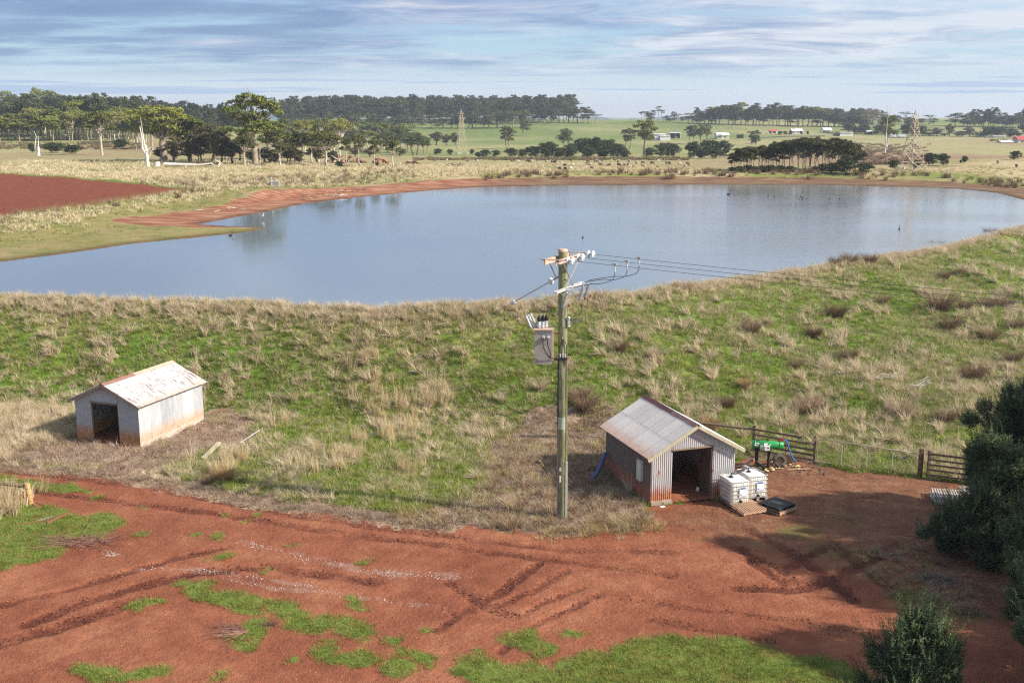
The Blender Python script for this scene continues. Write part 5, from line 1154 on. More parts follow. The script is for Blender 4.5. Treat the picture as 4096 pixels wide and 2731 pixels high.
# ------------------------------------------------------------------ the dark trees at the right of the yard
def sprig(seed, leaf, n=15, ln=.32):
    g = np.random.default_rng(seed); V = []; F = []
    for i in range(n):
        t = i / n; z = ln * t; a = g.uniform(0, 6.28); l_ = .10 * g.uniform(.7, 1.2) * (1 - .3 * t); up = g.uniform(.3, 1.0); w_ = .017
        d = np.array([np.cos(a), np.sin(a), up]); d /= np.linalg.norm(d); s = np.cross(d, [0, 0, 1.]); s /= np.linalg.norm(s)
        p = np.array([g.normal() * .02, g.normal() * .02, z]); o = len(V)
        V += [p - s * w_, p + d * l_, p + s * w_]; F.append((o, o + 1, o + 2))
    return mesh_np('sprig', V, F, [leaf])
SPR = [sprig(i, f_near) for i in range(3)] + [sprig(i + 5, f_neartip, 13, .42) for i in range(2)]
def near_tree(name, label, x, y, H, rad, seed, nl=16, dens=1.0, cat='tree', narrow=.0, bend=(0, 0), tips=.10):
    g = np.random.default_rng(seed); t = thing(name, label, cat, (x, y, 0)); mb = MB()
    lobes = []
    for i in range(nl):
        u = (i + .5) / nl; a = i * 2.399 + g.uniform(-.4, .4); zz = H * (.10 + .82 * u); prof = math.sin(math.pi * min(1, .22 + .74 * u) ** (1.0)) if not narrow else (1 - u) ** .6 * .9 + .15
        r_ = rad * max(.25, prof) * g.uniform(.75, 1.15); lr = rad * (.36 - .12 * u) * g.uniform(.8, 1.2)
        c = (bend[0] * zz + (r_ - lr * .6) * math.cos(a), bend[1] * zz + (r_ - lr * .6) * math.sin(a), min(zz, H - lr * .8)); lobes.append((c, lr))
    lobes.append(((bend[0] * H * .9, bend[1] * H * .9, H - rad * .22), rad * .28))
    for c, lr in lobes: limb(mb, (0, 0, max(.1, c[2] * .35)), c, .07, .02, g, .06, 4, 5)
    limb(mb, (0, 0, -.2), (bend[0] * H, bend[1] * H, H * .85), .16, .04, g, .03, 6, 8)
    mb.obj('trunk', m_barkdark, t)
    pts = []; rots = []; idx = []; scl = []
    for c, lr in lobes:
        sub = []
        for q in range(14):
            d = g.normal(size=3); d /= np.linalg.norm(d); d[2] = d[2] * .8 + .15; sub.append((np.array(c) + d * lr * g.uniform(.55, 1.2), lr * g.uniform(.22, .42), d))
        for sc_, sr, sd_ in sub:
            if dens > .5 and sd_[2] > -.1:
                for q3 in range(3):                      # long shoots that stand out of the crown
                    o3 = sd_ * .7 + np.array([0, 0, 1.1]) + g.normal(size=3) * .25; o3 /= np.linalg.norm(o3); q4 = sc_ + g.normal(size=3) * sr * .5
                    st3 = np.arange(5)[:, None] * .17 * g.uniform(.8, 1.3); pts.append(q4 + o3 * (sr * .5 + st3)); th = np.full(5, np.arccos(np.clip(o3[2], -1, 1))) + g.normal(size=5) * .15; ph = np.full(5, np.arctan2(o3[1], o3[0]))
                    rots.append(np.stack([0 * th, th, ph], 1)); idx.append(np.where(g.random(5) < .2, 3, g.integers(0, 3, 5))); scl.append(np.linspace(1.0, .5, 5))
            n = int(260 * dens * sr * sr / .16) + 8
            d = g.normal(size=(n, 3)); d /= np.linalg.norm(d, axis=1)[:, None]
            p = sc_ + d * sr * (g.random((n, 1)) ** .4)
            o = d * .8 + sd_ * .9 + np.array([0, 0, .75]) + g.normal(size=(n, 3)) * .35; o /= np.linalg.norm(o, axis=1)[:, None]
            th = np.arccos(np.clip(o[:, 2], -1, 1)); ph = np.arctan2(o[:, 1], o[:, 0])
            pts.append(p); rots.append(np.stack([0 * th, th, ph], 1)); top_ = (d[:, 2] > .45) & (g.random(n) < tips * 3)
            idx.append(np.where(top_, g.integers(3, 5, n), g.integers(0, 3, n))); scl.append(g.uniform(.6, 1.15, n))
    p = np.vstack(pts); p[:, 2] = np.maximum(p[:, 2], .05)
    # long shoots standing out of the crown
    o = scatter('crown', p, np.vstack(rots), np.concatenate(scl), SPR, np.concatenate(idx), realize=True); link(o, t); print('SPRIGS', name, len(p), (len(p) * 15)); return t
near_tree('paperbark_tree', 'big dark evergreen overhanging the stacked pallets at the right edge', 22.0, 42.6, 6.5, 3.5, 3, 22, 1.0)
near_tree('paperbark_bush', 'low dark evergreen bush in front of the stacked pallets', 18.0, 39.9, 2.5, 1.6, 6, 12, 1.0, 'bush')
near_tree('paperbark_tree', 'dark evergreen filling the lower right corner of the photo', 17.9, 30.3, 6.3, 2.5, 5, 20, 1.0, tips=.16)
near_tree('paperbark_tree', 'dark evergreen at the right edge between the two bigger ones', 20.2, 35.0, 5.4, 2.7, 9, 18, 1.0)
near_tree('paperbark_bush', 'narrow dark young evergreen rising from the bottom edge of the photo', 11.0, 27.3, 3.55, 1.5, 8, 15, .75, 'bush', narrow=1, tips=.12)
near_tree('paperbark_tree', 'tall evergreen outside the right edge whose shadow falls on the yard', 27.5, 35.5, 13.0, 4.2, 12, 18, .35)
near_tree('paperbark_tree', 'tall evergreen outside the lower right that shades the verge', 19.5, 24.5, 8.5, 3.0, 13, 14, .35)
# ------------------------------------------------------------------ corrugated iron sheds
def corr(wd, zb, zt, pitch=.10, amp=.019):
    """corrugated sheet in the xz plane, zb / zt functions of x"""
    n = int(round(wd / pitch * 4)); V = []; F = []
    for i in range(n + 1):
        x = wd * i / n; y = amp * math.sin(2 * math.pi * x / pitch)
        a = zb(x); b = zt(x); V += [(x, y, a), (x, y, (a + b) / 2), (x, y, b)]
    for i in range(n):
        o = i * 3; F += [(o, o + 3, o + 4, o + 1), (o + 1, o + 4, o + 5, o + 2)]
    return V, F
def shed(name, label, loc, rz, Wd, Ln, He, Hr, door, doorh, mats, ovf=.22, ove=.26, header_z=None, rows=1):
    """front face on local y=0 looking to -y; eaves along y"""
    t = thing(name, label, 'shed', loc, rz)
    mw, mf, ml, mr, mrL, cap, barge = mats
    sl = (Hr - He) / (Wd / 2)
    gz = lambda x: He + sl * (Wd / 2 - abs(x - Wd / 2)) - .03
    def wall(nm, x0, x1, zb, zt, M, mat):
        V, F = corr(x1 - x0, zb, zt); mb = MB(); mb.M = M @ Matrix.Translation((x0, 0, 0)); mb.add(V, F, True); return mb.obj(nm, mat, t)
    I = Matrix.Identity(4); hz = doorh
    def split(a, b, n): return [(a + (b - a) * i / n, a + (b - a) * (i + 1) / n) for i in range(n)]
    # front sheets
    for a, b in split(0, door[0], 1) + split(door[1], Wd, 1): wall('wall_sheet', a, b, lambda x: -.14, (lambda x, a=a: gz(x + a)), I, mf)
    for a, b in split(door[0], door[1], 2): wall('gable_sheet', a, b, lambda x: hz, (lambda x, a=a: gz(x + a)), Matrix.Translation((0, -.012, 0)), mf)
    # back, sides: each sheet laps over the next
    def lapped(n, ln, M, mat, zt_):
        for i, (a, b) in enumerate(split(0, ln, n)): wall('wall_sheet', a, min(b + .07, ln), lambda x: -.14, (lambda x, a=a: zt_(x + a)), M @ Matrix.Translation((0, .004 * (i % 2), 0)), mat)
    Mb = Matrix.Translation((Wd, Ln, 0)) @ Matrix.Rotation(math.pi, 4, 'Z')
    lapped(5, Wd, Mb, mw, gz)
    Mr = Matrix.Translation((Wd, 0, 0)) @ Matrix.Rotation(math.pi / 2, 4, 'Z')
    lapped(6, Ln, Mr, mw, lambda x: He + .015)
    Ml = Matrix.Translation((0, Ln, 0)) @ Matrix.Rotation(-math.pi / 2, 4, 'Z')
    lapped(6, Ln, Ml, ml, lambda x: He + .015)
    # roof sheets
    ang = math.atan(sl); slope = (Wd / 2 + ove) / math.cos(ang)
    for side in (-1, 1):
        nsh = 7; tot = Ln + ovf + .15
        for i in range(nsh):
            for rw in range(rows):
                wd = tot / nsh + .02; s0 = slope * rw / rows; s1 = slope * (rw + 1) / rows + (.06 if rw < rows - 1 else 0)
                V, F = corr(wd, lambda x: -s1, lambda x: -s0, .10, .017)
                lift = .006 * (rows - rw) + .004 * (i % 2)
                if side > 0: M = Matrix.Translation((Wd / 2, -ovf + i * tot / nsh, Hr + .02)) @ Matrix.Rotation(-ang + 0, 4, 'Y') if False else None
                mb = MB()
                for k, (x, y, z) in enumerate(V):
                    d = -z                                    # distance down the slope
                    px_ = Wd / 2 + side * d * math.cos(ang); pz = Hr + .02 - d * math.sin(ang)
                    nx = side * math.sin(ang); nz = math.cos(ang)
                    mb.v.append((px_ + nx * (y + lift), -ovf + i * tot / nsh + x, pz + nz * (y + lift)))
                mb.f = [tuple(q) for q in F]; mb.sm = [True] * len(F)
                mb.obj('roof_sheet', mr if side > 0 else mrL, t)
    # ridge capping in two lengths
    for i, (a, b) in enumerate(((-ovf - .03, Ln * .42), (Ln * .42 - .05, Ln + .18))):
        mb = MB()
        for side in (-1, 1):
            w_ = .20; o = len(mb.v)
            mb.add([(Wd / 2, a, Hr + .065 + i * .004), (Wd / 2, b, Hr + .065 + i * .004), (Wd / 2 + side * w_, b, Hr + .055 + i * .004 - w_ * sl), (Wd / 2 + side * w_, a, Hr + .055 + i * .004 - w_ * sl)], [(0, 1, 2, 3)])
        mb.obj('ridge_cap', cap[i], t)
    # barge boards
    for side in (-1, 1):
        for yy in (-ovf - .02, Ln + .16):
            mb = MB(); x1 = Wd / 2 + side * (Wd / 2 + ove); mb.bar((Wd / 2 + side * .02, yy, Hr - .06), (x1, yy, He - ove * sl - .06), .03, .15, (0, 0, 1)); mb.obj('barge_board', barge, t)
    # rafter ends under the eaves, posts and door frame
    for i in range(5):
        yy = .35 + (Ln - .7) * i / 4
        for side in (0, 1):
            mb = MB(); xo = -.20 if side == 0 else Wd + .20; xi = .3 if side == 0 else Wd - .3
            mb.bar((xi, yy, He - .02 + .2 * sl * 0 + .05), (xo, yy, He - ove * sl - .02), .05, .08); mb.obj('rafter', m_wood, t)
    for xx in (door[0] - .03, door[1] + .03):
        mb = MB(); mb.box((xx, .06, doorh / 2), (.07, .07, doorh)); mb.obj('door_post', m_wood, t)
    mb = MB(); mb.box(((door[0] + door[1]) / 2, -.045, doorh + .02), (door[1] - door[0] + .06, .04, .07)); mb.obj('lintel', m_wood if name != 'pump_shed' else m_wood, t)
    mb = MB()
    for xx, yy in ((.05, .05), (Wd - .05, .05), (.05, Ln - .05), (Wd - .05, Ln - .05)): pass
    for xx, yy in ((.06, .06), (Wd - .06, .06), (.06, Ln - .06), (Wd - .06, Ln - .06)):
        mb = MB(); mb.box((xx, yy, He / 2), (.08, .08, He - .05)); mb.obj('corner_post', m_wood, t)
    mb = MB(); mb.box((Wd / 2, Ln / 2, -.01), (Wd - .05, Ln - .05, .08)); mb.obj('floor', m_floor, t)
    return t
iron_Lw = iron_material('left_shed_iron', (.56, .56, .56), (.36, .37, .39), .25, 1.05, (.50, .31, .17), .8, metal=.15, basez=.12, baser=(.56, .50, .44))
iron_Lf = iron_material('left_shed_front_iron', (.42, .43, .45), (.34, .35, .37), .4, 1.1, (.44, .23, .11), 1., metal=.15, topz=(2.5, 3.1, .6))
iron_Lr = iron_material('left_shed_roof_iron', (.58, .57, .57), (.46, .45, .44), 2.2, 2.45, (.50, .33, .22), .6, streak=(.56, (1.1, 16, 1.1)), metal=.1, streakc=(.19, .105, .07))
t1 = shed('machine_shed', 'smaller corrugated iron shed on the left with rust streaks down its white roof', (-22.96, 55.75, 0), math.atan2(54.34 - 55.75, -19.17 + 22.96), 4.04, 5.4, 2.30, 3.22, (1.05, 2.75), 2.15,
          (iron_Lw, iron_Lf, iron_Lf, iron_Lr, iron_Lr, (MT('red_ridge_iron', (.33, .17, .13), (.26, .12, .09), 4, .6, .1), MT('tan_ridge_iron', (.55, .44, .34), (.46, .33, .23), 3, .6, .1)), m_bargeR))
iron_Rw = iron_material('pump_shed_iron', (.58, .57, .58), (.44, .42, .43), .15, .8, (.40, .15, .07), 1., metal=.12)
iron_Rf = iron_material('pump_shed_front_iron', (.60, .58, .57), (.42, .40, .40), .30, 1.0, (.44, .18, .09), 1., streak=(.60, (2.2, 2.2, .7)), metal=.12, streakc=(.42, .16, .09))
iron_Rl = iron_material('pump_shed_shaded_side_iron', (.145, .115, .095), (.20, .165, .14), .2, 1.1, (.40, .13, .065), 1., metal=.05, rough=.7)  # left wall: its shade is put into the dark base colour, rust below
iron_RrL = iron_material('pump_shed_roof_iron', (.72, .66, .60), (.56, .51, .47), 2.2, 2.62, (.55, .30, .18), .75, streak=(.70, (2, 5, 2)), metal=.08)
iron_Rr = iron_material('pump_shed_sunlit_roof', (.82, .82, .82), (.76, .76, .77), 2.0, 2.4, (.6, .5, .4), .2, metal=.2, rough=.4)  # right slope whitened: the light it reflects is part of the colour
RZ = math.atan2(47.11 - 45.86, 9.04 - 6.09) * .0 + R(18.6)
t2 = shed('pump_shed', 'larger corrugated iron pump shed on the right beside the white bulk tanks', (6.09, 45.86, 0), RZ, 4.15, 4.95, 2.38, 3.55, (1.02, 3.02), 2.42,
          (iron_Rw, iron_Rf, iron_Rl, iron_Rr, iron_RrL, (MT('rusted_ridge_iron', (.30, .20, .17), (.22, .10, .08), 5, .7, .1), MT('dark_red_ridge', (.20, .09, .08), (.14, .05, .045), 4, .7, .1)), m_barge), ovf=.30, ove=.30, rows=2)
def loc2(x, y, z=0):   # local frame of the pump shed
    return (6.09 + x * math.cos(RZ) - y * math.sin(RZ), 45.86 + x * math.sin(RZ) + y * math.cos(RZ), z)
mb = MB(); mb.box((-.09, .95, 1.35), (.14, .42, .95)); mb.obj('meter_box', m_cream, t2)
mb = MB(); mb.box((3.0, .62, 1.15), (.04, 1.15, 2.25)); dl = mb.obj('door', m_palletdark, t2); mb = MB(); mb.box((2.975, .06, 1.15), (.03, .03, 2.3)); mb.obj('door_edge', m_galv, dl)
mb = MB(); mb.box((.5, -.06, .09), (1.0, .12, .18)); mb.obj('sill', m_conc, t2)
# machinery glimpsed inside
pm = thing('pump', 'dark pump and pipework standing inside the pump shed', 'pump', loc2(2.35, 3.0, .03), RZ); mb = MB(); mb.M = Matrix.Translation((0, 0, .45)) @ Matrix.Rotation(math.pi / 2, 4, 'X'); mb.lathe([(0, -.4), (.2, -.4), (.24, 0), (.2, .4), (0, .4)], 12); mb.obj('motor', m_interior, pm)
mb = MB(); mb.box((0, 0, .12), (.5, .9, .2)); mb.obj('base', m_interior, pm); mb = MB(); mb.tube([(0, -.3, .5), (0, -.3, 1.0), (-.5, -.3, 1.1)], .08, 8); mb.obj('pipe', m_white, pm)
mb = MB(); mb.tube([(0, 0, 0), (.02, 0, .12), (.0, 0, .2)], [.09, .08, .01], 8); mb.obj('plastic_jug', m_white, loc=loc2(2.85, 1.0, .03), label='small white jug on the floor just inside the pump shed door', cat='jug')
mb = MB(); mb.box((0, 0, .02), (.22, .12, .04), .4); mb.obj('paper_scrap', m_white, loc=loc2(.42, -.35, 0), label='white scrap on the ground at the left corner of the pump shed', cat='litter')
# shed frame in the left shed: dim timber
mb = MB(); mb.bar((0, 0, .08), (2.2, .3, .12), .15, .12); mb.obj('timber_beam', m_wood, loc=(-21.2, 57.4, 0), label='old beam lying on the floor inside the left shed', cat='beam')

# ------------------------------------------------------------------ power pole with transformer
PX, PY = 2.15, 44.27
pole = thing('power_pole', 'tall greenish timber power pole with crossarms, transformer and insulators', 'power pole', (PX, PY, 0))
mb = MB(); mb.tube([(0, 0, -.3), (0, 0, .5), (-.02, 0, 3), (-.06, 0, 8), (-.09, 0, 11.5)], [.205, .20, .195, .185, .18], 20, caps=False); mb.obj('pole', m_pole, pole)
mb = MB(); mb.M = Matrix.Translation((-.09, 0, 11.45)); mb.lathe([(.197, -.02), (.197, .06), (.15, .09), (0, .09)], 20); mb.obj('pole_cap', m_poletop, pole)
mb = MB(); mb.M = Matrix.Translation((-.045, 0, 4.25)); mb.lathe([(.203, -.26), (.203, .26)], 20); mb.obj('sheet_band', MT('green_grey_band', (.36, .40, .30), (.42, .45, .35), 3, .6), pole)
AZ = R(25); ax = Vector((math.sin(AZ), math.cos(AZ), 0)); bx = Vector((math.cos(AZ), -math.sin(AZ), 0))
def LV(a, b, z): v = ax * a + bx * b; return Vector((v.x - .08, v.y, z))
for s in (-1, 1):
    mb = MB(); mb.bar(LV(-1.35, s * .30, 11.22), LV(1.35, s * .30, 11.22), .13, .03); mb.bar(LV(-1.35, s * .30 - s * .06, 11.12), LV(1.35, s * .30 - s * .06, 11.12), .012, .18); mb.obj('crossarm', m_rustarm, pole)
for a in (-1.30, 1.30):
    mb = MB(); mb.bar(LV(a, -.5, 11.26), LV(a, .5, 11.26), .09, .03); mb.obj('tie_plate', m_rustarm, pole)
for a, z in ((-.9, 1), (.9, 1)):
    mb = MB(); mb.bar(LV(a, .38, 11.1), LV(a * -.6, .28, 9.9), .055, .012); mb.obj('brace', m_galvpale, pole)
mb = MB(); mb.bar(LV(-.75, -.3, 11.1), LV(-.05, -.25, 10.3), .05, .012); mb.obj('brace', m_galv, pole)
for s in (0, 1):
    mb = MB(); mb.bar(LV(-1.5, .24 + s * .11, 9.98), LV(1.5, .24 + s * .11, 9.98), .04, .09); mb.obj('lower_arm', m_galvpale, pole)
WD = Vector((.9, -.43, -.008)).normalized()
wire_pts = []
disc = MB(); disc.lathe([(.0, -.06), (.045, -.06), (.05, -.02), (.16, .0), (.165, .02), (.12, .035), (.05, .05), (.04, .10), (0, .10)], 16)
for i, a in enumerate((-1.05, .05, 1.2)):
    st_ = LV(a, .42, 11.22)
    ins = MB(); q = WD.to_track_quat('Z', 'Y').to_matrix().to_4x4()
    ins.tube([st_, st_ + WD * .62], .018, 6); top = ins.obj('insulator_rod', m_galv, pole)
    for k in (.22, .42):
        d_ = MB(); d_.M = Matrix.Translation(st_ + WD * k) @ q
        d_.lathe([(.0, -.05), (.045, -.05), (.05, -.02), (.165, .0), (.17, .02), (.12, .035), (.05, .05), (.04, .09), (0, .09)], 16); d_.obj('insulator_disc', m_porc, pole)
    wire_pts.append(Vector((PX, PY, 0)) + st_ + WD * .62)
lbls = ['nearest power line wire running down to the right from the pole', 'middle power line wire running down to the right from the pole', 'highest power line wire running down to the right from the pole']
for i, w0 in enumerate(wire_pts):
    n = 24; Lw = 62; pts = []
    for k in range(n + 1):
        s = Lw * (k / n) ** 1.3; pts.append(w0 + WD * s + Vector((0, 0, -.035 * s * (1 - s / 125))))
    mb = MB(); mb.tube(pts, .0085, 5); pl = mb.obj('power_line', m_wire, label=lbls[i], cat='power line', group='power line wires of the pole')
    # line clamp and dropper
    cpos = pts[0] + (pts[-1] - pts[0]).normalized() * (1.55 + .12 * i); cpos.z = pts[0].z - .035 * 1.6
    c = thing('line_clamp', ['clamp with a dropper cable on the nearest wire', 'clamp with a dropper cable on the middle wire', 'clamp with a dropper cable on the highest wire'][i], 'clamp', cpos)
    mb = MB(); mb.box((0, 0, .03), (.16, .06, .09), -.4); mb.box((-.06, 0, -.05), (.03, .05, .1)); mb.obj('clamp_body', m_porcgrey, c)
    mb = MB(); mb.tube([(0.02, 0, 0), (.03, 0, -.26)], [.03, .022], 8); mb.obj('clamp_stem', m_porc, c)
# fuse cutouts hanging from the lower arm
fus = []
for i, a in enumerate((-1.02, .75, 1.38)):
    b0 = LV(a, .42, 9.78); ti = Vector((.25, -.1, 1)).normalized()
    q = ti.to_track_quat('Z', 'Y').to_matrix().to_4x4()
    f = MB(); f.M = Matrix.Translation(b0 + Vector((.10, -.05, -.12))) @ q
    prof = [(0, -.36)]
    for k in range(12):
        z = -.34 + k * .055; prof += [(.045, z), (.078, z + .018), (.045, z + .036)]
    prof += [(0, .34)]; f.lathe(prof, 12); fc = f.obj('fuse_insulator', m_porcgrey, pole)
    g_ = MB(); c0 = b0 + Vector((.10, -.05, -.12)); g_.bar(c0 + ti * .32, c0 + ti * .30 + Vector((.30, -.1, .02)), .03, .03); g_.bar(c0 - ti * .34, c0 - ti * .34 + Vector((.20, -.07, .0)), .04, .04); g_.obj('fuse_bracket', m_galvpale, fc)
    h_ = MB(); h_.tube([c0 + ti * .30 + Vector((.28, -.1, -.02)), c0 - ti * .32 + Vector((.20, -.07, .03))], .014, 6); h_.obj('fuse_tube', m_galvpale, fc)
    r_ = MB(); r_.tube([c0 - ti * .32 + Vector((.20, -.07, .02)), c0 - ti * .20 + Vector((.22, -.07, .02))], .028, 8); r_.obj('red_cap', m_red, fc)
    k_ = MB(); k_.bar(LV(a, .28, 9.94), b0 + Vector((.05, 0, .0)), .03, .015); k_.bar(b0 + Vector((.05, 0, 0)), c0, .03, .015); k_.obj('hanger', m_galvpale, fc)
    fus.append(c0)
def cable(name, pts, r=.012, mat=None, parent=None, **k):
    P_ = [Vector(p) for p in pts]; out = []
    for i in range(len(P_) - 1):
        p0 = P_[max(i - 1, 0)]; p1 = P_[i]; p2 = P_[i + 1]; p3 = P_[min(i + 2, len(P_) - 1)]
        for s in range(6):
            t = s / 6; out.append(.5 * ((2 * p1) + (-p0 + p2) * t + (2 * p0 - 5 * p1 + 4 * p2 - p3) * t * t + (-p0 + 3 * p1 - 3 * p2 + p3) * t ** 3))
    out.append(P_[-1]); mb = MB(); mb.tube(out, r, 5); return mb.obj(name, mat or m_wire, parent, **k)
for i in range(3):
    w0 = wire_pts[i] - Vector((PX, PY, 0)); c = w0 + WD * (1.55 + .12 * i) + Vector((.03, 0, -.32)); c0 = fus[i] + Vector((.02, 0, .38))
    cable('dropper_cable', [c, c + Vector((-.1, 0, -.3)), c + Vector((-.55, .05, -.45)), (c + c0) / 2 + Vector((0, 0, -.12)), c0 + Vector((.15, 0, .08)), c0], .014, None, pole)
    e = LV(-.1 + .1 * i, .25, 8.75 - .06 * i)
    cable('dropper_cable', [fus[i] + Vector((.02, 0, -.42)), fus[i] + Vector((-.02, 0, -.8)), e + Vector((.35, -.1, -.1)), e], .013, None, pole)
for zz in (8.55,):
    f = MB(); f.M = Matrix.Translation((.17, -.12, zz)); prof = [(0, -.22)]
    for k in range(5): z = -.2 + k * .085; prof += [(.045, z), (.085, z + .03), (.045, z + .06)]
    f.lathe(prof + [(0, .24)], 12); f.obj('surge_arrester', m_porc, pole)
# transformer
TC = Vector((-.86, -.08, 0)); TD = (.72, .62)
rzT = R(-4)
def TV(x, y, z): c, s = math.cos(rzT), math.sin(rzT); return Vector((TC.x + x * c - y * s, TC.y + x * s + y * c, z))
mb = MB(); mb.M = Matrix.Translation((TC.x, TC.y, 0)) @ Matrix.Rotation(rzT, 4, 'Z'); mb.box((0, 0, 7.55), (.72, .62, 1.42)); tank = mb.obj('transformer_tank', m_tank, pole)
mb = MB(); mb.M = Matrix.Translation((TC.x, TC.y, 0)) @ Matrix.Rotation(rzT, 4, 'Z'); mb.box((0.02, 0, 8.28), (.84, .76, .03)); mb.obj('lid', m_rustarm, tank)
for k in range(4):
    mb = MB(); mb.M = Matrix.Translation((TC.x, TC.y, 0)) @ Matrix.Rotation(rzT, 4, 'Z'); mb.box((.40, -.24 + k * .16, 7.58), (.09, .06, 1.25)); mb.obj('cooling_fin', m_tanklit, tank)
for k in range(3):
    b = TV(-.17 + .16 * k * .9, -.08 + .10 * k, 8.30); f = MB(); f.M = Matrix.Translation(b); prof = [(.0, 0), (.06, 0)]
    for j in range(3): prof += [(.05, .03 + j * .09), (.085, .06 + j * .09), (.05, .09 + j * .09)]
    f.lathe(prof + [(.05, .30), (0, .30)], 12); bs = f.obj('bushing', m_porc, tank)
    f = MB(); f.M = Matrix.Translation(b); f.lathe([(.07, .28), (.085, .36), (.06, .46), (.012, .56), (0, .57)], 12); f.obj('bushing_boot', m_black, tank)
    e = LV(0, -.05, 8.95 - k * .1); cable('bushing_lead', [b + Vector((0, 0, .55)), b + Vector((.12, 0, .85)), e + Vector((-.3, 0, .05)), e], .009, None, pole)
for k in range(3):
    b = TV(-.36 + .10 * k, -.05 + .13 * k, 8.30); tdir = Vector((-.42, 0, 1)).normalized(); q = tdir.to_track_quat('Z', 'Y').to_matrix().to_4x4(); f = MB(); f.M = Matrix.Translation(b + Vector((-.14, 0, 0))) @ q; prof = [(0, 0)]
    for j in range(7): prof += [(.03, .02 + j * .07), (.055, .05 + j * .07)]
    f.lathe(prof + [(.03, .54), (.02, .62), (0, .62)], 10); f.obj('surge_arrester', m_porc, tank)
mb = MB(); mb.bar(TV(-.5, -.1, 8.30), TV(-.2, .2, 8.33), .06, .04); mb.obj('arrester_bracket', m_galv, tank)
for k in range(2):
    p = TV(.02 + .19 * k, -.33, 7.98); mb = MB(); mb.tube([p, p + Vector((0, -.12, 0))], [.06, .05], 10); mb.obj('low_voltage_bushing', m_porc, tank)
    cable('low_voltage_cable', [p + Vector((0, -.12, 0)), p + Vector((-.03, -.14, -.25)), p + Vector((.08, -.12, -.6)), TV(.33, -.36, 7.12), TV(.62, -.30, 7.10), Vector((-.12, -.22, 7.10))], .02, m_black, pole)
for zz in (6.95, 8.05):
    mb = MB(); mb.bar(TV(.36, .0, zz), (-.15, 0, zz), .10, .05); mb.obj('mounting_bracket', m_rust, pole)
# cable gear on the pole
mb = MB(); mb.box((-.06, -.24, 7.03), (.36, .12, .12)); mb.obj('fuse_holder', m_black, pole)
for k in range(3):
    mb = MB(); mb.tube([(-.16 + .1 * k, -.24, 7.08), (-.18 + .11 * k, -.25, 7.24)], .035, 8); mb.obj('fuse_cap', m_porcgrey, pole)
cable('looped_cable', [(-.20, -.2, 7.05), (-.19, -.2, 7.5), (-.06, -.22, 7.82), (.08, -.2, 7.6), (.10, -.18, 7.1)], .018, m_black, pole)
cable('coiled_lead', [(.12, -.22, 7.08), (.22, -.22, 7.1), (.28, -.22, 6.95), (.2, -.22, 6.85), (.12, -.22, 6.95), (.18, -.22, 7.08)], .02, MT('pink_lead', (.35, .12, .14), (.5, .3, .3), 9, .6), pole)
cable('earth_cable', [(-.24, -.05, 7.0), (-.235, -.06, 4), (-.22, -.06, 2.8)], .03, m_black, pole)
cable('supply_cable', [(.10, -.17, 6.95), (.11, -.17, 4.6), (.125, -.18, 2.6)], .014, m_black, pole)
mb = MB(); mb.box((.15, -.17, 1.28), (.10, .06, 2.6)); mb.obj('cable_guard', m_galvpale, pole)
mb = MB(); mb.box((-.215, -.02, 2.2), (.06, .16, 4.6)); mb.obj('side_batten', MT('grey_batten', (.26, .20, .17), (.34, .27, .24), 3, .85), pole)
for zz in (2.25, 1.83):
    mb = MB(); mb.box((-.12, -.185, zz), (.06, .02, .14 if zz > 2 else .28)); mb.obj('number_plate', m_white, pole)
    # plate digits: short raised strokes
mb = MB()
for k, zz in enumerate((2.27, 2.22)): mb.box((-.12, -.197, zz), (.03, .004, .012)); mb.box((-.108, -.197, zz + .01), (.008, .004, .03))
mb.obj('plate_figures', m_black, pole)
for zz in (8.9, 8.65, 7.9, 7.45, 9.7, 10.3):
    mb = MB(); mb.tube([(-.08, -.17, zz), (-.08, -.22, zz)], .022, 6); mb.obj('bolt', m_galvpale, pole)
# guy wire with its insulators
ga = Vector((*P(1340, 1645), 0)); ga.z = h1(ga.x, ga.y); gs = Vector((PX - .28, PY, 10.38)); gd = (ga - gs).normalized()
gt = thing('guy_wire', 'guy wire slanting from the pole down to the grassy bank on the left', 'guy wire', gs)
mb = MB(); mb.tube([(0.05, 0, .05), gd * .3], .04, 8); mb.obj('shackle', m_galv, gt)
mb = MB(); mb.tube([gd * .3, gd * 3.4], .028, 8); mb.obj('strop', m_galvpale, gt)
mb = MB(); mb.tube([gd * 3.4, ga - gs], .008, 5); mb.obj('wire', m_wire, gt)
mb = MB(); mb.M = Matrix.Translation(gd * .5) @ gd.to_track_quat('Z', 'Y').to_matrix().to_4x4(); mb.lathe([(0, -.08), (.05, -.07), (.15, 0), (.15, .03), (.05, .06), (0, .08)], 14); mb.obj('insulator_disc', m_porc, gt)
mb = MB(); mb.M = Matrix.Translation(gd * 3.5) @ gd.to_track_quat('Z', 'Y').to_matrix().to_4x4(); mb.lathe([(0, -.16), (.07, -.14), (.09, -.06), (.05, 0), (.09, .06), (.07, .14), (0, .16)], 12); mb.obj('strain_insulator', m_porc, gt)

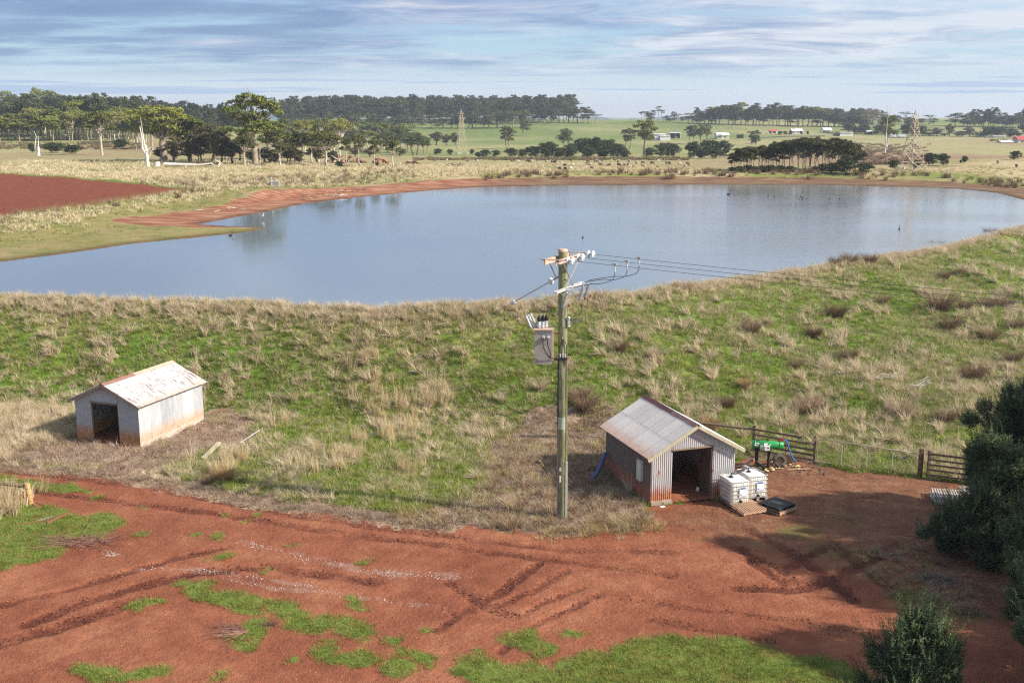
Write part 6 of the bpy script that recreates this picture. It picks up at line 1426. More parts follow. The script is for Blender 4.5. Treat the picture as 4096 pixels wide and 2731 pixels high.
# ------------------------------------------------------------------ bulk tanks and pallets
A0 = Vector((*P(2922, 2032), 0)); ex = Vector((math.cos(RZ), math.sin(RZ), 0)); ey = Vector((-math.sin(RZ), math.cos(RZ), 0))
def rrect(wx, wy, r, n=5):
    out = []
    for cx_, cy_, a0 in ((wx / 2 - r, -wy / 2 + r, -90), (wx / 2 - r, wy / 2 - r, 0), (-wx / 2 + r, wy / 2 - r, 90), (-wx / 2 + r, -wy / 2 + r, 180)):
        for k in range(n): a = R(a0 + 90 * k / (n - 1)); out.append((cx_ + r * math.cos(a), cy_ + r * math.sin(a)))
    return out
def ibc(label, loc, level):
    t = thing('bulk_tank', label, 'tank', loc, RZ, None); W_, D_, z0, z1 = 1.0, 1.15, .17, 1.12
    mb = MB(); prof = [(z0, .90), (z0 + .05, .97), (z0 + .1, 1), (z1 - .1, 1), (z1 - .03, .97), (z1, .9), (z1 + .005, 0.02)]; ring = rrect(W_ - .07, D_ - .07, .14); n = len(ring)
    vs_ = [(x * s, y * s, z) for z, s in prof for x, y in ring]
    mb.add(vs_, [(i * n + j, i * n + (j + 1) % n, (i + 1) * n + (j + 1) % n, (i + 1) * n + j) for i in range(len(prof) - 1) for j in range(n)], True); mb.add([(x * .9, y * .9, z0) for x, y in ring], [tuple(range(n))[::-1]])
    mb.obj('bottle', m_ibc, t)
    mb = MB(); rg = rrect(W_ - .16, D_ * .62, .12); mb.M = Matrix.Translation((0, .15, 0)); mb.add([(x, y, z1 + .006) for x, y in rg] + [(x * .96, y * .96, z1 + .03) for x, y in rg], [(i, (i + 1) % n, n + (i + 1) % n, n + i) for i in range(n)] + [tuple(range(n, 2 * n))], False); mb.obj('top_panel', m_ibctop, t)
    rl = rrect(W_, D_, .12); ring3 = [(x, y) for x, y in rl]
    for k in range(6):
        z = z0 + .05 + k * (z1 + .03 - z0 - .05) / 5.; mb = MB()
        mb.tube([(x, y, z) for x, y in ring3] + [(*ring3[0], z)], .013 if k < 5 else .017, 6, caps=False); mb.obj('cage_ring', m_cage, t)
    bars = []
    for k in range(5): bars += [(-W_ / 2 + .14 + k * (W_ - .28) / 4, -D_ / 2), (-W_ / 2 + .14 + k * (W_ - .28) / 4, D_ / 2)]
    for k in range(6): bars += [(-W_ / 2, -D_ / 2 + .14 + k * (D_ - .28) / 5), (W_ / 2, -D_ / 2 + .14 + k * (D_ - .28) / 5)]
    for x, y in bars: mb = MB(); mb.tube([(x, y, z0), (x, y, z1 + .05)], .010, 5); mb.obj('cage_bar', m_cage, t)
    mb = MB(); mb.M = Matrix.Translation((-.12, .12, z1 + .02)); mb.lathe([(0, 0), (.10, 0), (.11, .03), (.09, .06), (.03, .08), (0, .08)], 14); mb.obj('lid', m_black, t)
    mb = MB(); mb.box((.1, -D_ / 2 - .018, .67), (.40, .006, .46)); lp = mb.obj('label_plate', m_labelgrey, t)
    mb = MB(); mb.box((.09, -D_ / 2 - .024, .66), (.33, .004, .28)); mb.obj('label_sheet', m_label, lp)
    mb = MB(); mb.box((.07, -D_ / 2 - .024, .845), (.24, .004, .06)); mb.obj('label_heading', m_labelblue, lp)
    mb = MB(); mb.box((-.01, -D_ / 2 - .028, .575), (.08, .003, .05)); mb.box((.09, -D_ / 2 - .028, .57), (.05, .003, .012)); mb.obj('label_mark', m_labelblue, lp)
    mb = MB(); mb.tube([(.0, -D_ / 2 + .08, .27), (.0, -D_ / 2 - .07, .25)], [.06, .05], 10); mb.obj('valve', m_black, t)
    for k in range(3): mb = MB(); mb.box((-W_ / 2 + .07 + k * (W_ - .14) / 2, 0, .075), (.12, D_, .13)); mb.obj('pallet_runner', m_palletdark if k == 0 else m_galv, t)
    mb = MB(); mb.box((0, 0, .152), (W_, D_, .02)); mb.obj('base_plate', m_galv, t)
    return t
c1_ = A0 + ex * .50 + ey * .58; c2_ = c1_ + ex * 1.12 + ey * .42
ibc('left white bulk tank in a steel cage on a dark pallet by the shed door', c1_, .8)
ibc('right white bulk tank in a steel cage set back beside the left one', c2_, .9)
pp_ = thing('connecting_pipe', 'black pipe with valves joining the lids of the two white tanks', 'pipe', c1_, RZ)
pts = [Vector((-.12, .12, 1.2)), Vector((-.12, .12, 1.32)), Vector((0, .14, 1.34)), Vector((.5, .36, 1.30)), Vector((.9, .52, 1.33)), Vector((1.0, .54, 1.33)), Vector((1.0, .54, 1.2))]
mb = MB(); mb.tube(pts, .028, 8); mb.obj('pipe', m_wire, pp_)
for k, q in enumerate(((.36, .30, 1.31), (.48, .35, 1.31), (.66, .43, 1.31))): mb = MB(); mb.box(q, (.10, .09, .11), .4); mb.obj('valve', m_wire, pp_)
sp_ = thing('spray_lance', 'thin grey lance with a dark flap resting on top of the right tank', 'lance', c2_, RZ)
mb = MB(); mb.tube([(.05, .5, 1.24), (.42, -.52, 1.2)], .014, 6); mb.obj('lance', m_wire, sp_)
mb = MB(); mb.box((.02, .50, 1.26), (.22, .30, .02), .3, .15, .1); mb.obj('flap', MT('grey_flap', (.20, .22, .25), (.27, .29, .32), 5, .6), sp_)
def pallet(label, loc, rz, matt, nsl=11, W_=1.16, D_=1.16, rot=None, gap=.05, name='wooden_pallet', group=None):
    t = thing(name, label, 'pallet', loc, rz, group, rot=rot)
    bw = (W_ - gap * (nsl - 1)) / nsl; me = MB().box((0, 0, 0), (bw, D_, .018)).mesh('top_board', matt); 
    for i in range(nsl): link(bpy.data.objects.new('top_board', me), t, (-W_ / 2 + bw / 2 + i * (bw + gap), 0, .129), (0, rnd.gauss(0, .008), rnd.gauss(0, .004)))
    me2 = MB().box((0, 0, 0), (W_, .045, .10)).mesh('bearer', matt)
    for i in range(3): link(bpy.data.objects.new('bearer', me2), t, (0, -D_ / 2 + .03 + i * (D_ - .06) / 2, .069))
    me3 = MB().box((0, 0, 0), (.11, D_, .017)).mesh('bottom_board', matt)
    for i in range(5): link(bpy.data.objects.new('bottom_board', me3), t, (-W_ / 2 + .06 + i * (W_ - .12) / 4, 0, .010))
    return t
p1 = Vector((*P(2975, 2064), 0)); p1l = Vector((*P(2922, 2026), 0)); p1r = Vector((*P(3082, 2047), 0))
rp = math.atan2(p1r.y - p1.y, p1r.x - p1.x); d1x = Vector((math.cos(rp), math.sin(rp), 0)); d1y = Vector((-math.sin(rp), math.cos(rp), 0))
pc = p1 + d1x * .58 + d1y * .58; pc.z = .05
pallet('orange brown wooden pallet lying in front of the left white tank', pc, rp, m_pallet, rot=(R(3.0), R(-1.2), rp))
p2 = Vector((*P(3120, 2062), 0)); p2r = Vector((*P(3204, 2033), 0)); rq = math.atan2(p2r.y - p2.y, p2r.x - p2.x); e2x = Vector((math.cos(rq), math.sin(rq), 0)); e2y = Vector((-math.sin(rq), math.cos(rq), 0))
pc2 = p2 + e2x * .58 + e2y * .58
pallet('wooden pallet underneath the black plastic pallet', pc2, rq, m_pallet, 9)
bp = thing('plastic_pallet', 'black plastic pallet stacked on a wooden pallet right of the tanks', 'pallet', pc2 + Vector((-.05, .02, .14)), rq + .02)
mb = MB(); mb.box((0, 0, .135), (1.12, 1.12, .03)); dk = mb.obj('deck', m_blackpl, bp)
for i in range(3):
    for j in range(3): mb = MB(); mb.box((-.46 + i * .46, -.46 + j * .46, .065), (.20 if i != 1 else .14, .20 if j != 1 else .14, .11)); mb.obj('foot', m_blackpl, bp)
for s in (-1, 1):
    mb = MB(); mb.box((0, s * .50, .012), (1.12, .12, .02)); mb.obj('skid', m_blackpl, bp)
rb = MB().box((0, 0, 0), (.022, .34, .008)).mesh('rib', m_blackpl)
gmat = MT('worn_black_plastic', (.06, .062, .066), (.10, .10, .105), 12, .5)
rbw = MB().box((0, 0, 0), (.03, .16, .006)).mesh('worn_rib', gmat)
for i in range(20):
    for j in range(3): link(bpy.data.objects.new('rib', rb), dk, (-.5 + i * .0526, -.36 + j * .36, .155))
for i in range(5):
    for j in range(3): link(bpy.data.objects.new('worn_rib', rbw), dk, (-.10 + i * .055, -.16 + j * .17, .162), (0, 0, rnd.gauss(0, .1)))
a = P(3760, 2010); 
pallet('lower bleached pallet of the stack beside the big evergreen', (a[0] + .35, a[1] + .30, 0), R(-8), m_palletpale)
pallet('upper bleached pallet of the stack beside the big evergreen', (a[0] + .45, a[1] + .45, .15), R(-14), m_palletpale)
pallet('brown pallet half hidden behind the evergreen right of the stack', (a[0] + 1.75, a[1] + .75, .0), R(10), m_pallet)
pallet('pale pallet lying on the brown one behind the evergreen', (a[0] + 1.95, a[1] + .85, .15), R(4), m_palletpale)
pallet('pale pallet mostly hidden by evergreen branches', (a[0] + 2.9, a[1] + .3, .0), R(-20), m_palletpale)

# ------------------------------------------------------------------ rail fence and gate behind the yard
FA = Vector((12.3, 53.49, 0)); FB = Vector((14.95, 51.94, 0)); FC = Vector((19.45, 49.78, 0)); FD = Vector((24.5, 47.3, 0)); FZ = Vector((8.4, 54.8, 0))
for v in (FA, FB, FC, FD, FZ): v.z = h1(v.x, v.y)
fn = thing('rail_fence', 'weathered timber rail fence behind the green filter between the round post and the gate', 'fence', FA)
mb = MB(); mb.tube([(0, 0, -.3), (0, 0, 1.5)], [.12, .11], 12); mb.obj('post', m_post, fn)
mb = MB(); mb.box(tuple(FB - FA + Vector((0, 0, .68))), (.10, .12, 1.5), -.5); mb.obj('post', m_rail, fn)
mb = MB(); mb.box(tuple((FA + FB) / 2 - FA + Vector((.1, 0, .4))), (.05, .05, 1.0)); mb.obj('stake', m_rust, fn)
for i, zz in enumerate((1.28, 1.02, .74, .48, .22)):
    a = Vector((0, -.12, zz + .02)); b = FB - FA + Vector((0, -.08, zz - .05))
    if i == 0: b = a.lerp(b, .78)
    mb = MB(); mb.bar(a, b, .035, .105); mb.obj('rail', m_rail, fn)
mb = MB(); mb.bar(FB - FA + Vector((-.35, -.16, .86)), FB - FA + Vector((.0, -.16, 1.36)), .03, .12); mb.obj('brace', m_rail, fn)
fz = thing('top_rail', 'round timber rail running from behind the pump shed to the round post', 'rail', FZ); mb = MB(); mb.tube([(0, 0, 1.25), FA - FZ + Vector((-.1, 0, 1.28))], .065, 8); mb.obj('pole', m_rail, fz); mb = MB(); mb.tube([(0, 0, -.2), (0, 0, 1.35)], .08, 8); mb.obj('post', m_post, fz)
gt = thing('farm_gate', 'long galvanised tube gate between the two timber fences', 'gate', FB + Vector((.1, -.05, 0))); D_ = (FC - FB) - Vector((.25, -.1, 0))
u_ = D_.normalized(); Lg = D_.length
fr = [Vector((0, 0, .12)), Vector((0, 0, 1.16)), Vector((0, 0, 1.28)) + u_ * .14, u_ * (Lg - .2) + Vector((0, 0, 1.16)), u_ * Lg + Vector((0, 0, 1.02)), u_ * Lg + Vector((0, 0, .06)), u_ * 0 + Vector((0, 0, .12))]
m_gate = MT('gate_tube_steel', (.42, .34, .26), (.55, .48, .40), 3, .55, .3)
mb = MB(); mb.tube(fr, .026, 8); mb.obj('frame', m_gate, gt)
for k in (1, 2, 3): mb = MB(); mb.tube([u_ * Lg * k / 4 + Vector((0, 0, .1)), u_ * Lg * k / 4 + Vector((0, 0, 1.2))], .02, 6); mb.obj('stay', m_galvpale, gt)
for k in range(6): mb = MB(); zz = .25 + k * .15; mb.tube([Vector((0, 0, zz)), u_ * Lg + Vector((0, 0, zz - .05))], .003, 4); mb.obj('wire', m_galv, gt)
mb = MB(); q = u_ * Lg * .86 + Vector((0, -.04, .88)); mb.box(tuple(q), (.14, .01, .12)); sg = mb.obj('gate_sign', m_labelblue, gt); mb = MB(); mb.box(tuple(q + Vector((0, -.01, .015))), (.10, .006, .022)); mb.obj('sign_stripe', m_label, sg)
fr_ = thing('rail_fence', 'timber rail fence right of the gate running behind the big evergreen', 'fence', FC)
mb = MB(); mb.box((-.05, 0, .68), (.17, .17, 1.45)); mb.obj('post', MT('dark_red_timber', (.16, .08, .055), (.10, .055, .04), 3, .9), fr_)
mb = MB(); mb.box((.28, -.12, .66), (.12, .12, 1.4)); mb.obj('post', m_rail, fr_)
mb = MB(); mb.box(tuple(FD - FC + Vector((0, 0, .6))), (.12, .12, 1.4)); mb.obj('post', m_rail, fr_)
for zz in (1.22, .95, .70, .45, .20): mb = MB(); mb.bar(Vector((.25, -.20, zz)), FD - FC + Vector((0, -.08, zz)), .035, .10); mb.obj('rail', m_rail, fr_)
mb = MB(); mb.bar((.1, -.35, .04), (.9, -.6, .05), .18, .06); mb.obj('timber_offcut', m_rail, loc=FC, label='flat timber offcut at the foot of the gate post', cat='offcut')

# ------------------------------------------------------------------ green water filter, pipes, tyres
F0 = Vector((*P(3010, 1862), 0)); a0 = Q(3010, 1775, F0.y); a1 = Q(3132, 1780, F0.y - .25)
ft = thing('water_filter', 'green cylindrical water filter on black pipe legs with a white control box', 'water filter', (F0.x, F0.y, 0))
A1 = Vector(a0) - Vector((F0.x, F0.y, 0)); B1 = Vector(a1) - Vector((F0.x, F0.y, 0)); dv = (B1 - A1).normalized(); q = dv.to_track_quat('Z', 'Y').to_matrix().to_4x4(); LN = (B1 - A1).length
mb = MB(); mb.M = Matrix.Translation(A1) @ q; mb.lathe([(0, -.02), (.16, -.02), (.185, .0), (.185, LN), (.16, LN + .02), (0, LN + .02)], 20); mb.obj('cylinder', m_green, ft)
for s in (.12, LN - .14): mb = MB(); mb.M = Matrix.Translation(A1 + dv * s) @ q; mb.lathe([(.186, -.02), (.20, -.02), (.20, .02), (.186, .02)], 20); mb.obj('flange', m_green, ft)
x1 = A1 + dv * .22; x2 = A1 + dv * .80
mb = MB(); mb.tube([x1, Vector((x1.x, x1.y, .35)), Vector((x1.x + .03, x1.y, .2)), Vector((x1.x + .32, x1.y - .5, .03))], .085, 12); mb.obj('inlet_pipe', m_black, ft)
mb = MB(); mb.tube([x1 + Vector((0, 0, -.22)), x1 + Vector((0, 0, -.30))], .14, 14); mb.obj('pipe_flange', m_black, ft)
mb = MB(); mb.tube([x2, Vector((x2.x, x2.y, 0))], .075, 12); mb.obj('outlet_pipe', m_black, ft)
mb = MB(); mb.tube([x2 + Vector((.02, 0, -.22)), x2 + Vector((.02, 0, -.28))], .12, 14); mb.obj('pipe_flange', m_galv, ft)
fy = -.24
mb = MB(); mb.box(tuple(A1 + dv * .62 + Vector((.02, fy, -.10))), (.26, .16, .22)); cb_ = mb.obj('control_box', m_white, ft)
mb = MB(); mb.M = Matrix.Translation(A1 + dv * .62 + Vector((.07, fy - .085, -.06))) @ Matrix.Rotation(math.pi / 2, 4, 'X'); mb.lathe([(0, 0), (.035, 0), (.035, .01), (0, .01)], 12); mb.obj('dial', m_black, cb_)
mb = MB(); mb.box(tuple(A1 + dv * .40 + Vector((.0, fy, -.10))), (.16, .12, .22)); mb.obj('junction_box', m_porcgrey, ft)
mb = MB(); mb.box(tuple(A1 + dv * .17 + Vector((0, -.19, .05))), (.20, .01, .15)); l1 = mb.obj('maker_label', m_label, ft); mb = MB(); mb.box(tuple(A1 + dv * .17 + Vector((0, -.198, .06))), (.07, .006, .07)); mb.obj('label_mark', m_shedblue, l1)
mb = MB(); mb.box(tuple(A1 + dv * .60 + Vector((0, -.185, .07))), (.19, .01, .10)); mb.obj('notice_label', m_label, ft)
mb = MB(); mb.box(tuple(A1 + dv * .80 + Vector((0, -.19, .05))), (.07, .01, .05)); mb.obj('small_label', m_label, ft)
mb = MB(); mb.tube([A1 + dv * .72 + Vector((0, 0, .18)), A1 + dv * .72 + Vector((0, 0, .30))], .035, 8); mb.obj('gauge', m_black, ft)
mb = MB(); mb.tube([A1 + dv * (LN - .25) + Vector((0, 0, .15)), A1 + dv * (LN - .12) + Vector((0, 0, .26)), A1 + dv * (LN + .02) + Vector((0, 0, .25))], .05, 8); mb.obj('red_valve', m_red, ft)
e0 = A1 + dv * (LN + .02) + Vector((F0.x, F0.y, .25))
cable('blue_hose', [e0, e0 + Vector((.14, 0, -.05)), e0 + Vector((.30, -.05, -.5)), e0 + Vector((.45, -.1, -.85)), e0 + Vector((.62, -.15, -1.02))], .035, m_blue, label='blue lay flat hose hanging from the red valve of the green filter', cat='hose')
def torus(R_, r_, n=24, k=10):
    mb = MB(); vs_ = []; 
    for i in range(n):
        a = 2 * math.pi * i / n
        for j in range(k):
            b = 2 * math.pi * j / k; rr = R_ + r_ * math.cos(b); z = r_ * .85 * math.sin(b); vs_.append((rr * math.cos(a), rr * math.sin(a), z))
    fs_ = [(i * k + j, ((i + 1) % n) * k + j, ((i + 1) % n) * k + (j + 1) % k, i * k + (j + 1) % k) for i in range(n) for j in range(k)]
    mb.add(vs_, fs_, True); return mb
X, Y = P(3117, 1862); torus(.26, .10).obj('tyre', m_rubber, None, (X, Y, .26), rot=(R(52), R(4), R(10)), label='dusty tyre leaning beside the legs of the green filter', cat='tyre')
X, Y = P(475, 1884); torus(.34, .12).obj('tyre', m_tyrered, None, (X, Y, .04), rot=(R(8), R(-5), 0), label='muddy old tyre half sunk in the litter beside the left track', cat='tyre')
mb = MB(); cable('black_pipe', [loc2(4.2, 2.6, .18), loc2(5.2, 3.0, .2), loc2(6.3, 3.0, .22), (F0.x, F0.y + .1, .25)], .06, m_black, label='black pipe running from the pump shed to the green filter', cat='pipe')
cable('pale_pipe', [P(2080, 1750) + (.1,), P(2200, 1752) + (.12,), P(2300, 1755) + (.1,), P(2420, 1757) + (.1,)], .07, m_wire, label='dark pipe lying on the ground left of the pump shed', cat='pipe')
b0 = Q(2422, 1812, 50.2); cable('blue_pipe', [b0, ((b0[0] + P(2355, 1925)[0]) / 2, 49.2, b0[2] * .45), P(2352, 1930) + (.02,)], .10, m_bluepipe, label='faded blue pipe slanting from the pump shed wall into the weeds', cat='pipe')
o = pebble(77).obj('boulder', m_brownrock, None, (*P(2304, 1897), .14), label='round brown boulder in the weeds left of the blue pipe', cat='boulder'); o.scale = (.33, .3, .32)
cable('short_log', [P(2145, 1982) + (.1,), P(2183, 1966) + (.22,)], .05, m_barkdark, label='dark stick poking out of the dead weeds left of the pole', cat='stick')
# pale foam and mud heap round the filter
g = random.Random(8); fm = [pebble(60 + i).mesh('foam_lump', m_foam) for i in range(3)]
for i in range(34):
    X, Y = P(g.uniform(3030, 3200), g.uniform(1845, 1885)); o = link(bpy.data.objects.new('foam_lump', fm[i % 3]), None, (X, Y, .03), (0, 0, g.uniform(0, 6)), 'pale yellowish lump in the rubble around the green filter', 'rubble', 'rubble lumps round the green filter'); s = g.uniform(.05, .16); o.scale = (s, s, s * .7)
ml = pebble(70).mesh('mud_clod', m_palletdark); 
for i in range(60):
    X, Y = P(g.uniform(3130, 3320), g.uniform(1862, 1898)); o = link(bpy.data.objects.new('mud_clod', ml), None, (X, Y, .02), (0, 0, g.uniform(0, 6)), 'dark clod in the mud scraped up before the timber fence', 'clod', 'mud clods along the timber fence'); s = g.uniform(.03, .08); o.scale = (s * 1.3, s, s * .7)
mb = MB(); mb.bar((0, 0, .03), (1.1, .12, .04), .07, .03); mb.obj('plank', m_pallet, loc=(*P(3150, 1880), 0), label='narrow plank on the mud below the timber fence', cat='plank')
# ------------------------------------------------------------------ bottom left: strainer post, irons
X, Y = P(120, 2018); po = thing('strainer_assembly', 'treated pine corner post with a horizontal brace rail at the left edge', 'fence', (X, Y, 0))
mb = MB(); mb.tube([(.06, 0, -.2), (-.06, 0, 1.0)], [.125, .125], 14); mb.obj('post', m_treated, po)
mb = MB(); mb.tube([(-.1, 0, .85), (-1.5, .25, .92), (-3.4, .6, .98)], .085, 10); mb.obj('brace_rail', m_post, po)
mb = MB(); mb.bar((-.15, -.02, .66), (-1.0, .1, -.1), .05, .03); mb.obj('stay', m_rust, po)
mb = MB(); mb.tube([(-3.5, .62, -.2), (-3.5, .62, 1.1)], .11, 12); mb.obj('post', m_post, po)
for k in range(3): mb = MB(); mb.M = Matrix.Translation((.06 - .12 * (.2 + k * .28), 0, .2 + k * .28)); mb.lathe([(.128, 0), (.131, .008), (.128, .016)], 12); mb.obj('wire_wrap', m_rust, po)
a = P(188, 2095); mb = MB(); mb.bar((0, 0, .05), (.52, .75, .18), .13, .05); mb.obj('rusty_channel', m_rust, loc=(a[0], a[1], 0), label='rusty iron channel lying on the grass, rightmost of the scrap pieces', cat='scrap iron')
a = P(138, 2018); mb = MB(); mb.bar((0, 0, .08), (.42, -.50, .05), .22, .02); mb.bar((.08, .02, .1), (.62, -.30, .12), .10, .02); mb.obj('bent_iron', m_rust, loc=(a[0], a[1], 0), label='bent rusty sheet at the foot of the corner post', cat='scrap iron')
a = P(75, 2102); mb = MB(); mb.bar((0, 0, .05), (1.1, .5, .08), .05, .03); mb.obj('rusty_bar', m_rust, loc=(a[0], a[1], 0), label='thin rusty bar half hidden in the grass left of the channel', cat='scrap iron')
a = P(148, 2088); mb = MB(); mb.bar((0, 0, .06), (.5, .42, .1), .06, .04); mb.obj('grey_bar', m_galv, loc=(a[0], a[1], 0), label='short grey bar between the two rusty pieces', cat='scrap iron')
# beam and rod in the grass right of the left shed
a = P(812, 1842); b = P(878, 1788); mb = MB(); mb.bar((0, 0, .1), (b[0] - a[0], b[1] - a[1], .25), .20, .12); mb.obj('timber_beam', m_barge, loc=(a[0], a[1], 0), label='pale square timber beam in the grass right of the left shed', cat='beam')
a = P(962, 1800); b = P(1040, 1760); mb = MB(); mb.tube([(0, 0, .4), (b[0] - a[0], b[1] - a[1], .55)], .025, 6); mb.obj('metal_rod', m_galvpale, loc=(a[0], a[1], 0), label='thin pale metal rod lying across the grass right of the beam', cat='rod')
# star pickets along the foot of the bank
pk = [(280, 1455, 1402), (562, 1470, 1428), (872, 1520, 1455), (1218, 1545, 1495), (60, 1735, 1680), (215, 1685, 1628), (1580, 1595, 1530), (1950, 1622, 1575), (2338, 1708, 1628), (1150, 1400, 1380)]
for i, (px, pb, pt) in enumerate(pk):
    X, Y = hit(px, pb); hh = Q(px, pt, Y)[2] - h1(X, Y)
    mb = MB(); mb.bar((0, 0, -.1), (-.05 * hh - .04, 0, max(hh, .5)), .05, .035); mb.obj('star_picket', m_barkdark, loc=(X, Y, h1(X, Y)), rot=(0, rnd.uniform(-.12, .05), 0),
      label=['dark steel picket up the bank behind the left shed, left one', 'dark steel picket rising behind the ridge of the left shed', 'dark steel picket just right of the left shed roof', 'leaning steel picket in the grass right of the left shed', 'rusty steel picket at the left edge beside the dry grass', 'rusty steel picket in the shade left of the left shed', 'steel picket among the reeds in the middle of the bank', 'steel picket left of the power pole', 'steel picket between the pole and the pump shed', 'short steel picket high on the bank above the left shed'][i], cat='picket')
# brush piles and sticks
def brush(px, py, wpx, n, label, mat, ht=.25, fan=None):
    X, Y = P(px, py); s = wpx * Y / FOC; gg = np.random.default_rng(int(px)); mb = MB()
    for i in range(n):
        if fan is not None:
            a = fan + gg.normal() * .42; ln = s * gg.uniform(.5, 1.); p0 = Vector((s * .45, .05, .12)); p1 = p0 + Vector((math.cos(a) * ln, math.sin(a) * ln, gg.uniform(-.1, .12)))
        else:
            a = gg.normal() * .5 + (math.pi if gg.random() < .5 else 0); ln = s * gg.uniform(.2, .5); p0 = Vector((gg.normal() * s * .25, gg.normal() * s * .12, .04)); p1 = p0 + Vector((math.cos(a) * ln, math.sin(a) * ln, gg.uniform(0, ht)))
        pts = limb(mb, p0, p1, .012, .003, gg, .06, 3, 4)
        for q in range(3): c = pts[1 + q % 3]; limb(mb, c, c + (p1 - p0) * .25 + Vector((gg.normal() * .12, gg.normal() * .12, gg.uniform(-.03, .08))), .006, .002, gg, .05, 2, 3)
    return mb.obj('brush_pile', mat, loc=(X, Y, 0), label=label, cat='brush')
brush(930, 2540, 150, 90, 'cut reddish branch with a fan of dry twigs lying on the red ground', m_stick, fan=math.pi)
brush(320, 2172, 260, 110, 'heap of dry reddish twigs along the lower edge of the left grass patch', m_stick)
brush(2000 + 1080 * 0 + 60 - 980, 2505, 60, 24, 'small fan of dark twigs right of the cut branch', m_stick)
brush(455, 2225, 60, 8, 'pale bare twig on the red mud below the twig heap', m_stickpale)
for px, py, w_, lb in ((3560, 1535, 120, 'bleached fallen branch lying on the hillside above the gate'), (3680, 1570, 70, 'smaller bleached branch right of the fallen one on the hillside'), (3710, 1552, 50, 'thin pale branch in the grass near the big evergreen')):
    X, Y = hit(px, py); s = w_ * Y / FOC; gg = np.random.default_rng(px); mb = MB()
    for i in range(9): p0 = Vector((-s * .4 + gg.normal() * .1, 0, .25)); limb(mb, p0, p0 + Vector((s * gg.uniform(.3, 1.), gg.normal() * .3, gg.uniform(-.05, .3))), .022, .006, gg, .08, 3, 4)
    mb.obj('dead_branch', m_stickpale, loc=(X, Y, h1(X, Y) + .15), label=lb, cat='branch')
X, Y = P(3960 - 130, 2370); hp = MB(); 
a = P(3827, 2415); b = Q(3852, 2302, a[1]); c = Q(3890, 2306, a[1]); d = P(3905, 2350)
cable('bent_pipe', [(a[0], a[1], -.1), (b[0] - .06, b[1], b[2] * .7), (b[0], b[1], b[2]), c, (c[0] + .35, c[1], c[2] - .5)], .025, m_rust, label='rusty bent pipe hoop standing in the weeds by the evergreens', cat='pipe')
brush(3760, 2330, 240, 70, 'tangle of grey sticks beneath the evergreens', MT('grey_stick', (.16, .13, .11), (.24, .20, .17), 4, .9))
x = np.concatenate([rng.uniform(*sorted((P(3700, 2390)[0], P(3880, 2390)[0])), 90), rng.uniform(13.5, 17, 130)]); y = np.concatenate([P(3800, 2420)[1] + rng.normal(0, .5, 90), rng.uniform(36.5, 41, 130)])
place('weeds_under_evergreens', x, y, P_yel + P_weed[:1], .3, .7, .3)
# ------------------------------------------------------------------ far buildings
def bpart(t, nm, c, d, mat, par=None):
    mb = MB(); mb.box(c, d); return mb.obj(nm, mat, par or t)
def gable(t, x0, x1, y0, y1, ze, zr, mat, along='x', ov=.4, nm='roof'):
    mb = MB(); th = .15
    if along == 'x':
        ym = (y0 + y1) / 2
        for s, yy in ((-1, y0 - ov), (1, y1 + ov)):
            mb.add([(x0 - ov, yy, ze - .2), (x1 + ov, yy, ze - .2), (x1 + ov, ym, zr), (x0 - ov, ym, zr), (x0 - ov, yy, ze - .2 + th), (x1 + ov, yy, ze - .2 + th), (x1 + ov, ym, zr + th), (x0 - ov, ym, zr + th)], [(0, 1, 2, 3), (4, 7, 6, 5), (0, 4, 5, 1), (1, 5, 6, 2), (3, 7, 4, 0)])
        mb.add([(x0, y0, ze), (x0, y1, ze), (x0, ym, zr)], [(0, 1, 2)]); mb.add([(x1, y0, ze), (x1, y1, ze), (x1, ym, zr)], [(0, 2, 1)])
    else:
        xm = (x0 + x1) / 2
        for s, xx in ((-1, x0 - ov), (1, x1 + ov)):
            mb.add([(xx, y0 - ov, ze - .2), (xx, y1 + ov, ze - .2), (xm, y1 + ov, zr), (xm, y0 - ov, zr), (xx, y0 - ov, ze - .2 + th), (xx, y1 + ov, ze - .2 + th), (xm, y1 + ov, zr + th), (xm, y0 - ov, zr + th)], [(0, 3, 2, 1), (4, 5, 6, 7), (0, 4, 7, 3), (0, 1, 5, 4)])
    o = mb.obj(nm, mat, t)
    if along != 'x':
        mb = MB(); xm = (x0 + x1) / 2; mb.add([(x0, y0, ze), (x1, y0, ze), (xm, y0, zr)], [(0, 1, 2)]); mb.obj('gable_wall', m_wallwhite, t)
    return o
def far_at(px, py): X, Y = hit(px, py); return X, Y, h1(X, Y), Y / FOC
# white shed with skillion
X, Y, Z, s = far_at(2645, 562); t = thing('farm_shed', 'long white farm shed with a lower lean to, left of the black barn', 'farm shed', (X, Y, Z))
bpart(t, 'wall', (-6 * s, 4, 12 * s), (44 * s, 8, 24 * s), m_wallwhite); bpart(t, 'lean_to', (12 * s, -2, 8 * s), (40 * s, 5, 17 * s), m_wallwhite); bpart(t, 'roof', (-6 * s, 4, 24.6 * s), (47 * s, 9, 1.6 * s), m_roofw); bpart(t, 'lean_to_roof', (12 * s, -2, 17 * s), (42 * s, 5.6, 1.2 * s), m_roofw)
X, Y, Z, s = far_at(2701, 554); t = thing('open_barn', 'open fronted dark barn with a white roof and a vehicle inside', 'barn', (X, Y, Z))
bpart(t, 'roof', (0, 3, 21.5 * s), (44 * s, 7.5, 3 * s), m_roofw); bpart(t, 'back_wall', (0, 5.5, 10 * s), (42 * s, .3, 20 * s), m_interior); bpart(t, 'side_wall', (-21 * s, 3, 10 * s), (.3, 5, 20 * s), m_roofw); bpart(t, 'side_wall', (21 * s, 3, 10 * s), (.3, 5, 20 * s), m_roofw); bpart(t, 'post', (0, .3, 10 * s), (.25, .25, 20 * s), m_roofw)
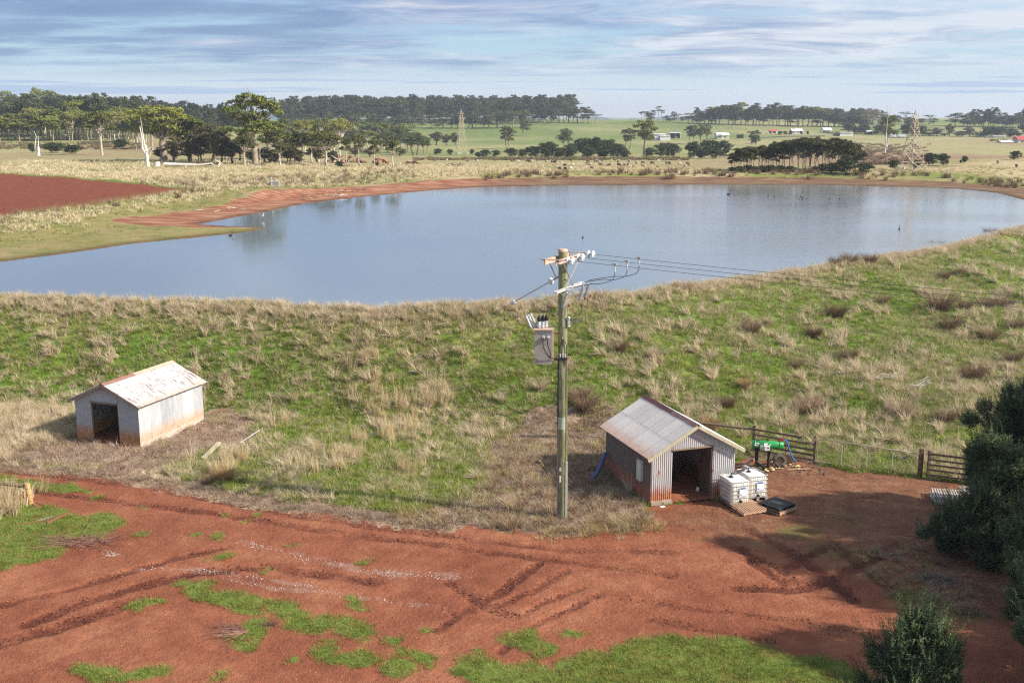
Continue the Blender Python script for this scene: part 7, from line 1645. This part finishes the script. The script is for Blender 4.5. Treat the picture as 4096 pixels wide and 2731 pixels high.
t = thing('parked_van', 'pale vehicle parked inside the open dark barn', 'vehicle', (X + 8 * s, Y + 2.5, Z)); bpart(t, 'body', (0, 0, 3.2 * s), (11 * s, 2, 5 * s), m_galvpale); bpart(t, 'cab', (0, 0, 6.6 * s), (8 * s, 1.8, 2.6 * s), m_window)
for k in (-1, 1): mb = MB(); mb.tube([(k * 3.4 * s, -1.1, 1.0 * s), (k * 3.4 * s, -.8, 1.0 * s)], 1.0 * s, 10); mb.obj('wheel', m_black, t)
# farmhouse
X, Y, Z, s = far_at(2893, 557); t = thing('farmhouse', 'white weatherboard farmhouse with a chimney in the middle distance', 'house', (X, Y, Z)); 
bpart(t, 'wall', (0, 5, 8 * s), (46 * s, 9, 16 * s), m_wallcream); gable(t, -23 * s, 23 * s, .5, 9.5, 16 * s, 24 * s, m_roofw); bpart(t, 'porch_wall', (-14 * s, -.3, 6.5 * s), (22 * s, 2, 13 * s), m_wallcream); gable(t, -26 * s, -2 * s, -1.6, 3, 13 * s, 19 * s, m_roofw, 'y', .4, 'porch_roof')
for px, w_ in ((-17, 10), (8, 8)): o = bpart(t, 'window', (px * s, -1.35 if px < 0 else .45, 8.5 * s), (w_ * s, .1, 5 * s), m_window); bpart(t, 'sill', (px * s, -1.4 if px < 0 else .4, 5.8 * s), (w_ * s, .15, .5 * s), m_white, o)
bpart(t, 'chimney', (20 * s, 3, 13 * s), (6 * s, 1.2, 26 * s), m_wallwhite); bpart(t, 'flue', (6 * s, 6, 28 * s), (1.2 * s, .3, 12 * s), m_galv)
mb = MB(); g = random.Random(3); X, Y, Z, s = far_at(2960, 556)
V, F = leaf_quads(np.random.default_rng(1), [(a, b, c) for a in (-1, 0, 1) for b in (-1, 1) for c in (.7, 1.6, 2.5)], [.75] * 18, 1500, .22)
cm = mesh_np('clipped_hedge', V * np.array([13 * s / 1.6 , 1.2, 17 * s / 3.2]), F, [f_bush]); link(bpy.data.objects.new('clipped_hedge', cm), None, (X, Y, Z), label='square clipped green hedge right of the white farmhouse', cat='hedge')
# small red roofed shed, cottage, long shed, arches, right edge houses
X, Y, Z, s = far_at(3094, 534); t = thing('small_shed', 'little shed with a white and rusty red roof left of the far white house', 'shed', (X, Y, Z)); bpart(t, 'wall', (0, 2, 4 * s), (25 * s, 4, 8 * s), m_shedblue); bpart(t, 'side_wall', (11 * s, -.3, 4 * s), (5 * s, 1, 8 * s), m_wallwhite); gable(t, -13 * s, 13 * s, 0, 4, 8 * s, 14 * s, m_roofred)
X, Y, Z, s = far_at(3190, 536); t = thing('cottage', 'white cottage with a tall chimney and shrubs in front', 'house', (X, Y, Z)); bpart(t, 'wall', (0, 4, 6 * s), (40 * s, 7, 12 * s), m_wallwhite); gable(t, -20 * s, 20 * s, .5, 7.5, 12 * s, 19 * s, m_roofw); bpart(t, 'chimney', (-8 * s, 3, 14 * s), (5 * s, 1, 16 * s), m_wallwhite)
for px in (-12, 3, 13): bpart(t, 'window', (px * s, .4, 6 * s), (3.5 * s, .15, 4 * s), m_window)
for px, w_ in ((3140, 20), (3162, 18), (3205, 12), (3230, 14), (3120, 22)): tree('bush', px, 540, 524, w_, 'dark shrub in front of the far cottages', 'shrub', 'shrubs round the far cottages', cat='shrub')
X, Y, Z, s = far_at(3378, 545); t = thing('long_shed', 'long low white shed with an open dark left end', 'farm shed', (X, Y, Z)); bpart(t, 'wall', (8 * s, 3, 6 * s), (50 * s, 5, 13 * s), m_wallwhite); bpart(t, 'open_bay_shade', (-27 * s, 3, 4.5 * s), (18 * s, 4, 9 * s), m_interior); bpart(t, 'roof', (8 * s, 3, 14 * s), (52 * s, 6, 1.6 * s), m_roofw)  # the open bay is a dark block, coloured as the shade inside
X, Y, Z, s = far_at(3312, 528); t = thing('white_house', 'white house with a pointed roof behind the long low shed', 'house', (X, Y, Z)); bpart(t, 'wall', (0, 4, 4 * s), (30 * s, 6, 8 * s), m_wallwhite); gable(t, -15 * s, 15 * s, .5, 7.5, 8 * s, 15 * s, m_roofw); bpart(t, 'annexe', (-18 * s, 3, 3 * s), (12 * s, 4, 6 * s), m_wallwhite)
X, Y, Z, s = far_at(3485, 537); t = thing('pale_house', 'pale house half hidden left of the big gum with the white trunk', 'house', (X, Y, Z)); bpart(t, 'wall', (0, 4, 4 * s), (28 * s, 6, 8 * s), m_wallcream); gable(t, -14 * s, 14 * s, .5, 7.5, 8 * s, 13 * s, m_roofw); bpart(t, 'window', (6 * s, .8, 4 * s), (4 * s, .2, 3 * s), m_window)
for k, px in enumerate((3585, 3622)):
    X, Y, Z, s = far_at(px, 552); t = thing('greenhouse', ['left of the two white arched roofs beside the big gum', 'right of the two white arched roofs behind the right pylon'][k], 'greenhouse', (X, Y, Z)); bpart(t, 'wall', (0, 5, 1.8 * s), (36 * s, 9, 4 * s), m_interior); gable(t, -18 * s, 18 * s, .5, 9.5, 4 * s, 12 * s, m_roofw, 'y', .2)
X, Y, Z, s = far_at(4090, 572); t = thing('red_roof_house', 'house with a bright red roof at the right edge', 'house', (X, Y, Z)); bpart(t, 'wall', (6 * s, 4, 6 * s), (44 * s, 7, 13 * s), m_wallcream); gable(t, -16 * s, 30 * s, .5, 7.5, 12 * s, 25 * s, m_roofred); bpart(t, 'window', (2 * s, .4, 5 * s), (6 * s, .15, 5 * s), m_window)
X, Y, Z, s = far_at(4030, 572); t = thing('white_shed', 'low white roofed shed left of the red roofed house', 'shed', (X, Y, Z)); bpart(t, 'wall', (0, 3, 2 * s), (46 * s, 6, 4 * s), m_wallcream); gable(t, -24 * s, 24 * s, 0, 6, 4 * s, 9 * s, m_roofw)
X, Y, Z, s = far_at(4000, 552); t = thing('long_house', 'long low house with a chimney behind the yellow shrubs', 'house', (X, Y, Z)); bpart(t, 'wall', (0, 4, 4 * s), (50 * s, 6, 8 * s), m_wallcream); bpart(t, 'roof', (0, 4, 9 * s), (54 * s, 7, 2 * s), m_roofw); bpart(t, 'chimney', (20 * s, 4, 12 * s), (3 * s, .6, 6 * s), m_wallwhite)
f_y = f_yel
for k, px in enumerate((3968, 3985, 4010, 4022)):
    X, Y, Z, s = far_at(px, 567); t = thing('yellow_shrub', 'yellow autumn shrub before the long low house', 'shrub', (X, Y, Z), 0, 'yellow shrubs at the right edge'); V, F = leaf_quads(np.random.default_rng(px), [(0, 0, 5 * s), (5 * s, 0, 6 * s), (-5 * s, 0, 5 * s)], [4.5 * s] * 3, 260, .5); link(bpy.data.objects.new('crown', mesh_np('crown', V, F, [f_yel])), t)
# far left: caravans and a navy shed among the trunks
for k, (px, py, w_, m__, lb) in enumerate(((25, 512, 36, m_wallwhite, 'white caravan among the trunks at the left edge'), (62, 516, 30, m_wallwhite, 'second white caravan left of the navy shed'), (18, 504, 14, m_roofred, 'red vehicle behind the white caravans'))):
    X, Y, Z, s = far_at(px, py + 12); t = thing('caravan' if k < 2 else 'vehicle', lb, 'caravan' if k < 2 else 'vehicle', (X, Y, Z)); bpart(t, 'body', (0, 0, 6 * s), (w_ * s, 2.4, 9 * s), m__); bpart(t, 'window', (0, -1.25, 7.5 * s), (w_ * .5 * s, .1, 3 * s), m_window)
X, Y, Z, s = far_at(115, 525); t = thing('navy_shed', 'navy blue shed among the trunks of the left wood', 'shed', (X, Y, Z)); bpart(t, 'wall', (0, 2, 12 * s), (26 * s, 4, 25 * s), m_shedblue); bpart(t, 'roof', (0, 2, 25.5 * s), (28 * s, 5, 1.5 * s), m_galvpale)
# road past the farmhouse
pts = [(2800, 566), (2900, 562), (2985, 561), (3010, 578)] ; r1_ = [hit(a, b) for a, b in ((3000, 560), (3040, 553), (3100, 549), (3160, 547), (3230, 546), (3300, 545))]
vs_ = []; 
for i, (a, b) in enumerate(r1_):
    z = h1(a, b); vs_ += [(a - 1, b - 3.2, h1(a - 1, b - 3.2) + .25), (a + 1, b + 3.2, h1(a + 1, b + 3.2) + .25)]
mb = MB(); mb.add(vs_, [(2 * i, 2 * i + 2, 2 * i + 3, 2 * i + 1) for i in range(len(r1_) - 1)]); mb.obj('road', m_asphalt, kind='structure')

# ------------------------------------------------------------------ pylons
def pylon(px, py, top, w0, w1, label, arms, rz=.5, mat=None):
    X, Y = hit(px, py); gz = h1(X, Y); s = Y / FOC; H = Q(px, top, Y)[2] - gz; t = thing('steel_pylon', label, 'pylon', (X, Y, gz - .2), rz)
    b = w0 * s / 2; tp = w1 * s / 2; wz = lambda z: b + (tp - b) * min(1, (z / (H * .86)) ** .85); r = .075
    zs = [0, H * .16, H * .36, H * .52, H * .65, H * .76, H * .86]
    for sx in (-1, 1):
        for sy in (-1, 1): mb = MB(); mb.tube([(sx * wz(z), sy * wz(z), z) for z in zs] + [(0, 0, H)], r, 4); mb.obj('leg', mat or m_pylon, t)
    mb = MB()
    for i in range(len(zs) - 1):
        za, zb = zs[i], zs[i + 1]; wa, wb = wz(za), wz(zb)
        for k in range(4):
            c = [(-1, -1), (1, -1), (1, 1), (-1, 1)]; p, q = c[k], c[(k + 1) % 4]
            mb.bar((p[0] * wa, p[1] * wa, za), (q[0] * wb, q[1] * wb, zb), r * .8, r * .8); mb.bar((q[0] * wa, q[1] * wa, za), (p[0] * wb, p[1] * wb, zb), r, r)
            mb.bar((p[0] * wb, p[1] * wb, zb), (q[0] * wb, q[1] * wb, zb), r, r)
    mb.obj('lattice', mat or m_pylon, t)
    for fz_, wd in arms:
        mb = MB(); wv = wd * s / 2
        for sy in (-1, 1):
            mb.bar((-wv, 0, H * fz_), (0, sy * wz(H * fz_), H * fz_), r, r); mb.bar((wv, 0, H * fz_), (0, sy * wz(H * fz_), H * fz_), r, r); mb.bar((-wv, 0, H * fz_), (-wz(H * fz_), sy * wz(H * fz_), H * fz_ + .8), r * .8, r * .8); mb.bar((wv, 0, H * fz_), (wz(H * fz_), sy * wz(H * fz_), H * fz_ + .8), r * .8, r * .8)
        mb.obj('crossarm', mat or m_pylon, t)
    return t, X, Y, gz, H
pylon(1846, 622, 435, 38, 10, 'slender steel lattice pylon in the middle distance left of centre', ((.66, 28), (.78, 26), (.90, 22)), .35)
pylon(3645, 683, 438, 80, 14, 'large steel lattice pylon near the far bank on the right', ((.56, 60), (.72, 46), (.88, 44)), .45)
pylon(480, 520, 384, 6, 3, 'tiny far pylon on the skyline above the left wood', ((.80, 22), (.90, 16)), .1, m_galv)
pts = [Q(3670, 497, 340), Q(3800, 502, 420), Q(4200, 506, 600)]
for k in range(2):
    a = Vector(Q(3666, 495 + 4 * k, 236)); b = Vector(Q(4300, 520 + 6 * k, 420)); mb = MB()
    mb.tube([a.lerp(b, i / 12) - Vector((0, 0, 3 * math.sin(math.pi * i / 12))) for i in range(13)], .035, 4); mb.obj('transmission_line', m_wire, label=['upper transmission wire leaving the right pylon', 'lower transmission wire leaving the right pylon'][k], cat='power line')
for k, (px, py) in enumerate(((1836, 612), (1872, 612))):
    X, Y = hit(px, py + 6); t = thing('cattle_trough', ['white trough at the foot of the slender pylon, left one', 'white trough at the foot of the slender pylon, right one'][k], 'trough', (X, Y, h1(X, Y))); bpart(t, 'basin', (0, 0, .6), (1.1, 1, .8), m_white); bpart(t, 'rim', (0, 0, 1.05), (1.3, 1.2, .1), m_galvpale)
for k, px in enumerate((3615, 3657)):
    X, Y = hit(px, 676); t = thing('white_tub', ['white tub left of the right pylon legs', 'white tub between the legs of the right pylon'][k], 'tub', (X, Y, h1(X, Y))); mb = MB(); mb.tube([(0, 0, 0), (0, 0, .6)], [.25, .34], 10); mb.obj('tub', m_white, t); bpart(t, 'lip', (0, 0, .62), (.72, .72, .05), m_white)
# instrument box by the shore, small rails and fence line
X, Y = hit(1100, 748); t = thing('pump_box', 'grey metal box with a white post on the grassy bank of the reservoir', 'box', (X, Y, h1(X, Y))); bpart(t, 'body', (0, 0, .4), (1.45, 1.2, .85), m_galv); bpart(t, 'lid', (0, 0, .86), (1.55, 1.3, .05), m_galvpale); bpart(t, 'post', (-.35, -.7, .7), (.07, .07, 1.5), m_white); bpart(t, 'sensor', (-.35, -.7, 1.5), (.25, .12, .14), m_white)
for k, (a, b) in enumerate((((1171, 722), (1240, 722)), ((1356, 733), (1388, 730)))):
    A_ = Vector((*hit(*a), 0)); B_ = Vector((*hit(*b), 0)); A_.z = h1(A_.x, A_.y); B_.z = h1(B_.x, B_.y); t = thing('hitching_rail', ['dark timber rail on two posts in the dry field', 'short pale rail on two posts right of the dark one'][k], 'rail', A_)
    for q in (Vector(), B_ - A_): mb = MB(); mb.tube([q, q + Vector((0, 0, .8))], .07, 6); mb.obj('post', m_rail if k == 0 else m_post, t)
    mb = MB(); mb.tube([Vector((0, 0, .75)), B_ - A_ + Vector((0, 0, .7))], .06, 6); mb.obj('rail', m_rail if k == 0 else m_post, t)
for i in range(26):
    px = 1100 + i * 37; py = 745 - 48 * (i / 25) ** .7; X, Y = hit(px, py); mb = MB(); mb.tube([(0, 0, 0), (0, 0, 1.0)], .04, 5); mb.obj('fence_post', m_barkdark, loc=(X, Y, h1(X, Y)), label='thin dark fence post in the line along the far bank', cat='fence post', group='fence posts along the far bank')
for i in range(14):
    px = 20 + i * 62; py = 842 - 5.2 * i; X, Y = hit(px, py); mb = MB(); mb.tube([(0, 0, 0), (0, 0, .9)], .04, 5); mb.obj('fence_post', m_barkdark, loc=(X, Y, h1(X, Y)), label='thin dark fence post in the line below the ploughed field', cat='fence post', group='fence posts below the ploughed field')
# driftwood and stones on the red shore
g = random.Random(4)
for i in range(46):
    px = g.uniform(1200, 1460); py = np.interp(px, [1200, 1460], [800, 760]) - g.uniform(-3, 14); X, Y = hit(px, py); o = pebble(i).obj('shore_stone', m_rock, None, (X, Y, h1(X, Y) + .05), label='reddish stone on the eroded shore of the reservoir', cat='stone', group='stones on the eroded red shore'); s = g.uniform(.12, .4); o.scale = (s * 1.6, s, s * .7)
for i, (px, py, lb) in enumerate(((800, 845, 'pale driftwood on the red shore, leftmost piece'), (850, 851, 'pale driftwood in the middle of the red shore'), (940, 838, 'small driftwood at the start of the red cut'), (985, 838, 'pale driftwood at the foot of the red cut'), (1345, 786, 'tangle of pale driftwood on the red shore below the stones'))):
    X, Y = hit(px, py); mb = MB(); gg = np.random.default_rng(px)
    for q in range(3 if i < 4 else 9): a = gg.normal(size=3) * (.5, .2, .05) + (0, 0, .12); limb(mb, a, a + np.array([gg.uniform(-1.1, 1.1), gg.normal() * .3, gg.uniform(0, .2)]), .07, .03, gg, .05, 2, 5)
    mb.obj('driftwood', m_stickpale, loc=(X, Y, h1(X, Y)), label=lb, cat='driftwood')

# ------------------------------------------------------------------ birds on the water
def bird_mesh(kind):
    t = {}
    b = MB(); L_ = .28 if kind == 'duck' else .55; h = .10 if kind == 'duck' else .2
    b.tube([(-L_ * .62, 0, h * 1.15), (-L_ * .35, 0, h * .85), (0, 0, h * .75), (L_ * .35, 0, h * .85), (L_ * .5, 0, h)], [.02, h * .7, h, h * .8, h * .3], 10)
    if kind == 'swan': b.tube([(L_ * .38, 0, .18), (L_ * .62, 0, .42), (L_ * .50, 0, .72), (L_ * .62, 0, .84), (L_ * .74, 0, .80)], [.08, .055, .045, .055, .04], 8)
    else: b.tube([(L_ * .35, 0, h), (L_ * .48, 0, h * 1.9), (L_ * .62, 0, h * 2.1), (L_ * .70, 0, h * 2.0)], [.05, .04, .05, .02], 8)
    bk = MB(); z = .79 if kind == 'swan' else h * 2.0; x0 = L_ * .72
    bk.tube([(x0, 0, z), (x0 + (.12 if kind == 'swan' else .05), 0, z - .03)], [.025 if kind == 'swan' else .014, .008], 6)
    return b.mesh('body', m_bird), bk.mesh('beak', m_beak)
BM = {k: bird_mesh(k) for k in ('duck', 'swan')}
def bird(kind, px, py, label, s=1., rz=0, mat=None, group=None):
    X, Y = P(px, py, ZW); t = thing('black_swan' if kind == 'swan' else 'duck', label, 'bird', (X, Y, ZW - .03), rz, group); t.scale = (s, s, s)
    link(bpy.data.objects.new('body', BM[kind][0]), t); link(bpy.data.objects.new('beak', BM[kind][1]), t)
bird('swan', 2914, 779, 'black swan with a raised neck swimming near the far shore', .85, 0)
bird('swan', 3597, 918, 'black swan facing away on the water near the right bank', .55, 1.3)
bird('duck', 2330, 952, 'dark duck on the water above the power pole', 1.0, 1.2)
bird('swan', 922, 944, 'dark bird standing at the tip of the grassy spit', .6, 0)
for px, py, lb in ((3072, 783, 'left duck of the pair right of the swan'), (3098, 786, 'right duck of the pair right of the swan'), (3198, 794, 'lowest left duck of the group of five'), (3203, 787, 'topmost duck of the group of five'), (3211, 791, 'middle duck of the group of five'), (3208, 798, 'bottom duck of the group of five'), (3224, 796, 'rightmost duck of the group of five'), (3318, 796, 'lone duck right of the group of five'), (3359, 795, 'farthest right duck on the water'), (2310 + 35, 737, 'dark duck at the water edge of the far shore')):
    bird('duck', px, py + 1, lb, .8, rnd.uniform(0, 6))
X, Y = hit(1052, 912); t = thing('heron', 'white wading bird standing on the end of the spit', 'bird', (X, Y, ZW)); mb = MB(); mb.tube([(-.2, 0, .35), (0, 0, .42), (.14, 0, .55), (.12, 0, .78), (.2, 0, .84)], [.02, .09, .06, .03, .03], 8); mb.obj('body', m_birdw, t)
for k in (-1, 1): mb = MB(); mb.tube([(.0, k * .03, .36), (0, k * .03, 0)], .01, 4); mb.obj('leg', m_barkdark, t)
# grazing animals in the field beyond the water
def sheep_meshes(mat):
    b = MB(); b.tube([(-.55, 0, .62), (-.45, 0, .60), (-.1, 0, .62), (.3, 0, .64), (.48, 0, .62)], [.08, .25, .29, .27, .14], 10)
    b.tube([(.42, 0, .62), (.62, 0, .45), (.74, 0, .26)], [.14, .10, .06], 8); lg = []
    for sx in (-.38, .30):
        for sy in (-.14, .14): b.tube([(sx, sy, .45), (sx + .02, sy, .24), (sx, sy, 0)], [.08, .045, .035], 6)
    return b.mesh('sheep', mat)
SH = [sheep_meshes(m_fur), sheep_meshes(m_furpale)]
an = [(2048, 651), (2060, 647), (2073, 651), (2110, 650), (2118, 652), (2127, 651), (2148, 646), (2183, 646), (2185, 653), (2210, 654), (2222, 654), (2243, 657), (2260, 669), (2285, 647), (2290, 668), (2352, 652), (2382, 651), (2394, 653), (2408, 648), (2350, 663), (2360, 668), (2402, 666), (2437, 669), (2446, 650), (2472, 655), (2476, 667), (2500, 667), (2515, 651), (2510, 667), (2546, 659), (2572, 658), (2568, 671), (2577, 673), (2608, 659), (2630, 677), (2633, 650), (2665, 658), (2677, 660), (2718, 663), (2750, 661), (2755, 664), (2740, 673), (2238, 683), (2262, 683), (2283, 682), (2368, 680), (2534, 677), (1676, 637), (1692, 640), (1738, 647), (1787, 646), (1980, 645), (1870, 650), (1910, 650), (3990, 657), (4065, 672)]
for i, (px, py) in enumerate(an):
    X, Y = hit(px, py); dk = (i * 7) % 3; o = bpy.data.objects.new('sheep', SH[0 if dk < 2 else 1])
    link(o, None, (X, Y, h1(X, Y)), (0, 0, rnd.uniform(0, 6)), ('brown' if dk < 2 else 'pale') + ' grazing animal in the dry field beyond the reservoir' if i < 54 else ['dark animal on the grassy rise at the right edge, left one', 'dark animal on the grassy rise at the right edge, right one'][i - 54], 'sheep', 'grazing animals beyond the reservoir' if i < 54 else None); o.scale = (.85,) * 3
w_px = [(2672, 522), (2690, 521), (2705, 525), (2855, 517), (2868, 518), (2882, 518), (2903, 518), (2915, 519), (2985, 519), (2997, 518), (3045, 514), (3048, 541), (3058, 538), (2975, 540), (2930, 511), (3070, 538), (3090, 540), (3088, 536), (2962, 534), (3030, 520), (3010, 524)]
for px, py in w_px:
    X, Y = hit(px, py); o = link(bpy.data.objects.new('sheep', SH[1]), None, (X, Y, h1(X, Y)), (0, 0, rnd.uniform(0, 6)), 'pale sheep grazing on the green hill behind the farm', 'sheep', 'sheep on the green hill behind the farm'); o.scale = (1.25,) * 3
# heath tufts in the right field
x_, y_ = [], []
for i in range(260):
    px = rnd.uniform(3400, 3720) if i < 200 else rnd.uniform(3440, 3600); py = rnd.uniform(575, 660); X, Y = hit(px, py); x_.append(X); y_.append(Y)
P_heath = [blades('heath_clump', 40, .8, 1.2, .8, .14, g_rushdk, 200 + s, base_r=.7, mats=[g_rush], mixf=.5) for s in range(2)]
place('heath_tufts', np.array(x_), np.array(y_), P_heath, .8, 2.0, .1)
x_, y_ = [], []
for i in range(420):
    px = rnd.uniform(1650, 2760); py = rnd.uniform(633, 642); X, Y = hit(px, py); x_.append(X); y_.append(Y)
for i in range(260):
    px = rnd.uniform(-20, 560); py = rnd.uniform(572, 598); X, Y = hit(px, py); x_.append(X); y_.append(Y)
place('scrub_fringe', np.array(x_), np.array(y_), P_heath + [blades('scrub', 40, .9, 1.2, .8, .14, g_olive, 210, base_r=.7, mats=[f_bush], mixf=.5)], .6, 1.5, .1)
# ------------------------------------------------------------------ haze
hz = MB(); hz.box((0, 2960, 1), (8600, 6120, 84)); ho = hz.obj('haze', None, kind='stuff', label='pale haze in the air')
hm = bpy.data.materials.new('haze_air'); hm.use_nodes = True; t_ = hm.node_tree; t_.nodes.clear(); pv = t_.nodes.new('ShaderNodeVolumePrincipled'); oo = t_.nodes.new('ShaderNodeOutputMaterial'); L(t_, pv.outputs[0], oo.inputs['Volume'])
pv.inputs['Color'].default_value = (.80, .90, 1.0, 1); pv.inputs['Density'].default_value = HAZE; pv.inputs['Anisotropy'].default_value = .2
ho.data.materials.append(hm)
ho.visible_shadow = True
